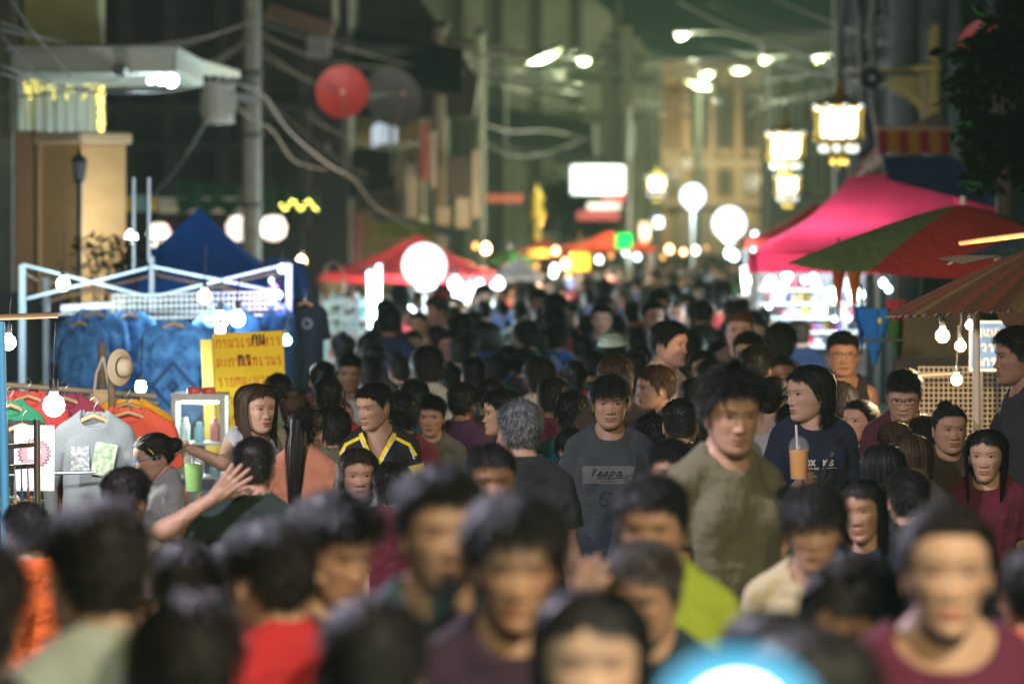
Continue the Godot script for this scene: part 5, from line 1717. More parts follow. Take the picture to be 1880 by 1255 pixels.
	for q in [[[1560, 325, de - 1.6], [1730, 308, de - 1.6], [1376, 468, dd], [1800, 452, dd]], [[1730, 308, de - 1.6], [1732, 306, de - 1.2], [1800, 452, dd], [1842, 380, de]], [[1560, 324, de - 1.2], [1560, 325, de - 1.6], [1440, 420, de], [1376, 468, dd]]]:
		var pts := PackedVector3Array()
		for r in 10:
			for k in 15:
				var u := k / 14.0
				var v := r / 9.0
				var a := at(q[0][0], q[0][1], q[0][2]).lerp(at(q[1][0], q[1][1], q[1][2]), u)
				var b := at(q[2][0], q[2][1], q[2][2]).lerp(at(q[3][0], q[3][1], q[3][2]), u)
				var w := a.lerp(b, v)
				w.y -= 0.09 * sin(PI * v) - 0.01 * sin(u * 19.0) * v
				pts.append(w)
		m = M.new()
		m.grid(pts, 10, 15)
		part("roof_panel", m, pink, pk)
	part("valance", wavy([1376, 466], [1700, 454], [1374, 500], [1700, 503], dd, dd - 0.02, 0.03), pink, pk)
	for q in [[1384, dd], [1800, dd], [1446, de], [1835, de]]:
		m = M.new()
		var b := at(q[0], 462, q[1])
		m.bar(Vector3(b.x, 0, b.z - 0.05), Vector3(b.x, b.y, b.z - 0.05), 0.05, 0.05)
		part("post", m, mat(0.35, 0.36, 0.38, 0.4, 0.3), pk)
	tent(at(1500, 372, 47.0), at(1500, 440, 47.0), 0.85, 0.9, sail(0.45, 0.03, 0.02), "red canopy tent half hidden behind the pink one", 0.1)
	var st := thing("bright_stall", "bright stall of small silver goods under the pink canopy", "stall", Vector3.ZERO)
	part("back_panel", slab(1392, 498, 1590, 690, 37.5, 37.6), mat(0.42, 0.46, 0.47, 0.5), st)
	for k in 5:
		part("shelf", slab(1394, 530 + k * 26, 1586, 534 + k * 26, 36.6, 37.4), mat(0.5, 0.52, 0.52, 0.4), st)
	m = M.new()
	for q in 170:
		m.col = [Color(0.55, 0.6, 0.62), Color(0.4, 0.45, 0.5), Color(0.6, 0.6, 0.6), Color(0.5, 0.05, 0.08), Color(0.1, 0.08, 0.3), Color(0.55, 0.35, 0.1), Color(0.05, 0.06, 0.07)][rng.randi() % 7]
		var p := at(rng.randf_range(1398, 1582), 529 + (q % 5) * 26, rng.randf_range(36.6, 37.2))
		var hh := rng.randf_range(0.04, 0.1)
		m.box(Transform3D(Basis(Vector3.UP, rng.randf()), p + Vector3(0, hh / 2, 0)), Vector3(rng.randf_range(0.02, 0.07), hh, 0.04))
	part("goods", m, vmat(1, 1, 1, 0.35), st).set_meta("kind", "stuff")
	var lb := [[1416, 520, 0.055], [1436, 531, 0.04], [1445, 508, 0.045], [1440, 521, 0.035], [1478, 514, 0.03], [1494, 513, 0.045], [1528, 543, 0.06], [1507, 569, 0.055], [1572, 512, 0.035], [1566, 540, 0.05], [1580, 541, 0.04], [1466, 576, 0.022], [1556, 584, 0.03], [1622, 520, 0.03], [1632, 531, 0.025], [1412, 563, 0.02], [1533, 586, 0.018]]
	var ll := ["far left", "second", "warm-tinged", "third", "small fourth", "round fifth", "largest round", "lower round", "small upper", "square-looking", "right-hand inner", "small low", "low right", "small outer", "outermost", "tiny low left", "tiny low right"]
	for k in lb.size():
		bulb(lb[k][0], lb[k][1], 35.6 if k < 13 else 28.0, lb[k][2], COOL if k != 2 else WHITE, 8.0, 0.55, ll[k] + " white bulb in the bright stall under the pink canopy", "bulbs of the bright stall", 0.1)
	var tl := thing("tube_lamp", "slim leaning tube lamp at the left post of the pink canopy", "tube lamp", at(1368, 515, 34.5), 0.0)
	tl.rotation.z = 0.1
	m = M.new()
	m.rod(Vector3(0, -0.12, 0), Vector3(0, 0.13, 0), 0.03, 10)
	part("lamp_tube", m, glow(1.0, 0.93, 0.9, 1.4), tl)
	m = M.new()
	m.rod(Vector3(0, 0.13, 0), Vector3(0, 0.4, 0), 0.008, 6)
	part("cord", m, mat(0.03, 0.03, 0.03), tl)
	omni(tl, Vector3(0, 0, 0.05), WHITE, 0.8, 0.03)
	globe(at(1339, 410, 50.0), 0.225, "large white globe lamp left of the pink canopy", 7.0, 0.15)
	globe(at(1272, 360, 66.0), 0.215, "smaller white globe lamp farther up the street", 7.0, 1.0)
	# right-hand vendor's things
	cup(at(1467, 852, 16.1), Color(0.8, 0.36, 0.02), "clear cup of orange juice with straw held by the woman in navy")

func far_stalls() -> void:
	# lamps of the far stalls, warm and cool
	var far := [[1020, 461, 58, 0.07, WARM, 5.0], [1018, 494, 54, 0.07, WHITE, 5.0], [1016, 503, 54, 0.06, COOL, 3.0], [1038, 485, 57, 0.085, WARM, 6.0], [975, 501, 52, 0.05, WARM, 3.0], [1100, 477, 66, 0.07, WHITE, 5.0], [1170, 472, 70, 0.065, COOL, 4.0], [1148, 464, 74, 0.05, COOL, 1.0], [1229, 458, 72, 0.085, WARM, 6.0], [1255, 463, 72, 0.06, WARM, 4.0], [1277, 460, 74, 0.08, WHITE, 5.0], [1217, 473, 70, 0.045, ORANGE, 1.5], [1297, 455, 76, 0.04, ORANGE, 1.0], [1386, 431, 54, 0.05, COOL, 2.0], [1379, 446, 53, 0.055, COOL, 2.0], [1413, 427, 56, 0.04, ORANGE, 1.0], [1340, 465, 46, 0.075, COOL, 4.0], [1348, 470, 46, 0.07, COOL, 3.0], [1122, 470, 62, 0.045, ORANGE, 1.5], [1122, 460, 64, 0.04, ORANGE, 1.0], [1045, 505, 54, 0.05, ORANGE, 2.0], [1184, 445, 80, 0.05, ORANGE, 1.5], [985, 488, 52, 0.035, ORANGE, 1.0], [873, 452, 48, 0.05, ORANGE, 1.5]]
	var by := ["below the red dark canopy's right corner", "low in the first warm cluster", "lowest in the first warm cluster", "beside the square yellow lantern", "under the long orange lantern", "midway between yellow and green lanterns", "right below the green lantern", "dim just under the green lantern", "left of the three right of the green lantern", "middle of the three right of the green lantern", "right of the three right of the green lantern", "small one left of the three", "dim ring right of the three", "upper one beside the globe lamp at the pink canopy", "lower one beside the globe lamp at the pink canopy", "at the left edge of the pink canopy's roof", "left one under the large right globe", "right one under the large right globe", "left of the green lantern, lower", "left of the green lantern, upper", "low beside the yellow lantern", "at the tall pale lantern", "under the long orange lantern's left end", "at the right corner of the red canopy"]
	var bi := 0
	for q in far:
		bi += 1
		bulb(q[0], q[1], q[2], q[3] * 0.8, q[4], 7.0 if q[4] != ORANGE else 2.2, q[5] * 0.5, ("warm" if q[4] == WARM else "orange" if q[4] == ORANGE else "white") + " bulb of the far stalls, " + by[bi - 1], ("warm" if q[4] == WARM else "orange" if q[4] == ORANGE else "white") + " bulbs of the far stalls", 0.2)
	tent(at(1000, 436, 60.0), at(995, 462, 60.0), 0.6, 0.7, sail(0.25, 0.02, 0.02), "dark red canopy left of the far orange one", 0.08)
	tent(at(1120, 424, 64.0), at(1115, 452, 64.0), 0.75, 0.8, sail(0.6, 0.07, 0.03), "orange-red canopy under the lit signboard", 0.08)
	umbrella(at(935, 456, 55.0), 0.42, 0.2, 8, [cloth(0.06, 0.2, 0.03), cloth(0.12, 0.28, 0.04)], "small green umbrella right of the red canopy")
	tent(at(955, 470, 52.0), at(945, 505, 52.0), 0.4, 0.5, cloth(0.5, 0.52, 0.55), "small white canopy under the green umbrella", 0.06)
	part_cloth("yellow_tarpaulin", wavy([700, 405], [790, 412], [690, 435], [800, 438], 52.0, 51.5, 0.03), cloth(0.2, 0.22, 0.02), "yellow-green tarpaulin above the red canopy", "tarpaulin")
	part_cloth("navy_tarpaulin", wavy([690, 388], [860, 425], [680, 402], [850, 440], 54.0, 53.5, 0.02), cloth(0.02, 0.035, 0.06), "navy tarpaulin slope above the red canopy", "tarpaulin")
	# glowing boxes
	for q in [[1065, 480, 58.0, 0.13, 0.14, Color(1.0, 0.6, 0.05), 1.0, "square yellow lantern among the far warm bulbs"], [990, 464, 54.0, 0.15, 0.06, Color(1.0, 0.5, 0.08), 0.9, "long orange lantern left of the far warm bulbs"], [1145, 442, 58.0, 0.11, 0.12, Color(0.0, 0.75, 0.12), 0.9, "green lantern before the far orange-red canopy"], [1183, 425, 78.0, 0.1, 0.2, Color(1.0, 0.75, 0.5), 0.8, "tall pale lantern right of the green one"], [1208, 408, 82.0, 0.1, 0.12, Color(0.75, 0.95, 1.0), 0.8, "bluish lantern under the far gilded one"]]:
		var t := thing("box_lantern", q[7], "lantern", at(q[0], q[1], q[2]), 0.15)
		var m := boxm(Vector3(-q[3], -q[4], -q[3]), Vector3(q[3], q[4], q[3]), 0.02)
		part("shade", m, glow(q[5].r, q[5].g, q[5].b, q[6]), t)
		m = M.new()
		for s in [-1, 1]:
			m.bar(Vector3(-q[3] * 1.04, s * q[4], q[3] * 1.03), Vector3(q[3] * 1.04, s * q[4], q[3] * 1.03), 0.02, 0.02)
		m.rod(Vector3(0, q[4], 0), Vector3(0, q[4] + 0.3, 0), 0.008, 5)
		part("frame", m, mat(0.1, 0.06, 0.02), t)
		omni(t, Vector3(0, 0, q[3] + 0.06), q[5], 0.3, 0.08)
	# low goods tables on both sides, farther up
	for k in 9:
		var d := 40.0 + k * 5.0
		for s in 2:
			var x := edge_l(d) - 0.55 if s == 0 else edge_r(d) + 0.55
			var t := thing("stall_table", "cloth-covered stall table along the %s side, %s" % [["left", "right"][s], ["beside the red canopy", "just past the red canopy", "near the green umbrella", "near the first warm bulbs", "by the yellow lantern", "by the orange-red canopy", "by the green lantern", "near the tall pale lantern", "farthest up the street"][k]], "table", Vector3(x, 0, -d))
			part("cloth", boxm(Vector3(-0.5, 0, -0.9), Vector3(0.5, 0.8, 0.9), 0.03), [cloth(0.2, 0.05, 0.04), cloth(0.06, 0.1, 0.2), cloth(0.3, 0.28, 0.22)][k % 3], t)
			var m := M.new()
			var rng := RandomNumberGenerator.new()
			rng.seed = k * 2 + s
			for q in 30:
				m.col = Color(rng.randf() * 0.6, rng.randf() * 0.5, rng.randf() * 0.4)
				var hh := rng.randf_range(0.05, 0.25)
				m.box(Transform3D(Basis(Vector3.UP, rng.randf()), Vector3(rng.randf_range(-0.4, 0.4), 0.8 + hh / 2, rng.randf_range(-0.8, 0.8))), Vector3(0.12, hh, 0.1))
			part("goods", m, vmat(1, 1, 1, 0.6), t).set_meta("kind", "stuff")

# ------------------------------------------------------------------ heads (centimetres inside, metres out)
const HY := [-11.4, -11.0, -10.2, -9.0, -7.5, -6.0, -4.5, -3.0, -1.5, 0.0, 1.5, 3.0, 4.5, 6.0, 7.5, 9.0, 10.2, 10.9, 11.2]
const HF := [5.5, 7.3, 8.3, 8.6, 8.4, 8.6, 8.7, 8.8, 8.8, 8.7, 9.1, 9.4, 9.2, 8.7, 7.8, 6.2, 4.0, 1.8, -1.0]
const HB := [3.5, 1.6, -0.5, -2.6, -4.6, -6.3, -7.7, -8.7, -9.3, -9.8, -10.1, -10.2, -10.1, -9.8, -9.0, -7.5, -5.5, -3.5, -1.0]
const HW := [0.5, 2.1, 3.5, 4.7, 5.6, 6.15, 6.5, 6.8, 7.05, 7.25, 7.4, 7.5, 7.5, 7.2, 6.5, 5.2, 3.5, 1.8, 0.02]

func hprof(y: float) -> Vector3:   # front z, back z, half width
	y = clampf(y, -11.4, 11.2)
	var k := 0
	while k < 17 and HY[k + 1] < y:
		k += 1
	var t: float = (y - HY[k]) / (HY[k + 1] - HY[k])
	var a := maxi(k - 1, 0)
	var b := mini(k + 2, 18)
	var d0: float = HY[k] - HY[a] if a != k else 1.0
	var d1: float = HY[b] - HY[k + 1] if b != k + 1 else 1.0
	var dk: float = HY[k + 1] - HY[k]
	return Vector3(
		cubic_interpolate_in_time(HF[k], HF[k + 1], HF[a], HF[b], t, dk, -d0, dk + d1),
		cubic_interpolate_in_time(HB[k], HB[k + 1], HB[a], HB[b], t, dk, -d0, dk + d1),
		cubic_interpolate_in_time(HW[k], HW[k + 1], HW[a], HW[b], t, dk, -d0, dk + d1))

func hring(pr: Vector3, a: float, n: float) -> Vector3:   # x, 0, z on the ring at angle a (0 = front, + = towards +x)
	var cz := lerpf(pr.y, pr.x, 0.5)
	var s := sin(a)
	var c := cos(a)
	var e := 2.0 / n
	var x := pr.z * signf(s) * pow(absf(s), e)
	var z := cz + (pr.x - cz if c > 0.0 else cz - pr.y) * signf(c) * pow(absf(c), e)
	return Vector3(x, 0, z)

func scalp(y: float, a: float) -> Vector3:
	var q := hring(hprof(y), a, 2.2)
	q.y = y
	return q

func scalp_n(y: float, a: float) -> Vector3:
	var p := scalp(y, a)
	var py := scalp(minf(y + 0.4, 11.19), a) - scalp(maxf(y - 0.4, -11.0), a)
	var pa := scalp(y, a + 0.05) - scalp(y, a - 0.05)
	var nn := py.cross(-pa) * -1.0
	if nn.length() < 1e-6:
		return (p - Vector3(0, 2, -0.5)).normalized()
	nn = nn.normalized()
	if nn.dot(p - Vector3(0, 1.0, -0.6)) < 0.0:
		nn = -nn
	return nn

func g2(x: float, y: float, sx: float, sy: float) -> float:
	return exp(-(x * x) / (sx * sx) - (y * y) / (sy * sy))

func make_head(o: Dictionary, fine: bool) -> M:
	var m := M.new()
	var wide: float = o.get("wide", 1.0)
	var jaw: float = o.get("jaw", 1.0)
	var nose: float = o.get("nose", 1.0)
	var nosew: float = o.get("nosew", 1.1)
	var lips: float = o.get("lips", 1.0)
	var open: float = o.get("open", 1.0)
	var mouth: float = o.get("mouth", 0.0)
	var brow: float = o.get("brow", 1.0)
	var cheek: float = o.get("cheek", 1.0)
	var look: float = o.get("look", 0.0)
	var fem: float = o.get("fem", 0.0)
	var beard: float = o.get("beard", 0.0)
	var old: float = o.get("old", 0.0)
	var spots := FastNoiseLite.new()
	spots.frequency = 0.35
	spots.fractal_octaves = 4
	var ys := PackedFloat32Array()
	var as_ := PackedFloat32Array()
	if fine:
		for k in 9:
			ys.append(11.2 - 1.2 * pow(k / 9.0, 2.0))
		for k in 14:
			ys.append(10.0 - 3.0 * k / 14.0)
		for k in 84:
			ys.append(7.0 - 17.0 * k / 84.0)
		for k in 9:
			ys.append(-10.0 - 1.4 * (1.0 - pow(1.0 - k / 8.0, 2.0)))
		for k in 20:
			as_.append(PI - (PI - 1.55) * k / 20.0)
		for k in 11:
			as_.append(1.55 - 0.85 * k / 11.0)
		for k in 52:
			as_.append(0.7 - 1.4 * k / 52.0)
		for k in 11:
			as_.append(-0.7 - 0.85 * k / 11.0)
		for k in 20:
			as_.append(-1.55 - (PI - 1.55) * k / 20.0)
	else:
		for k in 5:
			ys.append(11.2 - 1.6 * pow(k / 5.0, 2.0))
		for k in 31:
			ys.append(9.6 - 20.0 * k / 31.0)
		for k in 4:
			ys.append(-10.4 - 1.0 * k / 3.0)
		for k in 8:
			as_.append(PI - (PI - 1.2) * k / 8.0)
		for k in 20:
			as_.append(1.2 - 2.4 * k / 20.0)
		for k in 8:
			as_.append(-1.2 - (PI - 1.2) * k / 8.0)
	var rows := ys.size()
	var cols := as_.size()
	var pts := PackedVector3Array()
	var cs := PackedColorArray()
	for r in rows:
		var y := ys[r]
		var pr := hprof(y)
		pr.z *= 1.035 * wide * lerpf(1.0, jaw, smoothstep(-1.0, -6.5, y))
		var nn := lerpf(2.08, 2.25, smoothstep(-6.0, -1.0, y))
		for k in cols:
			var q := hring(pr, as_[k], nn)
			q.y = y
			var cc := Color(1, 1, 1)
			var x := q.x
			var ax := absf(x)
			if q.z > 0.0 and y > -11.0 and y < 7.0:
				var dz := 0.0
				# nose
				if y < 2.4 and y > -5.2 and ax < 3.2:
					var t := clampf((1.4 - y) / 4.8, 0.0, 1.0)
					var cut := smoothstep(-4.9, -3.7, y)
					var sg := lerpf(1.0, 1.2, t) * lerpf(1.0, nosew, t)
					dz += lerpf(0.02, 1.2, pow(t, 1.3)) * nose * cut * exp(-(x * x) / (sg * sg))
					dz += 0.6 * nose * g2(x, y + 3.25, 1.05 * nosew, 0.95) * cut
					dz += 0.7 * g2(ax - 1.35 * nosew, y + 3.6, 0.72, 0.75) * smoothstep(-4.6, -4.1, y)
					dz -= 0.25 * g2(ax - 2.15 * nosew, y + 3.7, 0.4, 0.7)
					var nos := g2(ax - 0.75 * nosew, y + 4.4, 0.42, 0.22)
					dz -= 0.25 * nos
					cc = cc.lerp(Color(0.16, 0.08, 0.06), minf(1.0, nos * 1.05))
				# brow, eye socket, eyeball, lids
				dz += (0.22 - 0.2 * fem) * g2(ax - 2.9, y - 2.3, 2.6, 0.9)
				dz -= (0.44 - 0.08 * fem) * g2(ax - 2.9, y - 0.7, 1.8, 1.05)
				dz -= 0.22 * g2(ax - 1.5, y - 0.8, 0.7, 0.9)
				dz += 0.5 * g2(ax - 3.15, y - 0.35, 1.25, 0.72)
				var ex := (ax - 3.15) / 1.5
				if absf(ex) < 1.15 and y < 1.6 and y > -0.9:
					var arch := maxf(0.0, 1.0 - ex * ex)
					var yu := 0.38 + (0.56 * open) * arch + 0.1 * ex
					var yl := 0.38 - (0.34 * open) * arch + 0.1 * ex
					var ins := smoothstep(yl - 0.08, yl + 0.08, y) * smoothstep(yu + 0.08, yu - 0.08, y) * smoothstep(1.05, 0.95, absf(ex))
					dz += 0.16 * g2(0.0, y - yu - 0.12, 1.0, 0.16) * arch
					dz -= 0.12 * g2(0.0, y - yu - 0.42, 1.0, 0.13) * arch
					dz -= 0.08 * ins
					var white := Color(1.35, 1.5, 1.6).lerp(Color(0.9, 0.8, 0.75), absf(ex) * 0.5)
					var ix := x - signf(x) * 3.15 - look
					var ir := sqrt(ix * ix + (y - 0.42) * (y - 0.42))
					white = white.lerp(Color(0.05, 0.03, 0.025), smoothstep(0.74, 0.6, ir))
					cc = cc.lerp(white, ins)
					cc = cc.lerp(Color(0.1, 0.07, 0.06), minf(1.0, (0.95 + 0.1 * fem) * g2(0.0, y - yu, 1.0, 0.2) * smoothstep(1.12, 0.95, absf(ex))))
					cc = cc.lerp(Color(0.45, 0.3, 0.27), 0.5 * g2(0.0, y - yl, 1.0, 0.12) * smoothstep(1.0, 0.8, absf(ex)))
					cc = cc.lerp(Color(0.5, 0.36, 0.33), 0.45 * g2(0.0, y - yu - 0.42, 1.0, 0.12) * arch)
				# shade of the skin round the eyes, eyebrows
				cc = cc * Color(1, 1, 1).lerp(Color(0.84, 0.77, 0.75), 0.4 * g2(ax - 2.9, y - 0.3, 1.9, 1.1))
				var bx := clampf((ax - 3.2) / 2.1, -1.3, 1.3)
				var by := 2.15 - 0.45 * bx * bx + 0.28 * bx + 0.12 * fem
				var bw := (0.25 - 0.07 * fem) * brow * (1.0 - 0.45 * maxf(0.0, bx))
				var bm := g2(0.0, y - by, 1.0, bw) * smoothstep(1.2, 0.85, absf(bx))
				dz += 0.12 * bm
				cc = cc.lerp(Color(0.13, 0.095, 0.08), minf(1.0, bm * 0.95))
				# cheeks
				dz += 0.36 * cheek * g2(ax - 4.3, y + 2.3, 2.2, 2.0)
				dz -= 0.2 * g2(ax - 4.9, y + 5.6, 1.4, 1.9) * (1.8 - cheek)
				dz -= 0.16 * (1.0 + old) * g2(ax - 2.75 + (y + 4.0) * 0.28, y + 5.0, 0.35, 1.2)
				cc = cc * Color(1, 1, 1).lerp(Color(1.06, 0.86, 0.82), 0.5 * g2(ax - 4.2, y + 2.2, 1.8, 1.6))
				# mouth
				if y < -2.0 and y > -10.5 and ax < 6.0:
					var lx := clampf(ax / 2.55, 0.0, 1.6)
					var my := -6.45 + 0.1 * lx * lx
					var gap := mouth * maxf(0.0, 1.0 - lx * lx)
					dz += 0.55 * g2(x, y + 6.4, 3.0, 1.7)
					var up := g2(0.0, y - my - 0.42 * lips, 1.0, 0.42 * lips) * smoothstep(1.05, 0.55, lx)
					var lo := g2(0.0, y - my + 0.62 * lips + gap, 1.0, 0.5 * lips) * smoothstep(1.0, 0.5, lx)
					dz += 0.3 * up + 0.36 * lo
					dz -= 0.26 * g2(0.0, y - my + gap * 0.4, 1.0, 0.16 + gap * 0.5) * smoothstep(1.15, 0.8, lx)
					dz -= 0.12 * g2(x, y + 5.2, 0.45, 0.5)
					dz -= 0.3 * g2(x, y + 8.05, 1.7, 0.5)
					var lipc := Color(0.78, 0.52, 0.5).lerp(Color(0.85, 0.42, 0.42), fem)
					cc = cc.lerp(lipc, minf(1.0, maxf(up, lo) * 1.1) * smoothstep(1.05, 0.8, lx))
					cc = cc.lerp(Color(0.16, 0.07, 0.06), minf(1.0, 1.0 * g2(0.0, y - my + gap * 0.5, 1.0, 0.11 + gap * 0.45)) * smoothstep(1.12, 0.9, lx))
					if mouth > 0.3:
						cc = cc.lerp(Color(1.5, 1.55, 1.5), 0.9 * g2(0.0, y - my + 0.14, 1.0, 0.2) * smoothstep(0.8, 0.55, lx))
					if beard > 0.0:
						cc = cc.lerp(Color(0.3, 0.24, 0.2), beard * 0.75 * g2(x, y + 5.35, 2.3, 0.38))
				# chin
				dz += 0.5 * g2(x, y + 9.6, 1.7, 1.0)
				if beard > 0.0:
					cc = cc.lerp(Color(0.4, 0.32, 0.28), beard * 0.5 * g2(x, y + 9.6, 2.2, 1.2))
				q.z += dz * smoothstep(0.0, 2.5, q.z)
			# hair roots: shaved or thin hair shows the scalp dark
			var hl := hairline(as_[k], o.get("line", 0.0))
			var above := smoothstep(hl - 0.5, hl + 0.5, y)
			cc = cc.lerp(Color(0.1, 0.08, 0.07), above * 0.92)
			var sp := 1.0 + 0.13 * spots.get_noise_3d(q.x, q.y, q.z)
			cs.append(Color(cc.r * sp, cc.g * sp * sp, cc.b * sp * sp))
			pts.append(q * 0.01)
	m.grid(pts, rows, cols, true, cs)
	m.col = Color(1, 1, 1)
	# ears
	for s in [-1.0, 1.0]:
		var ep := PackedVector3Array()
		var er := 9
		var ec := 14
		var eb := Basis(Vector3.UP, s * 0.5) * Basis(Vector3.RIGHT, -0.22)
		for r in er:
			var th := PI * r / (er - 1)
			for k in ec:
				var ph := TAU * k / ec * -1.0
				var q := Vector3(sin(th) * cos(ph) * 0.75, cos(th) * 3.15, sin(th) * sin(ph) * 1.75)
				q.z *= lerpf(0.62, 1.1, smoothstep(-3.0, 1.2, q.y))
				var rr := sqrt(q.y * q.y / 9.9 + q.z * q.z / 3.0)
				if q.x * s > 0.0:
					q.x -= s * 0.95 * smoothstep(0.85, 0.2, rr)
				ep.append((eb * q + Vector3(s * (7.35 * wide), -0.6, -0.9)) * 0.01)
		m.grid(ep, er, ec, true)
	return m

func hairline(a: float, line := 0.0) -> float:   # lowest hair (cm) at that angle
	var d := absf(rad_to_deg(a))
	var xs := [0.0, 30.0, 50.0, 64.0, 78.0, 90.0, 100.0, 112.0, 130.0, 180.0]
	var yy := [6.6, 6.4, 5.2, 3.0, -0.8, 1.2, 2.2, -1.5, -4.5, -6.8]
	var k := 0
	while k < 8 and xs[k + 1] < d:
		k += 1
	return lerpf(yy[k], yy[k + 1], smoothstep(0.0, 1.0, (d - xs[k]) / (xs[k + 1] - xs[k]))) + line * smoothstep(70.0, 40.0, d)

# ------------------------------------------------------------------ hair
func ribbon(m: M, p: PackedVector3Array, nn: Vector3, w: float, w_end := 0.15) -> void:
	var v0 := m.v.size()
	var cnt := p.size()
	for k in cnt:
		var d := (p[mini(k + 1, cnt - 1)] - p[maxi(k - 1, 0)]).normalized()
		var side := d.cross(nn).normalized()
		var t := float(k) / (cnt - 1)
		var ww := w * lerpf(1.0, w_end, t * t)
		var n1 := side.cross(d).normalized()
		if n1.dot(nn) < 0.0:
			n1 = -n1
		m.vert(p[k] - side * ww, (n1 - side * 0.6).normalized())
		m.vert(p[k] + side * ww, (n1 + side * 0.6).normalized())
	for k in cnt - 1:
		var b := v0 + k * 2
		m.quad(b, b + 2, b + 3, b + 1)

func make_hair(o: Dictionary) -> M:
	var m := M.new()
	var rng := RandomNumberGenerator.new()
	rng.seed = o.get("seed", 1)
	var nz := FastNoiseLite.new()
	nz.seed = o.get("seed", 1)
	nz.frequency = 0.5
	var top: float = o.get("top", 2.2)
	var side: float = o.get("side", 1.0)
	var back: float = o.get("back", 1.2)
	var rough: float = o.get("rough", 0.35)
	var line: float = o.get("line", 0.0)
	var grey: float = o.get("grey", 0.0)
	var brown: float = o.get("brown", 0.0)
	var base := Color(0.011, 0.009, 0.008).lerp(Color(0.06, 0.032, 0.016), brown)
	var cols := 44
	var rows := 22
	var pts := PackedVector3Array()
	var cs := PackedColorArray()
	for r in rows:
		var t := float(r) / (rows - 1)
		for k in cols:
			var a := -TAU * k / cols + PI
			var hl: float = hairline(a, line) + o.get("fade", 0.0) * smoothstep(1.0, 1.8, absf(a))
			var y := lerpf(11.2, hl, 1.0 - pow(1.0 - t, 0.85) if t < 1.0 else 1.0)
			if r == 0:
				y = 11.18
			var p := scalp(y, a)
			var nn := scalp_n(y, a)
			var th := hair_thick(y, a, top, side, back) * 0.86 * (1.0 - 0.9 * pow(t, 5.0))
			th += rough * nz.get_noise_3d(p.x * 1.3, p.y * 0.7, p.z * 1.3) * 2.0 * (1.0 - pow(t, 4.0))
			if r == rows - 1:
				th = -0.4
			pts.append((p + nn * maxf(th, -0.4)) * 0.01)
			cs.append(grizzle(base, grey, rng, y, a))
	m.grid(pts, rows, cols, true, cs)
	# tufts
	var cnt := int(o.get("tufts", 900) * 1.9)
	var leng: float = o.get("len", 2.6)
	var lift: float = o.get("lift", 0.45)
	var bun = o.get("bun", null)
	for k in cnt:
		var a := rng.randf_range(-PI, PI)
		var hl: float = hairline(a, line) + o.get("fade", 0.0) * smoothstep(1.0, 1.8, absf(a))
		var y := lerpf(hl, 11.15, rng.randf())
		var p := scalp(y, a)
		var nn := scalp_n(y, a)
		var th := hair_thick(y, a, top, side, back)
		var down := (scalp(y - 0.6, a) - p)
		down = (down - nn * down.dot(nn)).normalized()
		var swirl := nn.cross(down)
		var d: Vector3 = down + swirl * (rng.randf_range(-0.45, 0.45) + o.get("sweep", 0.25))
		var front := smoothstep(1.1, 0.4, absf(a)) * smoothstep(5.0, 8.0, y)
		var L: float = leng * rng.randf_range(0.6, 1.25) * lerpf(0.55, 1.0, clampf(th / maxf(top, 0.5), 0.0, 1.0))
		var lf: float = lift * rng.randf_range(0.3, 1.5)
		if k % 14 == 0:
			lf += rng.randf_range(0.5, 1.1)
			L *= 1.25
		if bun != null:
			var to: Vector3 = (bun as Vector3) - p
			to = (to - nn * to.dot(nn)).normalized()
			d = to + swirl * rng.randf_range(-0.1, 0.1)
			lf = 0.06 * rng.randf_range(0.0, 2.0) + (rng.randf_range(0.1, 0.5) if k % 16 == 0 else 0.0)
		elif o.has("hang"):
			var away := Vector3(cos(a), 0, -sin(a)) * signf(p.x + 0.6)
			L *= 0.8
			d = down * 0.9 + (away - nn * away.dot(nn)) * (0.9 * smoothstep(2.6, 1.2, absf(a))) + swirl * rng.randf_range(-0.12, 0.12)
			lf = o.get("lift", 0.1) * rng.randf_range(0.0, 1.5)
		elif o.get("fringe", 0.0) > 0.0 and front > 0.1:
			L = lerpf(L, o.fringe * rng.randf_range(0.75, 1.1), front)
			lf *= 0.5
		elif o.get("quiff", 0.0) > 0.0 and front > 0.1:
			lf += o.quiff * front
			L *= 1.0 + 0.5 * front
		m.col = grizzle(base, grey, rng, y, a)
		var pp := PackedVector3Array()
		var q := p + nn * maxf(0.05, th * 0.92 - 0.1)
		var dd: Vector3 = (d.normalized() + nn * lf).normalized()
		for s in 4:
			pp.append(q * 0.01)
			dd = (dd + Vector3(0, -0.16, 0)).normalized()
			q += dd * L / 3.0
			# keep outside of the head
			if q.y < 11.0 and q.y > -9.0:
				var aa := atan2(q.x, q.z + 0.5)
				var sp := scalp(q.y, aa)
				var r1 := Vector2(q.x, q.z + 0.5).length()
				var r2 := Vector2(sp.x, sp.z + 0.5).length() + 0.45
				if r1 < r2:
					q.x *= r2 / maxf(r1, 0.1)
					q.z = (q.z + 0.5) * r2 / maxf(r1, 0.1) - 0.5
		ribbon(m, pp, nn, rng.randf_range(0.0012, 0.003))
	# hanging hair
	if o.has("hang"):
		var y_end: float = o.hang
		var a0: float = deg_to_rad(o.get("open", 62.0))
		var wave: float = o.get("wave", 0.2)
		var flare: float = o.get("flare", 0.0)
		# an inner sheet so that nothing shows through
		var sp := PackedVector3Array()
		var sc := PackedColorArray()
		var R := 20
		var C := 40
		for r in R:
			var t := float(r) / (R - 1)
			for k in C:
				var a := lerpf(-a0 - 0.12, -TAU + a0 + 0.12, float(k) / (C - 1))
				sp.append(hang_pt(t, a, y_end * 0.94, 0.6, flare, wave, nz) * 0.01)
				sc.append(base)
		m.grid(sp, R, C, false, sc)
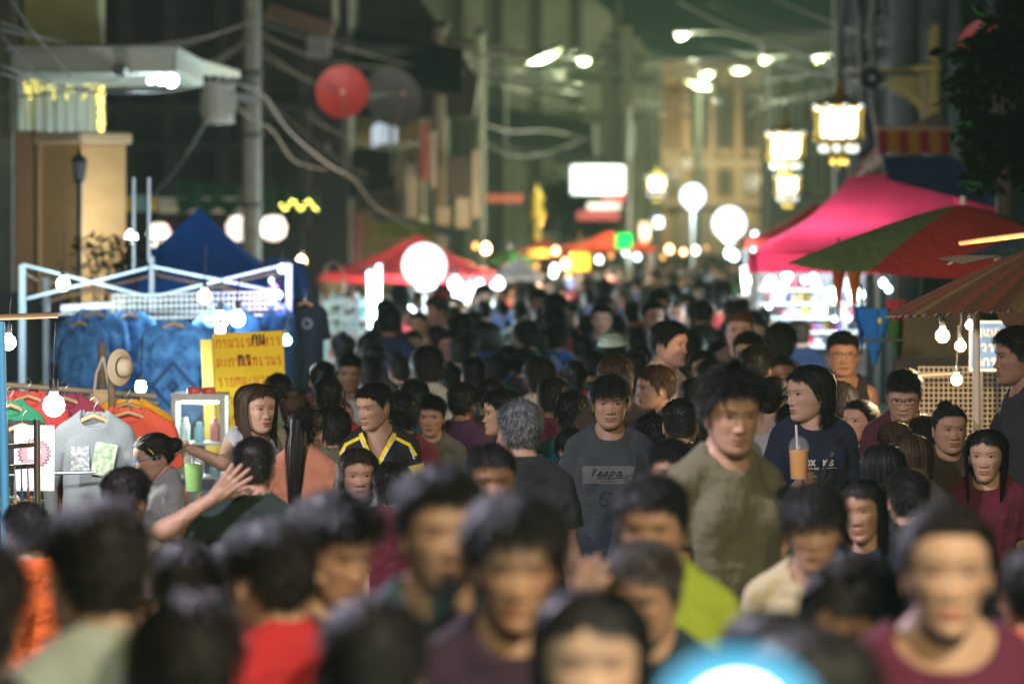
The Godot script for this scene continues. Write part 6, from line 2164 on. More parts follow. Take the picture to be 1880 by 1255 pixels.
		for k in int(o.get("strands", 380)):
			var a := rng.randf_range(a0, TAU - a0)
			if k % 3 == 0:
				a = a0 + rng.randf() * rng.randf() * 0.6
				if k % 2:
					a = TAU - a
			var ye := y_end * rng.randf_range(0.86, 1.06)
			var off := rng.randf_range(0.7, 1.6)
			m.col = grizzle(base, grey, rng, 0.0, a)
			var pp := PackedVector3Array()
			var ph := rng.randf_range(0.0, TAU)
			var drift := rng.randfn() * 0.1
			for s in 13:
				var t := s / 12.0
				var q := hang_pt(t, a + drift * t, ye, off, flare, wave, nz)
				q += Vector3(sin(a + 1.57), 0, cos(a + 1.57)) * sin(t * 9.0 + ph) * wave * t
				pp.append(q * 0.01)
			ribbon(m, pp, Vector3(sin(a), 0.15, cos(a)).normalized(), rng.randf_range(0.0018, 0.004), 0.4)
	# bun
	if bun != null and o.get("bunr", 0.0) > 0.0:
		var b: Vector3 = bun
		var br: float = o.bunr
		m.col = base
		m.ball(b * 0.01, Vector3(br, br * 0.85, br) * 0.0095, 8, 12)
		for k in 150:
			var ax := Vector3(rng.randfn(), rng.randfn(), rng.randfn()).normalized()
			var u := ax.cross(Vector3(0.3, 0.8, 0.5)).normalized()
			var w := ax.cross(u)
			var a1 := rng.randf_range(0, TAU)
			var rr := br * rng.randf_range(0.92, 1.12)
			m.col = grizzle(base, grey, rng, 9.0, 0.0)
			var pp := PackedVector3Array()
			for s in 5:
				var a := a1 + s * 0.42
				var q := (u * cos(a) + w * sin(a)) * rr
				q.y *= 0.85
				pp.append((b + q) * 0.01)
			ribbon(m, pp, (pp[2] - b * 0.01).normalized(), 0.0032, 0.4)
	# pony tail
	if o.has("tail"):
		var b: Vector3 = bun
		var tl: float = o.tail
		var tp := PackedVector3Array()
		m.col = base
		for s in 7:
			var t := s / 6.0
			tp.append((b + Vector3(0, 0.6, 0) + Vector3(0, -tl * t, -2.6 * sin(minf(t * 2.2, 1.57)) - 0.6 * t)) * 0.01)
		m.tube(tp, 0.034, 0.02, 10)
		for k in 170:
			var a := rng.randf_range(0, TAU)
			var rr := rng.randf_range(2.4, 4.8)
			m.col = grizzle(base, grey, rng, 9.0, 0.0)
			var pp := PackedVector3Array()
			var e := rng.randf_range(0.8, 1.06)
			for s in 7:
				var t := s / 6.0
				var q := b + Vector3(0, 0.6, 0) + Vector3(0, -tl * t * e, -2.6 * sin(minf(t * 2.2, 1.57)) - 0.6 * t)
				q += Vector3(sin(a) * 1.25, 0, cos(a) * 0.8) * rr * (1.0 - 0.45 * t * t) * minf(1.0, 0.35 + t * 2.5) + Vector3(sin(t * 5.0 + a) * 0.5, 0, 0)
				pp.append(q * 0.01)
			ribbon(m, pp, Vector3(sin(a), 0.0, cos(a)), 0.0035, 0.3)
	return m

func hang_pt(t: float, a: float, y_end: float, off: float, flare: float, wave: float, nz: FastNoiseLite) -> Vector3:
	# along the skull from a parting near the crown to ear height, then straight down
	a = wrapf(a, -PI, PI)
	a *= lerpf(1.0, lerpf(0.3, 1.0, smoothstep(0.0, 0.42, t)), smoothstep(2.4, 1.3, absf(a)))
	var y0 := 1.0
	var split := 0.5
	var p: Vector3
	if t < split:
		var y := lerpf(10.9, y0, pow(t / split, 1.5))
		p = scalp(y, a) + scalp_n(y, a) * ((off + 0.55) * smoothstep(-0.08, 0.2, t) + 0.3)
	else:
		var s := (t - split) / (1.0 - split)
		p = scalp(y0, a) + scalp_n(y0, a) * (off + 0.85)
		var y := lerpf(y0, y_end, s)
		var drop := smoothstep(-2.0, -14.0, y)
		var backness := smoothstep(1.6, 2.6, absf(wrapf(a, -PI, PI)))
		p.x *= 1.0 + flare * sin(s * 2.4) - 0.12 * drop
		p.z += 2.6 * drop * backness
		p.z += 0.8 * drop * (1.0 - backness)
		p.y = y
		if y_end < -20.0:
			p.z -= smoothstep(-14.0, -20.0, y) * 3.2 * backness
		p += Vector3(nz.get_noise_2d(a * 6.0, y * 0.5), 0, nz.get_noise_2d(a * 6.0 + 40.0, y * 0.5)) * wave * 3.0 * s
	return p

func hair_thick(y: float, a: float, top: float, side: float, back: float) -> float:
	var up := smoothstep(3.5, 9.0, y)
	var rear := smoothstep(1.5, 2.5, absf(wrapf(a, -PI, PI)))
	var low := smoothstep(-7.0, -1.0, y)
	return lerpf(lerpf(side, back, rear) * lerpf(0.35, 1.0, low), top, up)

func grizzle(base: Color, grey: float, rng: RandomNumberGenerator, y: float, a: float) -> Color:
	var k := rng.randf_range(0.55, 1.6)
	var c := Color(base.r * k, base.g * k, base.b * k)
	if grey > 0.0 and rng.randf() < grey:
		c = c.lerp(Color(0.17, 0.18, 0.18), rng.randf_range(0.35, 0.8))
	return c

# ------------------------------------------------------------------ bodies: a field of tapered capsules, meshed as surface nets
class Field:
	var o: Vector3
	var cell: float
	var nx: int
	var ny: int
	var nz: int
	var k: float
	var f := PackedFloat32Array()

	func _init(lo: Vector3, hi: Vector3, cell_: float, k_: float) -> void:
		o = lo
		cell = cell_
		k = k_
		nx = int(ceil((hi.x - lo.x) / cell)) + 1
		ny = int(ceil((hi.y - lo.y) / cell)) + 1
		nz = int(ceil((hi.z - lo.z) / cell)) + 1
		f.resize(nx * ny * nz)

	func bone(a: Vector3, b: Vector3, ra: float, rb: float) -> void:
		var r := maxf(ra, rb) + 4.2 / k
		var lo := (a.min(b) - Vector3.ONE * r - o) / cell
		var hi := (a.max(b) + Vector3.ONE * r - o) / cell
		var x0 := clampi(int(lo.x), 0, nx - 1)
		var x1 := clampi(int(hi.x) + 1, 0, nx - 1)
		var ba := b - a
		var inv := 1.0 / maxf(ba.length_squared(), 1e-9)
		var far := 4.2 / k
		for z in range(clampi(int(lo.z), 0, nz - 1), clampi(int(hi.z) + 1, 0, nz - 1) + 1):
			for y in range(clampi(int(lo.y), 0, ny - 1), clampi(int(hi.y) + 1, 0, ny - 1) + 1):
				var p := o + Vector3(x0, y, z) * cell - a
				var at_ := (z * ny + y) * nx + x0
				for x in range(x0, x1 + 1):
					var t := clampf(p.dot(ba) * inv, 0.0, 1.0)
					var d := (p - ba * t).length() - ra - (rb - ra) * t
					if d < far:
						f[at_] += exp(-k * d)
					at_ += 1
					p.x += cell

	func surface(m: M) -> void:
		var vid := PackedInt32Array()
		vid.resize(nx * ny * nz)
		var sy := nx
		var sz := nx * ny
		var v0 := m.v.size()
		var i0 := m.idx.size()
		var off := [0, 1, sy, sy + 1, sz, sz + 1, sz + sy, sz + sy + 1]
		var ea := [0, 2, 4, 6, 0, 1, 4, 5, 0, 1, 2, 3]
		var eb := [1, 3, 5, 7, 2, 3, 6, 7, 4, 5, 6, 7]
		for z in nz - 1:
			for y in ny - 1:
				var at_ := z * sz + y * sy
				for x in nx - 1:
					var s := int(f[at_] >= 1.0) + int(f[at_ + 1] >= 1.0) + int(f[at_ + sy] >= 1.0) + int(f[at_ + sy + 1] >= 1.0) + int(f[at_ + sz] >= 1.0) + int(f[at_ + sz + 1] >= 1.0) + int(f[at_ + sz + sy] >= 1.0) + int(f[at_ + sz + sy + 1] >= 1.0)
					if s != 0 and s != 8:
						var sum := Vector3.ZERO
						var cnt := 0
						for e in 12:
							var ia: int = ea[e]
							var ib: int = eb[e]
							var fa := f[at_ + off[ia]]
							var fb := f[at_ + off[ib]]
							if (fa >= 1.0) != (fb >= 1.0):
								var la := log(maxf(fa, 0.012))
								var lb := log(maxf(fb, 0.012))
								var t := la / (la - lb)
								var pa := Vector3(ia & 1, (ia >> 1) & 1, ia >> 2)
								var pb := Vector3(ib & 1, (ib >> 1) & 1, ib >> 2)
								sum += pa + (pb - pa) * t
								cnt += 1
						vid[at_] = m.vert(o + (Vector3(x, y, z) + sum / cnt) * cell)
					at_ += 1
		for z in range(1, nz - 1):
			for y in range(1, ny - 1):
				var at_ := z * sz + y * sy + 1
				for x in range(1, nx - 1):
					var fa := f[at_] >= 1.0
					if fa != (f[at_ + 1] >= 1.0):
						if not fa:
							m.quad(vid[at_ - sy - sz], vid[at_ - sz], vid[at_], vid[at_ - sy])
						else:
							m.quad(vid[at_ - sy], vid[at_], vid[at_ - sz], vid[at_ - sy - sz])
					if fa != (f[at_ + sy] >= 1.0):
						if not fa:
							m.quad(vid[at_ - 1], vid[at_], vid[at_ - sz], vid[at_ - 1 - sz])
						else:
							m.quad(vid[at_ - 1 - sz], vid[at_ - sz], vid[at_], vid[at_ - 1])
					if fa != (f[at_ + sz] >= 1.0):
						if fa:
							m.quad(vid[at_ - 1 - sy], vid[at_ - 1], vid[at_], vid[at_ - sy])
						else:
							m.quad(vid[at_ - sy], vid[at_], vid[at_ - 1], vid[at_ - 1 - sy])
					at_ += 1
		# face turned the right way round: check the first triangle against the field's slope
		m.smooth(v0, i0)

	func z_front(x: float, y: float) -> float:   # nearest surface seen from +z
		var gx := clampf((x - o.x) / cell, 0.0, nx - 1.001)
		var gy := clampf((y - o.y) / cell, 0.0, ny - 1.001)
		var ix := int(gx)
		var iy := int(gy)
		var fx := gx - ix
		var fy := gy - iy
		var last := 0.0
		for z in range(nz - 1, -1, -1):
			var b := (z * ny + iy) * nx + ix
			var w := lerpf(lerpf(f[b], f[b + 1], fx), lerpf(f[b + nx], f[b + nx + 1], fx), fy)
			if w >= 1.0:
				var la := log(maxf(w, 0.012))
				var lb := log(maxf(last, 0.012))
				return o.z + (z + la / (la - lb)) * cell
			last = w
		return 0.0


const HAND_CURL := {
	"relaxed": [[0.35, 0.5, 0.3], [0.4, 0.55, 0.35], [0.45, 0.6, 0.35], [0.5, 0.6, 0.35]],
	"spread": [[0.05, 0.15, 0.1], [0.08, 0.12, 0.1], [0.1, 0.15, 0.1], [0.12, 0.2, 0.1]],
	"hold": [[0.7, 0.8, 0.5], [0.75, 0.8, 0.5], [0.8, 0.85, 0.5], [0.85, 0.85, 0.5]],
	"point": [[0.0, 0.05, 0.05], [1.2, 1.4, 0.7], [1.3, 1.4, 0.7], [1.3, 1.4, 0.7]],
}

func make_hand(kind: String) -> M:   # the right hand: wrist at 0, fingers along -y, palm towards -z... thumb at +x
	var fl := Field.new(Vector3(-0.07, -0.215, -0.11), Vector3(0.1, 0.03, 0.05), 0.0036, 420.0)
	var bx := [0.028, 0.009, -0.011, -0.029]
	var ln := [0.068, 0.076, 0.07, 0.054]
	var sp := 0.16 if kind == "spread" else 0.05
	var cu: Array = HAND_CURL[kind]
	for k in 4:
		fl.bone(Vector3(bx[k] * 0.55, 0.005, 0), Vector3(bx[k], -0.086 + 0.006 * absf(k - 1.2), 0), 0.013, 0.0105)
		var p := Vector3(bx[k], -0.086 + 0.006 * absf(k - 1.2), 0)
		var ang := 0.0
		var fan := (1.3 - k) * sp
		for j in 3:
			ang += cu[k][j]
			var seg: float = ln[k] * [0.46, 0.3, 0.24][j]
			var d := Vector3(sin(fan) * cos(ang), -cos(fan) * cos(ang), -sin(ang))
			fl.bone(p, p + d * seg, 0.0088 - 0.0008 * j, 0.0081 - 0.0008 * j)
			p += d * seg
	fl.bone(Vector3(0, 0.03, 0), Vector3(0, -0.02, 0), 0.024, 0.019)
	var spread := 1.0 if kind == "spread" else 0.6
	fl.bone(Vector3(0.012, -0.012, -0.006), Vector3(0.03 + 0.014 * spread, -0.05, -0.016), 0.0135, 0.011)
	fl.bone(Vector3(0.03 + 0.014 * spread, -0.05, -0.016), Vector3(0.036 + 0.026 * spread, -0.082, -0.022), 0.0105, 0.0092)
	fl.bone(Vector3(0.036 + 0.026 * spread, -0.082, -0.022), Vector3(0.038 + 0.03 * spread, -0.106, -0.028), 0.009, 0.0074)
	var m := M.new()
	fl.surface(m)
	return m

# joints of a pose; +z is the way the person faces, +x the person's left
func pose_of(kind: String) -> Dictionary:
	var fem := kind.begins_with("w")
	var sw := 0.132 if fem else 0.15
	var J := {"fem": fem, "h": 1.6 if fem else 1.7}
	var k := 1.6 / 1.7 if fem else 1.0
	for s in [-1, 1]:
		var n := "L" if s > 0 else "R"
		J["sh" + n] = Vector3(s * sw, 1.382 * k, -0.02)
		J["el" + n] = Vector3(s * (sw + 0.045), 1.085 * k, -0.045)
		J["wr" + n] = Vector3(s * (sw + 0.045), 0.86 * k, 0.04)
		J["hd" + n] = Vector3(0, -1, 0.25)
		J["pm" + n] = Vector3(-s, 0, 0)     # where the palm looks
		J["hk" + n] = "relaxed"
		J["hip" + n] = Vector3(s * 0.085, 0.9 * k, 0)
		J["kn" + n] = Vector3(s * 0.095, 0.49 * k, 0.06 * s + 0.03)
		J["an" + n] = Vector3(s * 0.1, 0.085, 0.16 * s - 0.04)
	match kind:
		"man_ear", "woman_ear":
			J.elR = Vector3(-sw - 0.07, 1.13 * k, 0.1)
			J.wrR = Vector3(-0.135, 1.44 * k, 0.1)
			J.hdR = Vector3(0.15, 1.0, -0.25)
			J.pmR = Vector3(1, -0.1, 0.1)
			J.hkR = "hold"
		"man_nape":    # left hand spread over the back of the head
			J.elL = Vector3(sw + 0.17, 1.37 * k, -0.2)
			J.wrL = Vector3(0.125, 1.5 * k, -0.165)
			J.hdL = Vector3(-0.72, 0.68, 0.0)
			J.pmL = Vector3(0.1, 0.0, 1)
			J.hkL = "spread"
		"woman_point":   # right arm stretched to the side
			J.elR = Vector3(-sw - 0.15, 1.25, 0.17)
			J.wrR = Vector3(-sw - 0.37, 1.34, 0.17)
			J.hdR = Vector3(-0.95, -0.15, 0.15)
			J.pmR = Vector3(0.4, -1, 0)
			J.hkR = "point"
		"woman_cup":
			J.elR = Vector3(-sw - 0.06, 1.05, 0.02)
			J.wrR = Vector3(-0.1, 1.11, 0.26)
			J.hdR = Vector3(0.35, 0.35, 0.5)
			J.pmR = Vector3(1, 0.0, -0.6)
			J.hkR = "hold"
		"man_brow":
			J.elR = Vector3(-sw - 0.09, 1.2, 0.16)
			J.wrR = Vector3(-0.125, 1.53, 0.16)
			J.hdR = Vector3(0.3, 1.0, -0.15)
			J.pmR = Vector3(0.5, -0.2, -1)
			J.hkR = "spread"
	return J

func body_bones(fl: Field, J: Dictionary, grow: float, what: String) -> void:
	var k: float = J.h / 1.7
	var fem: bool = J.fem
	var g := grow
	if what == "legs":
		for n in ["L", "R"]:
			fl.bone(J["hip" + n] + Vector3(0, 0.06, 0), J["kn" + n], 0.088 + g, 0.058 + g)
			fl.bone(J["kn" + n], J["an" + n], 0.058 + g, 0.044 + g)
		fl.bone(Vector3(-0.06, 0.95 * k, 0), Vector3(0.06, 0.95 * k, 0), 0.1 + g, 0.1 + g)
		return
	var hw := 0.08 if fem else 0.07
	var cw := 0.056 if fem else 0.068
	for s in [-1.0, 1.0]:
		fl.bone(Vector3(s * hw, 0.93 * k, -0.01), Vector3(s * (0.05 if fem else 0.062), 1.1 * k, 0.0), 0.096 + g, 0.08 + g)
		fl.bone(Vector3(s * (0.05 if fem else 0.062), 1.1 * k, 0.0), Vector3(s * cw, 1.29 * k, -0.012), 0.08 + g, 0.088 + g)
		fl.bone(Vector3(s * 0.03, 1.44 * k, -0.03), Vector3(s * (absf(J.shL.x) - 0.02), 1.39 * k, -0.025), 0.045 + g, 0.044 + g)
		fl.bone(Vector3(s * 0.03, 1.485 * k, -0.03), Vector3(s * 0.115, 1.42 * k, -0.03), 0.036 + g * 0.7, 0.032 + g)
		fl.bone(Vector3(s * 0.012, 1.415 * k, -0.005), Vector3(s * 0.012, 1.15 * k, 0.015), 0.07 + g, 0.08 + g)
		if fem:
			fl.bone(Vector3(s * 0.062, 1.24, 0.045), Vector3(s * 0.064, 1.23, 0.05), 0.05 + g, 0.05 + g)
		else:
			fl.bone(Vector3(s * 0.07, 1.3, 0.045), Vector3(s * 0.075, 1.29, 0.05), 0.055 + g, 0.055 + g)
	var arm := 0.86 if fem else 1.0
	for n in ["L", "R"]:
		var sl: float = 0.5 if what == "shirt" else 1.0
		var e: Vector3 = J["sh" + n].lerp(J["el" + n], sl + (0.1 if what == "shirt" else 0.0))
		if what == "tank":
			continue
		var ga := -0.004 if what == "body" else g
		fl.bone(J["sh" + n], e, 0.045 * arm + ga, (0.038 if sl == 1.0 else 0.052) * arm + ga)
		if what == "body":
			fl.bone(J["el" + n], J["wr" + n], 0.038 * arm, 0.026 * arm)
	if what == "body":
		fl.bone(Vector3(0, 1.4 * k, -0.03), Vector3(0, J.h - 0.17, 0.0), 0.051 if not fem else 0.043, 0.049 if not fem else 0.041)
		for n in ["L", "R"]:
			fl.bone(J["hip" + n], J["kn" + n], 0.085, 0.056)
			fl.bone(J["kn" + n], J["an" + n], 0.055, 0.036)
			fl.bone(J["an" + n] - Vector3(0, 0.04, 0.03), J["an" + n] + Vector3(0, -0.05, 0.13), 0.036, 0.028)

func make_body(kind: String, hands: Dictionary) -> M:
	var J := pose_of(kind)
	var fl := Field.new(Vector3(-0.56, 0.0, -0.3), Vector3(0.56, 1.66, 0.46), 0.02, 70.0)
	body_bones(fl, J, -0.015, "body")
	var m := M.new()
	fl.surface(m)
	for n in ["L", "R"]:
		var y: Vector3 = -(J["hd" + n] as Vector3).normalized()
		var z: Vector3 = -(J["pm" + n] as Vector3)
		z = (z - y * z.dot(y)).normalized()
		var x := y.cross(z)
		if n == "L":
			x = -x
		var b := Basis(x, y, z) * (0.9 if J.fem else 1.0)
		m.add(hands[J["hk" + n]], Transform3D(b, J["wr" + n]))
	return m

func make_shirt(kind: String, style: String, keep: Dictionary) -> M:
	var J := pose_of(kind)
	var k: float = J.h / 1.7
	var fl := Field.new(Vector3(-0.46, 0.74 * k, -0.24), Vector3(0.46, 1.56 * k, 0.3), 0.014, 75.0)
	body_bones(fl, J, 0.008, "tank" if style == "tank" else "shirt")
	var nz := FastNoiseLite.new()
	nz.seed = kind.length() * 7 + style.length()
	nz.frequency = 4.2
	nz.fractal_octaves = 4
	var neck := Vector3(0, 1.5 * k, 0.03)
	var nr := ({"tee": Vector3(0.07, 0.075, 0.1), "polo": Vector3(0.066, 0.06, 0.085), "vneck": Vector3(0.074, 0.07, 0.09), "tank": Vector3(0.088, 0.12, 0.14), "wide": Vector3(0.1, 0.1, 0.13)}[style] as Vector3) * k
	var ends := []
	for n in ["L", "R"]:
		var s: Vector3 = J["sh" + n]
		var d: Vector3 = (J["el" + n] - s).normalized()
		ends.append([s + d * 0.17, d, s])
	var at_ := 0
	for z in fl.nz:
		for y in fl.ny:
			for x in fl.nx:
				var w := fl.f[at_]
				if w > 0.02:
					var p := fl.o + Vector3(x, y, z) * fl.cell
					# folds: stretched along the hang of the cloth
					var fold := nz.get_noise_3d(p.x * 2.2, p.y * 0.8 + absf(p.x) * 1.2, p.z * 2.2)
					w *= exp(75.0 * 0.021 * (fold + 0.22) * smoothstep(1.46 * k, 1.3 * k, p.y))
					var cut := 0.8 * k - p.y
					var q := p - neck
					var nd := (1.0 - pow(pow(absf(q.x / nr.x), 2.8) + pow(absf(q.y / nr.y), 2.8) + pow(absf(q.z / nr.z), 2.8), 1.0 / 2.8)) * 0.08
					if style == "vneck" and p.z > 0.0:
						nd = maxf(nd, minf(0.052 * smoothstep(1.3, 1.43, p.y) - absf(p.x), p.z - 0.02))
					cut = maxf(cut, nd)
					if style == "tank":
						cut = maxf(cut, absf(p.x) - (0.155 - 0.02 * smoothstep(1.3 * k, 1.42 * k, p.y)) if p.y > 1.22 * k else -1.0)
					for e in ends:
						if (p - e[2]).dot(e[1]) > 0.1 and ((p - e[0]) - e[1] * (p - e[0]).dot(e[1])).length() < 0.078:
							cut = maxf(cut, (p - e[0]).dot(e[1]))
					fl.f[at_] = minf(w, exp(-75.0 * cut))
				at_ += 1
	var m := M.new()
	fl.surface(m)
	keep["f"] = fl
	return m

func make_trousers(kind: String) -> M:
	var J := pose_of(kind)
	var fl := Field.new(Vector3(-0.3, 0.0, -0.32), Vector3(0.3, 1.1, 0.32), 0.024, 60.0)
	body_bones(fl, J, 0.004, "legs")
	var m := M.new()
	fl.surface(m)
	return m

func make_shoe(J: Dictionary, n: String) -> M:
	var m := M.new()
	var a: Vector3 = J["an" + n]
	var pts := PackedVector3Array()
	for r in 7:
		var t := r / 6.0
		var z := lerpf(-0.085, 0.2, t)
		var w := 0.048 * sqrt(maxf(0.02, 1.0 - pow(absf(t * 2.0 - 1.0), 3.0)))
		var h := lerpf(0.09, 0.035, smoothstep(0.25, 0.75, t)) * (0.3 if r == 0 or r == 6 else 1.0)
		for s in 10:
			var ph := -TAU * s / 10.0
			pts.append(Vector3(a.x + cos(ph) * w, maxf(0.004, 0.02 + sin(ph) * h * (1.0 if sin(ph) > 0.0 else 0.2)), a.z + z))
	m.grid(pts, 7, 10, true)
	return m

# ------------------------------------------------------------------ the stock of heads, hair, bodies and clothes
const FACES := {
	"man_a": {"wide": 1.0, "jaw": 1.02, "nosew": 1.15, "brow": 1.1, "lips": 1.0},
	"man_b": {"look": -0.12, "wide": 0.97, "jaw": 0.95, "nose": 1.05, "brow": 1.25, "open": 0.9, "lips": 1.1, "cheek": 1.1},
	"man_c": {"wide": 1.04, "jaw": 1.1, "nosew": 1.25, "cheek": 1.3, "open": 0.8, "old": 1.0},
	"man_d": {"wide": 0.98, "jaw": 1.0, "nose": 1.1, "mouth": 0.55, "beard": 0.9, "brow": 1.1},
	"man_e": {"look": 0.1, "wide": 1.07, "jaw": 1.08, "nose": 0.9, "nosew": 1.2, "cheek": 1.6, "mouth": 0.2, "brow": 0.9, "open": 1.0},
	"man_f": {"wide": 0.93, "jaw": 0.9, "nose": 1.1, "nosew": 1.0, "cheek": 0.8, "open": 0.85, "lips": 0.85, "beard": 0.5},
	"woman_d": {"wide": 1.05, "jaw": 0.98, "nose": 0.95, "nosew": 1.15, "fem": 0.9, "cheek": 1.7, "open": 0.95, "mouth": 0.3, "old": 0.6, "lips": 1.0},
	"boy": {"wide": 1.0, "jaw": 0.92, "nose": 0.9, "mouth": 0.25, "open": 1.05},
	"woman_a": {"wide": 0.97, "jaw": 0.92, "nose": 0.9, "nosew": 1.05, "fem": 1.0, "cheek": 1.2, "open": 1.2},
	"woman_b": {"look": 0.15, "wide": 1.02, "jaw": 1.02, "nose": 0.9, "nosew": 1.2, "fem": 0.8, "cheek": 1.5, "open": 1.05, "lips": 1.1},
	"woman_c": {"wide": 0.96, "jaw": 0.88, "nose": 0.85, "fem": 1.0, "open": 1.0, "look": -0.22, "lips": 1.05, "cheek": 1.3, "line": 0.4},
}
const HAIRS := {
	"short": {"top": 2.3, "side": 0.9, "back": 1.1, "len": 2.8, "lift": 0.5, "seed": 3},
	"quiff": {"top": 2.9, "side": 0.7, "back": 0.9, "len": 3.4, "lift": 0.55, "quiff": 0.9, "seed": 5, "fade": 1.2},
	"crew": {"top": 1.5, "side": 0.25, "back": 0.3, "len": 1.7, "lift": 0.9, "seed": 7, "fade": 2.6, "tufts": 1100, "rough": 0.15},
	"fringe": {"top": 2.6, "side": 1.7, "back": 1.8, "len": 4.6, "lift": 0.2, "fringe": 6.8, "seed": 11, "tufts": 1200, "line": -0.4},
	"messy": {"top": 3.1, "side": 1.7, "back": 2.0, "len": 3.8, "lift": 0.8, "seed": 13, "rough": 0.7, "sweep": 0.5},
	"mop": {"top": 3.2, "side": 2.3, "back": 2.6, "len": 4.4, "lift": 0.35, "seed": 17, "rough": 0.6},
	"greyish": {"top": 2.3, "side": 1.3, "back": 1.5, "len": 2.8, "lift": 0.4, "seed": 73, "grey": 0.25, "brown": 0.4},
	"fade": {"top": 2.8, "side": 0.6, "back": 0.7, "len": 3.6, "lift": 0.4, "quiff": 0.35, "seed": 79, "fade": 1.8, "tufts": 1100},
	"pulledbrown": {"top": 1.1, "side": 0.7, "back": 0.9, "tufts": 800, "len": 4.5, "lift": 0.03, "bun": Vector3(0, 3.0, -11.0), "bunr": 2.8, "seed": 83, "rough": 0.15, "line": 0.4, "brown": 0.7},
	"grey": {"top": 2.0, "side": 1.0, "back": 1.2, "len": 2.4, "lift": 0.5, "seed": 19, "grey": 0.8, "tufts": 1200},
	"brown": {"top": 2.2, "side": 1.0, "back": 1.2, "len": 2.8, "lift": 0.4, "seed": 23, "brown": 0.55},
	"blond": {"top": 2.0, "side": 0.8, "back": 1.0, "len": 2.6, "lift": 0.5, "seed": 29, "brown": 2.2},
	"long": {"top": 1.4, "side": 1.0, "back": 1.2, "tufts": 700, "len": 4.0, "lift": 0.05, "hang": -27.0, "open": 60.0, "seed": 31, "wave": 0.12, "rough": 0.15},
	"longbrown": {"top": 1.5, "side": 1.0, "back": 1.2, "tufts": 700, "len": 4.0, "lift": 0.06, "hang": -24.0, "open": 66.0, "seed": 37, "wave": 0.3, "rough": 0.2, "brown": 0.5},
	"bob": {"top": 1.8, "side": 1.2, "back": 1.6, "tufts": 700, "len": 4.0, "lift": 0.08, "hang": -13.5, "open": 92.0, "flare": 0.1, "seed": 41, "wave": 0.45, "rough": 0.2, "strands": 420, "line": 0.3},
	"curly": {"top": 2.4, "side": 2.4, "back": 2.6, "tufts": 700, "len": 4.0, "lift": 0.3, "hang": -19.0, "open": 58.0, "flare": 0.3, "seed": 43, "wave": 1.5, "rough": 0.7, "strands": 460, "brown": 0.15},
	"pomp": {"top": 3.7, "side": 1.6, "back": 1.8, "len": 4.2, "lift": 0.5, "quiff": 0.5, "seed": 89, "rough": 0.5, "tufts": 1100, "line": 0.3},
	"pony": {"top": 0.9, "side": 0.6, "back": 0.7, "tufts": 700, "len": 4.5, "lift": 0.02, "bun": Vector3(0, 5.5, -10.5), "bunr": 2.2, "tail": 40.0, "seed": 47, "rough": 0.1, "line": 0.4},
	"bun": {"top": 1.0, "side": 0.6, "back": 0.7, "tufts": 700, "len": 4.5, "lift": 0.02, "bun": Vector3(0, 10.5, -6.5), "bunr": 3.6, "seed": 53, "rough": 0.15, "line": 0.4},
	"lowbun": {"top": 1.1, "side": 0.7, "back": 0.9, "tufts": 700, "len": 4.5, "lift": 0.03, "bun": Vector3(0, 3.0, -11.5), "bunr": 4.4, "seed": 59, "rough": 0.15, "line": 0.3},
	"curlbun": {"top": 2.0, "side": 1.6, "back": 2.0, "tufts": 900, "len": 3.6, "lift": 0.5, "bunr": 0.0, "seed": 61, "rough": 0.9, "sweep": 0.9},
	"brownbun": {"top": 1.2, "side": 0.9, "back": 1.0, "tufts": 700, "len": 4.5, "lift": 0.05, "bun": Vector3(0, 11.5, -6.0), "bunr": 3.0, "seed": 67, "rough": 0.25, "brown": 0.75},
	"pulled": {"top": 1.0, "side": 0.6, "back": 0.7, "tufts": 800, "len": 4.5, "lift": 0.02, "bun": Vector3(0, 2.0, -11.2), "bunr": 2.6, "seed": 71, "rough": 0.1, "line": 0.5},
}
const POSES := ["man", "woman", "man_ear", "man_nape", "woman_point", "woman_cup", "man_brow"]
const SHIRTS := [["man", "tee"], ["man", "polo"], ["man", "vneck"], ["man", "tank"], ["woman", "tee"], ["woman", "wide"], ["woman", "tank"], ["woman", "polo"],
	["man_ear", "tee"], ["man_nape", "tee"], ["woman_point", "tank"], ["woman_cup", "tee"], ["man_brow", "tee"]]
const SKINS := {"tan": [0.35, 0.205, 0.13], "brown": [0.25, 0.135, 0.085], "light": [0.45, 0.28, 0.19], "pink": [0.5, 0.29, 0.21]}

var heads := {}       # "man_a+" fine, "man_a" coarse
var hairs := {}
var hands := {}
var bodies := {}
var shirts := {}
var fields := {}
var trousers := {}
var joined := {}
var m_hair: StandardMaterial3D
var lock := Mutex.new()

func put(d: Dictionary, key, val) -> void:
	lock.lock()
	d[key] = val
	lock.unlock()

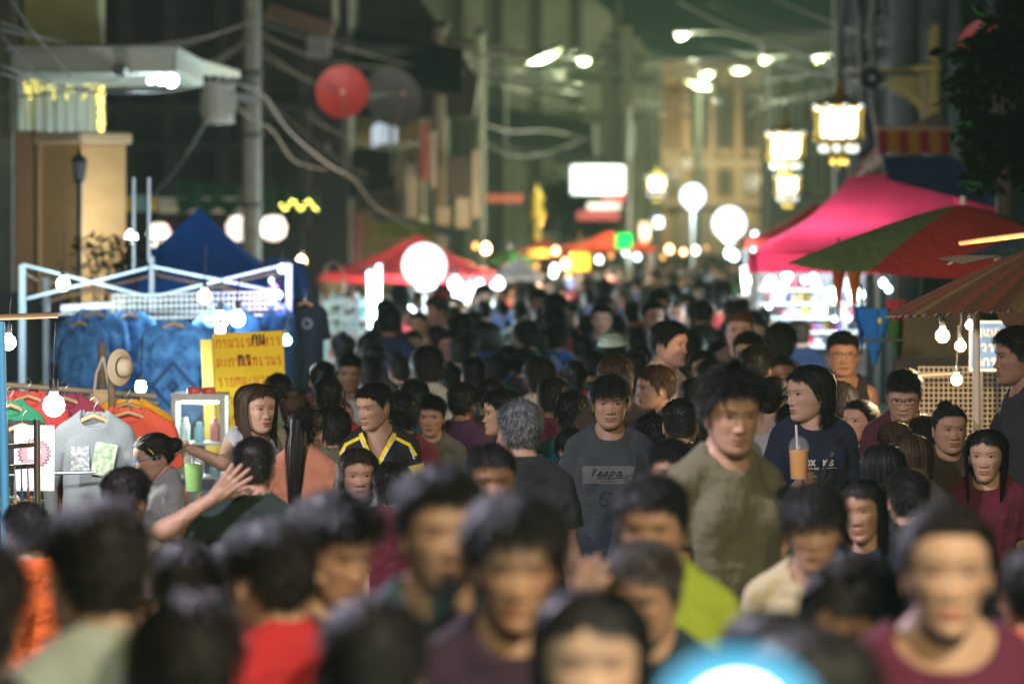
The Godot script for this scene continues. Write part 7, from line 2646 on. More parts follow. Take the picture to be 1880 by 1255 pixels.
func stock() -> void:
	var jobs: Array[Callable] = []
	for k in HAND_CURL:
		jobs.append(func(): put(hands, k, make_hand(k)))
	for f in FACES:
		jobs.append(func(): put(heads, f + "+", make_head(FACES[f], true)))
		jobs.append(func(): put(heads, f, make_head(FACES[f], false)))
	for h in HAIRS:
		jobs.append(func(): put(hairs, h, make_hair(HAIRS[h]).mesh()))
	for s in SHIRTS:
		jobs.append(func():
			var keep := {}
			var m := make_shirt(s[0], s[1], keep)
			put(shirts, s[0] + s[1], m.mesh())
			put(fields, s[0] + s[1], keep.f))
	for p in ["man", "woman"]:
		jobs.append(func(): put(trousers, p, make_trousers(p).mesh()))
	var id := WorkerThreadPool.add_group_task(func(k: int): jobs[k].call(), jobs.size())
	WorkerThreadPool.wait_for_group_task_completion(id)
	var id2 := WorkerThreadPool.add_group_task(func(k: int): put(bodies, POSES[k], make_body(POSES[k], hands)), POSES.size())
	WorkerThreadPool.wait_for_group_task_completion(id2)
	m_hair = StandardMaterial3D.new()
	m_hair.vertex_color_use_as_albedo = true
	m_hair.roughness = 0.5
	m_hair.metallic_specular = 0.3

func skin_mat(kind: String) -> StandardMaterial3D:
	var s: Array = SKINS[kind]
	var m := vmat(s[0], s[1], s[2], 0.52)
	m.metallic_specular = 0.38
	m.subsurf_scatter_enabled = true
	m.subsurf_scatter_strength = 0.18
	return m

func head_at(pose: String, hy: float, hp: float, roll := 0.0) -> Transform3D:
	var h := 1.6 if pose.begins_with("w") else 1.7
	var b := Basis(Vector3.UP, deg_to_rad(hy)) * Basis(Vector3.RIGHT, deg_to_rad(hp)) * Basis(Vector3.BACK, deg_to_rad(roll))
	var pivot := Vector3(0, h - 0.19, 0.0)
	return Transform3D(b, pivot + b * Vector3(0, 0.078, 0.022))

# cx, top: where the crown shows; s: pixels per metre there
func person(cx: float, top: float, s: float, yaw: float, pose: String, face: String, hair: String, skin: String, shirt: Material, style: String, label: String, o := {}) -> Node3D:
	var d := F / s
	var h := 1.6 if pose.begins_with("w") else 1.7
	var tall: float = EYE - (top - HOR) / s - (0.02 + o.get("bunup", 0.0))
	var k: float = tall / h
	var hy: float = o.get("hy", 0.0)
	var hp: float = o.get("hp", 0.0)
	var ht := head_at(pose, hy, hp, o.get("roll", 0.0))
	var t := thing("person", label, "person", Vector3.ZERO, deg_to_rad(yaw), o.get("group", ""))
	t.scale = Vector3.ONE * k
	var off := t.basis * (ht * Vector3(0, 0, -0.005))
	t.position = Vector3((cx - 940.0) / s - off.x, 0, -d - off.z)
	var fine := s >= 290.0 and absf(wrapf(yaw + hy, -180.0, 180.0)) < 125.0
	var hk := face + ("+" if fine else "")
	var key := "%s %s %.0f %.0f %.0f" % [pose, hk, hy, hp, o.get("roll", 0.0)]
	if not joined.has(key):
		var m := M.new()
		m.add(bodies[pose], Transform3D())
		m.add(heads[hk], ht)
		joined[key] = m.mesh()
	part("body", joined[key], skin_mat(skin), t)
	if hair:
		var hm := part("hair", hairs[hair], o.get("hairmat", m_hair), t)
		hm.transform = ht
	part("shirt", shirts[pose + style], shirt, t)
	part("trousers", trousers[pose.get_slice("_", 0)], o.get("pants", cloth(0.02, 0.025, 0.04)), t)
	if not o.get("far", false):
		var J := pose_of(pose)
		for n in ["L", "R"]:
			part("shoe", shoe_mesh(pose, n, J), mat(0.03, 0.03, 0.03, 0.6), t)
	if o.has("glasses"):
		part("glasses", glasses_mesh(), o.glasses, t).transform = ht
	if o.has("cap"):
		part("cap", cap_mesh(), o.cap, t).transform = ht * Transform3D(Basis(Vector3.UP, deg_to_rad(o.get("capyaw", 0.0))), Vector3.ZERO)
	return t

var shoes := {}
func shoe_mesh(pose: String, n: String, J: Dictionary) -> ArrayMesh:
	var key := pose.get_slice("_", 0) + n
	if not shoes.has(key):
		shoes[key] = make_shoe(J, n).mesh()
	return shoes[key]

var stock_glasses: ArrayMesh
func glasses_mesh() -> ArrayMesh:
	if stock_glasses == null:
		var m := M.new()
		for s in [-1.0, 1.0]:
			var p := PackedVector3Array()
			for q in 17:
				var a := TAU * q / 16.0
				var c := cos(a)
				var e := sin(a)
				p.append(Vector3(s * 0.033 + signf(c) * pow(absf(c), 0.7) * 0.025, 0.003 + signf(e) * pow(absf(e), 0.7) * 0.016, 0.094 - absf(s * 0.033 + c * 0.025) * 0.14))
			m.tube(p, 0.0014, 0.0014, 5, false)
			m.tube(PackedVector3Array([Vector3(s * 0.058, 0.008, 0.086), Vector3(s * 0.076, 0.008, 0.06), Vector3(s * 0.08, 0.006, -0.005), Vector3(s * 0.077, -0.012, -0.025)]), 0.0015, 0.0015, 5)
		m.tube(PackedVector3Array([Vector3(-0.009, 0.007, 0.093), Vector3(0, 0.01, 0.096), Vector3(0.009, 0.007, 0.093)]), 0.0014, 0.0014, 5)
		stock_glasses = m.mesh()
	return stock_glasses

var stock_cap: ArrayMesh
func cap_mesh() -> ArrayMesh:
	if stock_cap == null:
		var m := M.new()
		var pts := PackedVector3Array()
		var rows := 10
		var cols := 28
		for r in rows:
			for q in cols:
				var a := -TAU * q / cols + PI
				var y := lerpf(11.18, 4.2 + 1.2 * cos(a), pow(r / (rows - 1.0), 0.8))
				pts.append((scalp(y, a) + scalp_n(y, a) * (2.2 if r > 0 else 2.0)) * 0.01)
		m.grid(pts, rows, cols, true)
		pts.clear()
		for side in 2:
			for r in 5:
				for q in 13:
					var a := lerpf(1.0, -1.0, q / 12.0)
					var p := scalp(5.2, a) + scalp_n(5.2, a) * 2.0
					var e := cos(a * 1.3) * 6.5 * r / 4.0
					pts.append((p + Vector3(0, -0.03 * e * e - absf(a) * 0.6 - (0.35 if side else 0.0), e)) * 0.01)
			if side == 0:
				m.grid(pts, 5, 13, false)
			else:
				var rev := PackedVector3Array()
				for r in 5:
					for q in 13:
						rev.append(pts[(4 - r) * 13 + q])
				m.grid(rev, 5, 13, false)
			pts.clear()
		m.ball(Vector3(0, 0.135, -0.01), Vector3(0.008, 0.005, 0.008), 4, 8)
		stock_cap = m.mesh()
	return stock_cap

# ------------------------------------------------------------------ people
func people() -> void:
	var rows := [
		[180, 915, 1075, 205, "man", "man_c", "short", "tan", cloth(0.240, 0.260, 0.220), "polo", "man with thick black hair seen from behind, pale grey-green shirt, big at front left", {}],
		[345, 1098, 1099, 182, "man", "man_a", "mop", "brown", cloth(0.010, 0.010, 0.011), "tee", "round black head at the bottom edge between the grey-green shirt and the red shirt", {}],
		[48, 918, 585, 212, "man", "man_b", "short", "tan", cloth(0.600, 0.110, 0.015), "tee", "man in bright orange shirt at the left edge, turned away", {}],
		[-62, 985, 1143, 178, "man", "man_c", "mop", "tan", cloth(0.010, 0.010, 0.011), "tee", "dark head cut by the left edge before the orange shirt", {}],
		[466, 797, 543, 178, "man_nape", "man_b", "crew", "tan", cloth(0.010, 0.022, 0.016), "tee", "man in dark green shirt holding a spread hand to his head", {}],
		[497, 952, 921, 222, "man", "boy", "short", "light", cloth(0.450, 0.020, 0.030), "polo", "boy in red shirt with blue collar, seen from behind", {}],
		[612, 900, 845, 38, "man_ear", "man_b", "quiff", "tan", cloth(0.025, 0.025, 0.035), "tee", "man holding a phone to his ear, looking down to the side", {"hp": 14}],
		[684, 1094, 1193, 180, "man", "man_a", "short", "tan", cloth(0.010, 0.010, 0.011), "tee", "largest black head at the bottom edge, before the man on the phone", {}],
		[808, 852, 951, 14, "man", "man_f", "short", "tan", cloth(0.020, 0.050, 0.060), "tee", "blurred young man walking up close, lit on one cheek", {}],
		[945, 905, 1000, 4, "man", "man_f", "mop", "tan", cloth(0.030, 0.012, 0.030), "tee", "blurred man with a full black fringe looking straight ahead", {"hp": 6}],
		[1085, 1066, 1145, 0, "woman", "woman_d", "long", "light", cloth(0.020, 0.020, 0.040), "wide", "long-haired woman at the bottom edge, facing the street's near end", {}],
		[1200, 868, 783, -12, "man", "man_a", "short", "tan", cloth(0.300, 0.370, 0.030), "vneck", "man in lime yellow shirt, half hidden behind a raised hand", {"hp": 5}],
		[1182, 985, 861, -18, "man_brow", "man_c", "greyish", "tan", cloth(0.010, 0.030, 0.055), "tee", "older man with greying hair raising a hand to his forehead", {"hp": 10}],
		[1495, 885, 708, -6, "man", "boy", "fringe", "tan", cloth(0.360, 0.310, 0.180), "tee", "boy with black bowl-cut hair in cream patterned shirt", {"hp": 6}],
		[1428, 880, 600, -58, "woman", "woman_a", "pulled", "tan", cloth(0.050, 0.050, 0.060), "tee", "woman in profile just behind the bowl-cut boy", {}],
		[1582, 873, 565, -18, "woman", "woman_c", "long", "tan", cloth(0.012, 0.020, 0.055), "tee", "long-haired girl tilting her head behind the bowl-cut boy", {"roll": 8}],
		[1568, 1005, 956, -28, "woman", "woman_a", "long", "tan", cloth(0.015, 0.025, 0.060), "tee", "woman in dark blue looking down, before the bowl-cut boy", {"hp": 20}],
		[1738, 912, 991, 0, "woman", "woman_c", "pulled", "light", cloth(0.090, 0.010, 0.035), "wide", "woman with hair drawn back and bare neckline, big at front right", {}],
		[1497, 1142, 1288, 180, "woman", "woman_a", "bob", "tan", cloth(0.020, 0.060, 0.090), "tee", "dark bobbed head at the bottom edge beside the glaring lamp", {}],
		[1420, 1108, 1081, 188, "woman", "woman_a", "long", "tan", cloth(0.020, 0.050, 0.080), "tee", "long-haired head low beside the glaring lamp, behind the bobbed one", {}],
		[1905, 985, 861, 180, "woman", "woman_b", "lowbun", "tan", cloth(0.800, 0.170, 0.060), "tee", "person in orange-pink top cut by the right edge", {}],
		[332, 990, 767, 186, "man", "man_a", "short", "tan", cloth(0.060, 0.070, 0.030), "polo", "dark-haired man between the grey-green shirt and the hand on head", {}],
		[436, 985, 758, 192, "woman", "woman_b", "long", "tan", cloth(0.010, 0.010, 0.011), "tee", "long dark hair just behind the boy in red", {}],
		[900, 812, 605, 8, "man", "man_c", "short", "brown", cloth(0.050, 0.050, 0.040), "tee", "dark-faced man whose brow shows behind the blurred young man", {}],
		[1232, 803, 561, 0, "man", "man_a", "short", "tan", cloth(0.010, 0.010, 0.011), "tee", "man whose brow shows just above the man in lime", {}],
		[720, 845, 477, 180, "woman", "woman_b", "curlbun", "tan", cloth(0.100, 0.008, 0.020), "tee", "curly black head beside the curly-haired woman, seen from behind", {}],
		[1668, 858, 547, 184, "man", "man_a", "short", "tan", cloth(0.010, 0.010, 0.011), "tee", "black head above the drawn-back hair at front right", {}],
		[1310, 905, 585, -30, "woman", "woman_a", "bob", "tan", cloth(0.080, 0.120, 0.120), "tee", "bobbed woman behind the man in lime", {}],
		[1120, 687, 432, 0, "man", "man_a", "fringe", "tan", cloth(0.035, 0.042, 0.047), "tee", "young man with thick fringe in charcoal shirt with script print", {"print": "scooter"}],
		[1342, 678, 606, 34, "man", "man_d", "pomp", "tan", cloth(0.100, 0.092, 0.052), "tee", "tall man with thick hair in olive shirt, mouth open", {"hp": 4, "hy": -20}],
		[1488, 667, 427, 0, "woman_cup", "woman_a", "bob", "light", cloth(0.010, 0.013, 0.030), "tee", "woman in navy lettered shirt looking aside, holding a drink", {"hy": -58, "print": "college"}],
		[1547, 607, 345, 0, "man", "man_e", "short", "brown", cloth(0.010, 0.010, 0.011), "tank", "man in glasses and black vest, beyond the woman in navy", {"glasses": 1}],
		[1660, 672, 397, -8, "man", "man_e", "short", "light", cloth(0.070, 0.015, 0.030), "tee", "young man in glasses looking down near the warm bulbs", {"hp": 20, "glasses": 1}],
		[1743, 737, 422, 10, "woman", "woman_b", "bun", "tan", cloth(0.050, 0.032, 0.022), "tee", "woman with a hair bun on top, before the wire fence", {"bunup": 0.0}],
		[1812, 782, 464, -14, "woman", "woman_c", "long", "light", cloth(0.100, 0.008, 0.020), "tee", "girl with long hair in maroon shirt below the blue sign", {}],
		[1580, 728, 391, -42, "woman", "woman_a", "pulled", "light", cloth(0.040, 0.030, 0.030), "tee", "woman peeking over heads beside the woman in navy", {"hp": -3}],
		[1645, 768, 433, 186, "woman", "woman_b", "pulledbrown", "tan", cloth(0.100, 0.080, 0.060), "tee", "brown-haired head from behind, under the young man in glasses", {}],
		[1672, 792, 473, 192, "woman", "woman_b", "longbrown", "tan", cloth(0.060, 0.050, 0.050), "tee", "long brown hair from behind, nearest the maroon girl", {}],
		[1622, 810, 496, 178, "woman", "woman_a", "long", "tan", cloth(0.030, 0.030, 0.040), "tee", "long black hair from behind, left of the long brown hair", {}],
		[1414, 786, 395, 182, "woman", "woman_a", "curlbun", "tan", cloth(0.100, 0.090, 0.050), "tee", "curly black head from behind, left of the orange drink", {}],
		[1421, 686, 397, 140, "woman", "woman_a", "pulled", "light", cloth(0.400, 0.380, 0.350), "tank", "woman in white strapped top turned away, right of the tall man", {}],
		[955, 730, 504, 192, "man", "man_c", "grey", "tan", cloth(0.010, 0.010, 0.011), "tee", "grey-haired man in black shirt seen from behind", {}],
		[1050, 780, 403, 34, "woman", "woman_a", "pulled", "light", cloth(0.050, 0.075, 0.020), "tee", "woman glancing aside between the grey-haired man and the fringe", {}],
		[688, 698, 403, -4, "man", "man_b", "crew", "tan", cloth(0.010, 0.010, 0.011), "vneck", "crew-cut young man in black and yellow jersey", {"hy": -36, "hp": 7, "print": "jersey"}],
		[792, 725, 372, -8, "man", "boy", "fade", "brown", cloth(0.070, 0.070, 0.050), "polo", "boy with parted lips and upswept hair beside the jersey", {}],
		[657, 820, 466, 8, "woman", "woman_d", "curly", "tan", cloth(0.500, 0.580, 0.520), "tee", "curly-haired woman in pale patterned shirt staring ahead", {"print": "dots"}],
		[560, 740, 435, 162, "woman", "woman_a", "pony", "tan", cloth(0.500, 0.200, 0.110), "tee", "woman with a long black ponytail in peach shirt", {}],
		[470, 700, 403, 36, "woman_point", "woman_d", "longbrown", "light", cloth(0.280, 0.280, 0.300), "tank", "woman with reddish hair pointing, before the yellow sign", {}],
		[602, 690, 356, 180, "man_ear", "man_c", "short", "tan", cloth(0.450, 0.020, 0.030), "tee", "man in red shirt with a hand at his ear, seen from behind", {}],
		[541, 716, 364, 172, "woman", "woman_b", "brownbun", "light", cloth(0.200, 0.160, 0.100), "tee", "brown-haired woman with a topknot behind the ponytail", {}],
		[511, 684, 345, 186, "man", "man_a", "short", "tan", cloth(0.100, 0.180, 0.100), "tee", "black head before the lower corner of the yellow sign", {}],
		[283, 786, 430, -72, "woman", "woman_a", "lowbun", "tan", cloth(0.200, 0.200, 0.190), "polo", "stall woman in grey polo with yellow headband and blue glasses", {"hp": 14, "band": 1}],
		[230, 855, 564, 152, "man", "man_b", "short", "tan", cloth(0.100, 0.080, 0.055), "polo", "man with short hair before the stall woman, seen from behind", {}],
		[1250, 727, 452, 174, "man", "man_a", "crew", "tan", cloth(0.010, 0.010, 0.011), "polo", "man with shaved neck and white collar edge, seen from behind", {"print": "collar"}],
		[1130, 650, 395, 184, "man", "man_c", "brown", "tan", cloth(0.050, 0.030, 0.022), "tee", "man in brown shirt with red letters on the back", {"print": "back"}],
		[1205, 668, 372, -72, "man", "man_b", "brown", "tan", cloth(0.050, 0.035, 0.030), "tee", "brown-haired man in profile behind the fringe", {}],
		[1126, 607, 297, 158, "man", "man_b", "short", "tan", cloth(0.100, 0.120, 0.160), "tee", "person in a pale green cap in the middle crowd", {"cap": 1}],
		[1228, 588, 341, 58, "man", "man_a", "short", "pink", cloth(0.450, 0.400, 0.340), "polo", "tall pale man in light shirt looking aside in the middle crowd", {}],
		[1358, 567, 299, -6, "man", "man_c", "blond", "pink", cloth(0.150, 0.100, 0.080), "tee", "tallest fair-haired man in the middle crowd", {}],
		[1375, 608, 325, -16, "man", "man_b", "short", "tan", cloth(0.010, 0.010, 0.011), "tee", "dark-haired man right before the fair-haired one", {}],
		[1388, 632, 352, 168, "man", "man_a", "short", "tan", cloth(0.060, 0.050, 0.050), "tee", "black-haired man from behind, below the fair-haired one", {}],
		[1434, 594, 301, 168, "man", "man_a", "mop", "light", cloth(0.100, 0.080, 0.080), "tee", "mop-haired person from behind, left of the man in black vest", {}],
		[1467, 586, 244, 194, "man", "man_c", "brown", "light", cloth(0.012, 0.020, 0.055), "tee", "brown-haired man in navy before the bright stall", {}],
		[870, 653, 328, 180, "man", "man_b", "crew", "tan", cloth(0.015, 0.085, 0.080), "tee", "man in teal shirt seen from behind", {}],
		[785, 636, 335, 182, "man", "man_a", "mop", "tan", cloth(0.300, 0.320, 0.300), "polo", "man with a pale collar behind the boy with parted lips", {}],
		[990, 655, 336, 186, "man_ear", "man_a", "mop", "tan", cloth(0.330, 0.310, 0.280), "tee", "man in pale shirt raising a phone, seen from behind", {}],
		[1055, 657, 309, 180, "woman", "woman_a", "pony", "tan", cloth(0.450, 0.020, 0.030), "tee", "ponytailed head just right of the raised phone", {}],
		[924, 712, 403, -76, "man", "man_a", "short", "tan", cloth(0.050, 0.050, 0.050), "tee", "man in profile beside the grey-haired man", {}],
		[1872, 598, 423, -78, "man", "man_b", "short", "brown", cloth(0.020, 0.018, 0.022), "tee", "vendor in profile at the right edge before the blue sign", {}],
		[802, 542, 211, -60, "man", "man_b", "short", "pink", cloth(0.500, 0.300, 0.280), "tee", "capped man with a pink face under the white globe", {"cap": 2}],
		[1105, 556, 237, 0, "man", "man_a", "short", "light", cloth(0.040, 0.050, 0.090), "tee", "pale face looking ahead above the green cap", {}],
		[1290, 640, 312, -4, "woman", "woman_c", "long", "light", cloth(0.120, 0.100, 0.100), "tee", "long-haired woman facing ahead right of the tall pale man", {}],
		[592, 658, 326, 179, "woman", "woman_a", "pony", "tan", cloth(0.100, 0.008, 0.020), "tee", "woman with a ponytail in maroon shirt walking away, above the man in red", {"far": true}],
		[678, 655, 300, 163, "man", "man_f", "messy", "brown", cloth(0.010, 0.022, 0.016), "tee", "man with messy hair in dark green shirt walking away, above the jersey", {"far": true}],
		[732, 652, 282, 200, "man", "man_b", "quiff", "tan", cloth(0.100, 0.092, 0.052), "tee", "man with upswept hair in olive shirt walking away, left of the pale collar", {"far": true}],
		[825, 668, 309, 190, "man", "man_a", "quiff", "tan", cloth(0.050, 0.030, 0.022), "tee", "man with upswept hair in brown shirt walking away, left of the man in teal", {"far": true}],
		[850, 617, 280, 154, "man", "man_c", "quiff", "brown", cloth(0.010, 0.010, 0.011), "tee", "man with upswept hair in black shirt walking away, above the man in teal", {"far": true}],
		[914, 652, 274, 176, "man", "man_f", "messy", "brown", cloth(0.015, 0.085, 0.080), "tee", "man with messy hair in teal shirt walking away, right of the man in teal", {"far": true}],
		[888, 625, 250, -18, "man", "man_b", "mop", "light", cloth(0.100, 0.008, 0.020), "tee", "man with thick black hair in maroon shirt facing ahead, above the man in teal", {"far": true}],
		[933, 635, 264, 176, "man", "boy", "messy", "light", cloth(0.030, 0.100, 0.300), "tee", "man with messy hair in blue shirt walking away, left of the raised phone", {"far": true}],
		[962, 640, 273, 171, "man", "man_a", "messy", "light", cloth(0.050, 0.015, 0.045), "tee", "man with messy hair in purple shirt walking away, left of the raised phone", {"far": true}],
		[968, 588, 252, 206, "man", "man_e", "mop", "tan", cloth(0.015, 0.085, 0.080), "tee", "man with thick black hair in teal shirt walking away, above the raised phone", {"far": true}],
		[1022, 592, 248, 184, "man", "man_c", "mop", "tan", cloth(0.030, 0.100, 0.300), "tee", "man with thick black hair in blue shirt walking away, above the raised phone", {"far": true}],
		[891, 588, 257, 156, "woman", "woman_b", "bob", "tan", cloth(0.012, 0.020, 0.055), "tee", "woman with bobbed hair in navy shirt walking away, above the man in teal", {"far": true}],
		[821, 604, 253, 6, "woman", "woman_a", "bob", "brown", cloth(0.012, 0.020, 0.055), "tee", "woman with bobbed hair in navy shirt facing ahead, right of the pale collar", {"far": true}],
		[802, 595, 231, 207, "man", "man_e", "crew", "tan", cloth(0.360, 0.350, 0.330), "tee", "man with cropped hair in pale shirt walking away, above the pale collar", {"far": true}],
		[758, 604, 236, 5, "man", "man_a", "crew", "tan", cloth(0.010, 0.010, 0.011), "tee", "man with cropped hair in black shirt facing ahead, left of the pale collar", {"far": true}],
		[716, 607, 241, 191, "man", "man_c", "crew", "light", cloth(0.050, 0.015, 0.045), "tee", "man with cropped hair in purple shirt walking away, below the upright tube lamp", {"far": true}],
		[681, 630, 290, 201, "man", "boy", "mop", "tan", cloth(0.050, 0.030, 0.022), "tee", "man with thick black hair in brown shirt walking away, above the jersey", {"far": true}],
		[630, 614, 271, 192, "man", "man_b", "quiff", "light", cloth(0.010, 0.022, 0.016), "tee", "man with upswept hair in dark green shirt walking away, left of the upright tube lamp", {"far": true}],
		[831, 560, 203, 171, "man", "boy", "crew", "light", cloth(0.360, 0.350, 0.330), "tee", "man with cropped hair in pale shirt walking away, right of the globe-lit capped man", {"far": true}],
		[920, 550, 185, 171, "woman", "woman_c", "pony", "light", cloth(0.010, 0.010, 0.011), "tee", "woman with a ponytail in black shirt walking away, below the far warm bulbs", {"far": true}],
		[888, 550, 198, 185, "man", "man_f", "crew", "tan", cloth(0.015, 0.085, 0.080), "tee", "man with cropped hair in teal shirt walking away, left of the far warm bulbs", {"far": true}],
		[955, 528, 171, 185, "man", "man_c", "crew", "tan", cloth(0.030, 0.100, 0.300), "tee", "man with cropped hair in blue shirt walking away, below the far warm bulbs", {"far": true}],
		[1070, 614, 263, 167, "man", "boy", "crew", "tan", cloth(0.100, 0.008, 0.020), "tee", "man with cropped hair in maroon shirt walking away, left of the green cap", {"far": true}],
		[1162, 553, 211, 159, "man", "man_e", "short", "tan", cloth(0.050, 0.015, 0.045), "tee", "man with short black hair in purple shirt walking away, above the green cap", {"far": true}],
		[1172, 607, 262, 190, "man", "man_f", "crew", "tan", cloth(0.200, 0.200, 0.200), "tee", "man with cropped hair in grey shirt walking away, right of the green cap", {"far": true}],
		[1175, 627, 290, 165, "woman", "woman_b", "lowbun", "tan", cloth(0.100, 0.008, 0.020), "tee", "woman with a low bun in maroon shirt walking away, right of the brown lettered shirt", {"far": true}],
		[1270, 610, 271, 165, "man", "man_a", "mop", "tan", cloth(0.050, 0.015, 0.045), "tee", "man with thick black hair in purple shirt walking away, right of the tall pale man", {"far": true}],
		[1292, 596, 244, 199, "man", "man_b", "mop", "light", cloth(0.100, 0.008, 0.020), "tee", "man with thick black hair in maroon shirt walking away, right of the tall pale man", {"far": true}],
		[1293, 550, 211, 159, "man", "man_c", "short", "light", cloth(0.050, 0.015, 0.045), "tee", "man with short black hair in purple shirt walking away, left of the fair-haired man", {"far": true}],
		[1347, 550, 208, 175, "man", "boy", "messy", "tan", cloth(0.010, 0.022, 0.016), "tee", "man with messy hair in dark green shirt walking away, above the fair-haired man", {"far": true}],
		[1303, 518, 166, 176, "woman", "woman_b", "bob", "tan", cloth(0.050, 0.015, 0.045), "tee", "woman with bobbed hair in purple shirt walking away, left of the fair-haired man", {"far": true}],
		[1370, 655, 343, 202, "man", "man_a", "quiff", "light", cloth(0.010, 0.022, 0.016), "tee", "man with upswept hair in dark green shirt walking away, right of the olive shirt", {"far": true}],
		[1432, 648, 330, 15, "woman", "woman_b", "pony", "brown", cloth(0.010, 0.010, 0.011), "tee", "woman with a ponytail in black shirt facing ahead, below the mop-haired person", {"far": true}],
		[1320, 625, 281, 162, "man", "man_c", "short", "tan", cloth(0.100, 0.092, 0.052), "tee", "man with short black hair in olive shirt walking away, above the olive shirt", {"far": true}],
		[1306, 660, 326, 205, "man", "man_e", "quiff", "tan", cloth(0.360, 0.350, 0.330), "tee", "man with upswept hair in pale shirt walking away, left of the olive shirt", {"far": true}],
		[1275, 690, 363, 196, "man", "man_c", "crew", "tan", cloth(0.360, 0.350, 0.330), "tee", "man with cropped hair in pale shirt walking away, left of the olive shirt", {"far": true}],
		[1000, 560, 212, 167, "woman", "woman_b", "long", "tan", cloth(0.035, 0.042, 0.047), "tee", "woman with long hair in charcoal shirt walking away, below the far warm bulbs", {"far": true}],
		[1045, 555, 207, -11, "man", "man_c", "quiff", "brown", cloth(0.050, 0.030, 0.022), "tee", "man with upswept hair in brown shirt facing ahead, left of the green cap", {"far": true}],
		[1080, 575, 226, 195, "woman", "woman_a", "lowbun", "tan", cloth(0.010, 0.010, 0.011), "tee", "woman with a low bun in black shirt walking away, left of the green cap", {"far": true}],
		[1130, 575, 226, 157, "woman", "woman_d", "bob", "light", cloth(0.010, 0.010, 0.011), "tee", "woman with bobbed hair in black shirt walking away, above the green cap", {"far": true}],
		[1205, 565, 216, 174, "woman", "woman_c", "long", "light", cloth(0.100, 0.008, 0.020), "tee", "woman with long hair in maroon shirt walking away, left of the tall pale man", {"far": true}],
		[1240, 550, 202, 3, "woman", "woman_d", "lowbun", "tan", cloth(0.050, 0.030, 0.022), "tee", "woman with a low bun in brown shirt facing ahead, above the tall pale man", {"far": true}],
		[1015, 690, 380, 188, "man", "man_e", "short", "brown", cloth(0.100, 0.008, 0.020), "tee", "man with short black hair in maroon shirt walking away, below the raised phone", {"far": true}],
		[850, 700, 368, 155, "man", "man_f", "short", "brown", cloth(0.050, 0.015, 0.045), "tee", "man with short black hair in purple shirt walking away, below the man in teal", {"far": true}],
		[900, 690, 363, 175, "man", "man_a", "crew", "tan", cloth(0.050, 0.030, 0.022), "tee", "man with cropped hair in brown shirt walking away, right of the man in teal", {"far": true}],
		[760, 690, 363, 197, "woman", "woman_b", "lowbun", "brown", cloth(0.015, 0.085, 0.080), "tee", "woman with a low bun in teal shirt walking away, below the pale collar", {"far": true}],
		[1160, 640, 308, 202, "woman", "woman_c", "long", "tan", cloth(0.100, 0.008, 0.020), "tee", "woman with long hair in maroon shirt walking away, right of the brown lettered shirt", {"far": true}],
		[1085, 640, 299, 202, "man", "boy", "short", "tan", cloth(0.015, 0.085, 0.080), "tee", "man with short black hair in teal shirt walking away, left of the brown lettered shirt", {"far": true}],
		[640, 650, 317, 4, "man", "man_a", "quiff", "brown", cloth(0.360, 0.350, 0.330), "tee", "man with upswept hair in pale shirt facing ahead, right of the man in red", {"far": true}],
		[700, 585, 217, 184, "woman", "woman_d", "bob", "tan", cloth(0.010, 0.010, 0.011), "tee", "woman with bobbed hair in black shirt walking away, below the upright tube lamp", {"far": true}],
		[770, 570, 210, -19, "man", "boy", "crew", "light", cloth(0.012, 0.020, 0.055), "tee", "man with cropped hair in navy shirt facing ahead, left of the globe-lit capped man", {"far": true}],
		[1400, 560, 207, 184, "man", "man_e", "short", "tan", cloth(0.010, 0.010, 0.011), "tee", "man with short black hair in black shirt walking away, right of the fair-haired man", {"far": true}],
		[1390, 580, 226, -9, "woman", "woman_b", "long", "tan", cloth(0.360, 0.350, 0.330), "tee", "woman with long hair in pale shirt facing ahead, right of the fair-haired man", {"far": true}],
		[1255, 640, 303, 186, "woman", "woman_d", "pony", "light", cloth(0.030, 0.100, 0.300), "tee", "woman with a ponytail in blue shirt walking away, below the tall pale man", {"far": true}],
		[735, 720, 391, 206, "man", "boy", "messy", "tan", cloth(0.100, 0.008, 0.020), "tee", "man with messy hair in maroon shirt walking away, right of the jersey", {"far": true}],
		[1050, 720, 391, 175, "man", "man_e", "messy", "brown", cloth(0.015, 0.085, 0.080), "tee", "man with messy hair in teal shirt walking away, left of the thick fringe", {"far": true}],
		[1300, 740, 409, 180, "woman", "woman_d", "bob", "brown", cloth(0.035, 0.042, 0.047), "tee", "woman with bobbed hair in charcoal shirt walking away, below the olive shirt", {"far": true}],
		[1370, 730, 391, 163, "man", "man_e", "mop", "light", cloth(0.035, 0.042, 0.047), "tee", "man with thick black hair in charcoal shirt walking away, below the olive shirt", {"far": true}],
		[1200, 760, 428, 200, "man", "man_e", "quiff", "light", cloth(0.010, 0.022, 0.016), "tee", "man with upswept hair in dark green shirt walking away, right of the thick fringe", {"far": true}],
		[860, 610, 271, 197, "man", "man_b", "crew", "tan", cloth(0.010, 0.010, 0.011), "tee", "man with cropped hair in black shirt walking away, above the man in teal", {"far": true}],
		[1540, 700, 372, 200, "man", "boy", "mop", "brown", cloth(0.100, 0.008, 0.020), "tee", "man with thick black hair in maroon shirt walking away, right of the woman in navy", {"far": true}],
		[610, 745, 401, 202, "man", "man_f", "mop", "tan", cloth(0.100, 0.092, 0.052), "tee", "man with thick black hair in olive shirt walking away, below the man in red", {"far": true}],
		[1700, 760, 411, 201, "man", "man_a", "short", "brown", cloth(0.050, 0.030, 0.022), "tee", "man with short black hair in brown shirt walking away, below the young man in glasses", {"far": true}],
		[1460, 740, 401, 190, "man", "man_b", "mop", "light", cloth(0.030, 0.100, 0.300), "tee", "man with thick black hair in blue shirt walking away, below the woman in navy", {"far": true}],
	]
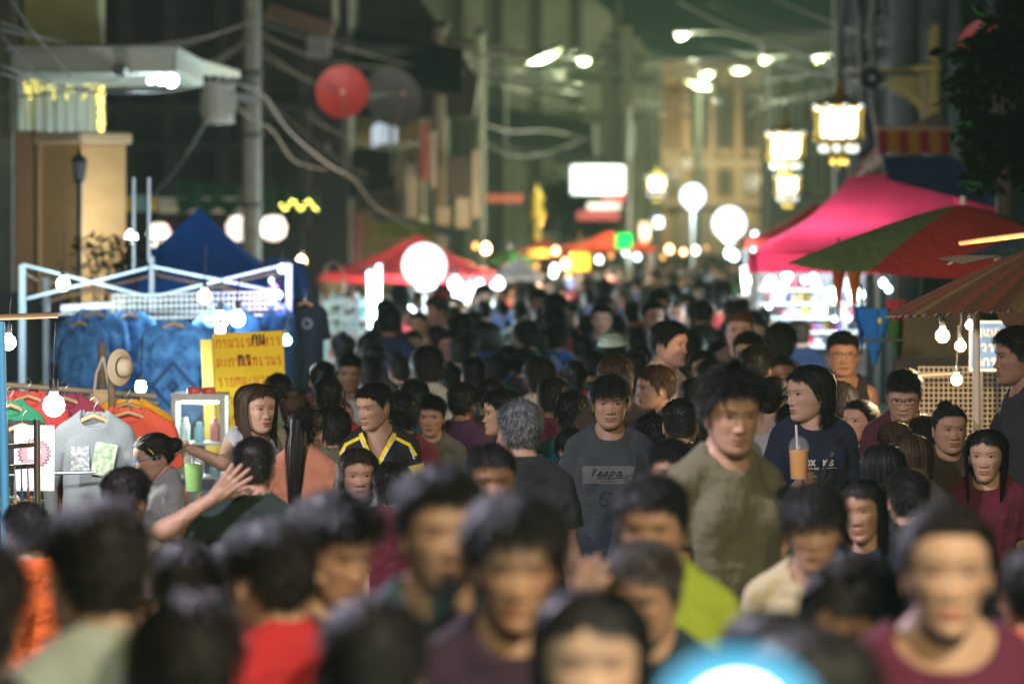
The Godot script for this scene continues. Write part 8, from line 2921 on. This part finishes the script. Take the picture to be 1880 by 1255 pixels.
	for r in rows:
		var o: Dictionary = r[11]
		var gone := ""
		if o.has("glasses"):
			o.glasses = mat(0.02, 0.016, 0.014, 0.3)
		if o.has("cap"):
			o.cap = cloth(0.5, 0.62, 0.5) if o.cap is int and o.cap == 1 else cloth(0.05, 0.05, 0.06)
		var p := person(r[0], r[1], r[2], r[3], r[4], r[5], r[6], r[7], r[8], r[9], r[10], o)
		var m := M.new()
		match o.get("print", ""):
			"scooter":
				var w := on_chest("mantee")
				patch(m, -0.125, 1.235, 0.125, 1.315, w, 14, 6)
				part("print_band", m, cloth(0.11, 0.115, 0.115), p)
				m = M.new()
				var w2 := on_chest("mantee", 0.007)
				write(m, ["V", "es", "s", "p", "a"], -0.09, 1.27, 0.03, 0.03, 0.0055, w2, 0.35, 0.92)
				stroke(m, PackedVector2Array([Vector2(-0.06, 1.262), Vector2(0.0, 1.259), Vector2(0.06, 1.264)]), 0.004, w2)
				stroke(m, PackedVector2Array([Vector2(0.065, 1.25), Vector2(0.07, 1.27), Vector2(0.085, 1.278), Vector2(0.11, 1.276)]), 0.003, w2)
				for k in 9:
					stroke(m, PackedVector2Array([Vector2(-0.04 + k * 0.008, 1.244), Vector2(-0.035 + k * 0.008, 1.248)]), 0.003, w2)
				# the scooter in line
				stroke(m, PackedVector2Array([Vector2(-0.05, 1.17), Vector2(-0.03, 1.2), Vector2(0.0, 1.195), Vector2(0.02, 1.17), Vector2(0.05, 1.17), Vector2(0.07, 1.22), Vector2(0.055, 1.23)]), 0.005, w2)
				for cx in [-0.03, 0.06]:
					var ring := PackedVector2Array()
					for k in 13:
						ring.append(Vector2(cx + cos(TAU * k / 12.0) * 0.018, 1.155 + sin(TAU * k / 12.0) * 0.018))
					stroke(m, ring, 0.005, w2)
				part("lettering", m, cloth(0.012, 0.016, 0.018), p)
			"college":
				var w := on_chest("womantee", 0.006)
				var x := write(m, ["U", "N", "D", "X", " "], -0.085, 1.2, 0.022, 0.019, 0.0058, w, 0.0, 1.12)
				write(m, ["K", "S"], 0.03, 1.2, 0.022, 0.021, 0.006, w, 0.0, 1.15)
				write(m, ["U", "N", "I", "N", "E", "R"], -0.03, 1.184, 0.007, 0.006, 0.0018, w, 0.0, 1.25)
				stroke(m, PackedVector2Array([Vector2(0.03, 1.188), Vector2(0.085, 1.19)]), 0.003, w)
				part("lettering", m, mat(0.6, 0.58, 0.55, 0.8), p)
				m = M.new()
				var w2 := on_chest("womantee", 0.009)
				stroke(m, PackedVector2Array([Vector2(0.1, 1.31), Vector2(0.045, 1.2), Vector2(-0.02, 1.02)]), 0.014, w2)
				part("bag_strap", m, mat(0.02, 0.017, 0.02, 0.6), p)
			"jersey":
				var w := on_chest("manvneck", 0.006)
				for s in [-1.0, 1.0]:
					stroke(m, PackedVector2Array([Vector2(s * 0.083, 1.45), Vector2(s * 0.07, 1.427), Vector2(s * 0.059, 1.4), Vector2(s * 0.037, 1.36), Vector2(s * 0.016, 1.315), Vector2(0, 1.29)]), 0.02, w)
					stroke(m, PackedVector2Array([Vector2(s * 0.1, 1.43), Vector2(s * 0.16, 1.4), Vector2(s * 0.19, 1.35)]), 0.016, w)
				part("yellow_trim", m, cloth(0.75, 0.55, 0.01), p)
				m = M.new()
				for s in [-1.0, 1.0]:
					stroke(m, PackedVector2Array([Vector2(s * 0.092, 1.44), Vector2(s * 0.08, 1.415), Vector2(s * 0.052, 1.365), Vector2(s * 0.03, 1.32)]), 0.006, on_chest("manvneck", 0.008))
					stroke(m, PackedVector2Array([Vector2(s * 0.165, 1.38), Vector2(s * 0.185, 1.33)]), 0.006, on_chest("manvneck", 0.008))
				part("white_piping", m, cloth(0.6, 0.6, 0.58), p)
				m = M.new()
				for s in ["L", "R"]:
					var J := pose_of("man")
					var a: Vector3 = J["sh" + s]
					var b: Vector3 = J["el" + s]
					m.tube(PackedVector3Array([a.lerp(b, 0.28), a.lerp(b, 0.62)]), 0.067, 0.068, 16, false)
				part("yellow_sleeve", m, cloth(0.75, 0.55, 0.01), p)
			"back":
				write(m, ["S", "a", "nn", "d"], -0.05, 1.22, 0.035, 0.032, 0.007, on_chest("mantee", 0.006, true), 0.0, 1.15)
				write(m, ["r", "a", "nn", "d"], 0.06, 1.22, 0.035, 0.032, 0.007, on_chest("mantee", 0.006, true), 0.0, 1.15)
				part("red_lettering", m, mat(0.5, 0.05, 0.03, 0.8), p)
			"collar":
				m.tube(PackedVector3Array([Vector3(-0.07, 1.44, -0.02), Vector3(-0.05, 1.452, -0.062), Vector3(0, 1.456, -0.078), Vector3(0.05, 1.452, -0.062), Vector3(0.07, 1.44, -0.02)]), 0.008, 0.008, 6)
				part("white_collar_edge", m, cloth(0.5, 0.5, 0.5), p)
			"dots":
				var w := on_chest("womantee", 0.005)
				for a in 9:
					for b in 8:
						var c := Vector2(-0.12 + a * 0.03 + 0.015 * (b % 2), 1.1 + b * 0.028)
						stroke(m, PackedVector2Array([c, c + Vector2(0.006, 0)]), 0.007, w)
				part("dot_pattern", m, cloth(0.22, 0.3, 0.26), p)
		if o.has("band"):
			m = M.new()
			var pts := PackedVector3Array()
			for k in 15:
				var a := lerpf(-1.9, 1.9, k / 14.0)
				var y := 9.2 * cos(a * 0.62) - 1.5
				var q := Vector3(sin(a) * 8.4, y, cos(a) * 2.5 + 2.0)
				pts.append(q * 0.01)
			m.tube(pts, 0.004, 0.004, 6)
			var bandp := part("headband", m, mat(0.55, 0.42, 0.04, 0.4), p)
			bandp.transform = head_at("woman", o.get("hy", 0.0), o.get("hp", 0.0))
			var gp := part("glasses", glasses_mesh(), mat(0.05, 0.3, 0.5, 0.3), p)
			gp.transform = bandp.transform * Transform3D(Basis.IDENTITY, Vector3(0, 0.004, 0.004))
		if r[4] == "man_ear":
			m = M.new()
			m.box(Transform3D(Basis(Vector3.RIGHT, -0.35), Vector3(-0.098, 1.55, 0.045)), Vector3(0.009, 0.14, 0.07), 0.004)
			var ph := solo("phone", m, mat(0.015, 0.015, 0.018, 0.2), "dark phone held by " + ["the man looking down at the front", "the man in red", "the man in pale shirt"][phones], "phone")
			ph.transform = p.transform
			phones += 1
	# the glaring lamp at the bottom edge
	var lamp := thing("ball_lamp", "glaring white lamp ball at the bottom edge, before everyone", "lamp", at(1354, 1322, 3.6))
	var lm := M.new()
	lm.ball(Vector3.ZERO, Vector3(0.042, 0.036, 0.042), 12, 20)
	part("lamp_ball", lm, glow(0.85, 0.97, 1.0, 16.0), lamp)
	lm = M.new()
	lm.ball(Vector3(0, 0.0, 0), Vector3(0.078, 0.064, 0.078), 12, 20)  # added shell, no real part: its blue glow stands in for lens bloom
	var shade := StandardMaterial3D.new()  # material of the added halo shell
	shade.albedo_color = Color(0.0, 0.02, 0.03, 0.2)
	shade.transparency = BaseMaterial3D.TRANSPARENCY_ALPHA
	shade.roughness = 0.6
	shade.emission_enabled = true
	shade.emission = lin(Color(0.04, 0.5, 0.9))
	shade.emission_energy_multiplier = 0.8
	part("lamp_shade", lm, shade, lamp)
	lm = M.new()
	lm.lathe(PackedVector2Array([Vector2(0.02, -0.073), Vector2(0.034, -0.075), Vector2(0.03, -0.11), Vector2(0.012, -0.11)]), Transform3D.IDENTITY, 12)
	lm.rod(Vector3(0, -0.11, 0), Vector3(0, -lamp.position.y, 0), 0.01, 6)
	part("stand", lm, mat(0.05, 0.05, 0.05, 0.5), lamp)
	omni(lamp, Vector3.ZERO, Color(0.15, 0.7, 1.0), 1.4, 0.05)

var phones := 0

func crowd() -> void:
	var rng := RandomNumberGenerator.new()
	rng.seed = 91
	var cols := [cloth(0.01, 0.01, 0.012), cloth(0.02, 0.03, 0.07), cloth(0.2, 0.2, 0.2), cloth(0.4, 0.38, 0.34), cloth(0.3, 0.03, 0.03), cloth(0.05, 0.035, 0.025), cloth(0.04, 0.09, 0.05), cloth(0.3, 0.12, 0.12), cloth(0.12, 0.15, 0.3)]
	var hm := ["short", "mop", "crew", "messy", "quiff", "fringe"]
	var hw := ["long", "pony", "lowbun", "bob"]
	var d := 27.0
	var n := 0
	while d < 78.0 and n < 185:
		var a := edge_l(d) + 0.2
		var b := edge_r(d) - 0.2
		var x := a + rng.randf_range(0, 0.4)
		while x < b:
			var s := F / d
			var fem := rng.randf() < 0.4
			var tall := rng.randf_range(1.5, 1.64) if fem else rng.randf_range(1.58, 1.78)
			var top := HOR + (EYE - tall) * s
			var px := 940.0 + x * s
			var fwd := rng.randf() < 0.3
			if rng.randf() < 0.93 and not (d < 32.0 and rng.randf() < 0.55):
				var pose := "woman" if fem else "man"
				var hk: String = (hw if fem else hm)[rng.randi() % 4]
				var ci := rng.randi() % cols.size()
				var side := (x - a) / (b - a)
				var lab := "%s with %s in %s shirt %s %s, %s" % ["woman" if fem else "man", {"short": "short hair", "mop": "thick hair", "crew": "cropped hair", "messy": "messy hair", "long": "long hair", "pony": "a ponytail", "lowbun": "a low bun", "bob": "bobbed hair"}[hk], ["black", "navy", "grey", "pale", "red", "brown", "green", "dusty pink", "blue"][ci], "coming" if fwd else "going", "left" if side < 0.33 else "midstreet" if side < 0.67 else "right", "halfway up" if d < 45.0 else "far up"]
				var o := {"far": true, "group": "crowd %s %s" % ["coming" if fwd else "walking away", "halfway up the street" if d < 45.0 else "far up the street"]}
				if rng.randf() < 0.07:
					o["cap"] = cols[rng.randi() % cols.size()]
					lab = lab.replace(" with", " in cap,")
				person(px, top, s, rng.randf_range(-30, 30) + (0.0 if fwd else 180.0), pose, (["woman_a", "woman_b", "woman_c", "woman_d"] if fem else ["man_a", "man_b", "man_c", "man_e"])[rng.randi() % 4], hk, ["tan", "light", "brown"][rng.randi() % 3], cols[ci], "tee", lab, o)
				n += 1
			x += rng.randf_range(0.5, 0.85)
		d += rng.randf_range(0.9, 1.25) * (1.0 + (d - 26.0) / 60.0)
	# the mass beyond, where nobody can be told apart
	var m := M.new()
	m.add(bodies["man"], Transform3D())
	m.add(heads["man_a"], head_at("man", 0, 0))
	for k in m.v.size():
		var p := m.v[k]
		var skin := p.y > 1.44 or absf(p.x) > 0.2
		m.c[k] = Color(0.3, 0.17, 0.1) if skin else Color(0.05, 0.05, 0.06)
		if p.y > 1.62 or p.y > 1.52 and p.z < 0.02:
			m.c[k] = Color(0.012, 0.01, 0.009)
	var mm := MultiMesh.new()
	mm.transform_format = MultiMesh.TRANSFORM_3D
	mm.use_colors = true
	mm.mesh = m.mesh()
	var ts := []
	while d < 125.0:
		var x := edge_l(minf(d, 100.0)) + rng.randf_range(0, 0.5)
		while x < edge_r(minf(d, 100.0)):
			var k := rng.randf_range(0.9, 1.06)
			ts.append(Transform3D(Basis(Vector3.UP, rng.randf_range(0, TAU)).scaled(Vector3.ONE * k), Vector3(x, 0, -d)))
			x += rng.randf_range(0.5, 0.9)
		d += 1.1
	mm.instance_count = ts.size()
	for k in ts.size():
		mm.set_instance_transform(k, ts[k])
		var g := rng.randf_range(0.6, 1.6)
		mm.set_instance_color(k, Color(g * rng.randf_range(0.8, 1.3), g, g * rng.randf_range(0.7, 1.2)))
	var mi := MultiMeshInstance3D.new()
	mi.name = "crowd"
	mi.multimesh = mm
	mi.material_override = vmat(1, 1, 1, 0.8)
	add_child(mi, true)
	tag(mi, "far crowd filling the end of the street", "crowd")
	mi.set_meta("kind", "stuff")

func settle() -> void:   # things built in place get their own base as origin
	for t in get_children():
		if t.get_class() == "Node3D" and t.position == Vector3.ZERO and t.has_meta("label"):
			var box := AABB()
			var first := true
			for ch in t.get_children():
				if ch is MeshInstance3D:
					var b: AABB = ch.transform * ch.mesh.get_aabb()
					box = b if first else box.merge(b)
					first = false
			var base := Vector3(box.get_center().x, box.position.y, box.get_center().z)
			t.position = base
			for ch in t.get_children():
				ch.position -= base
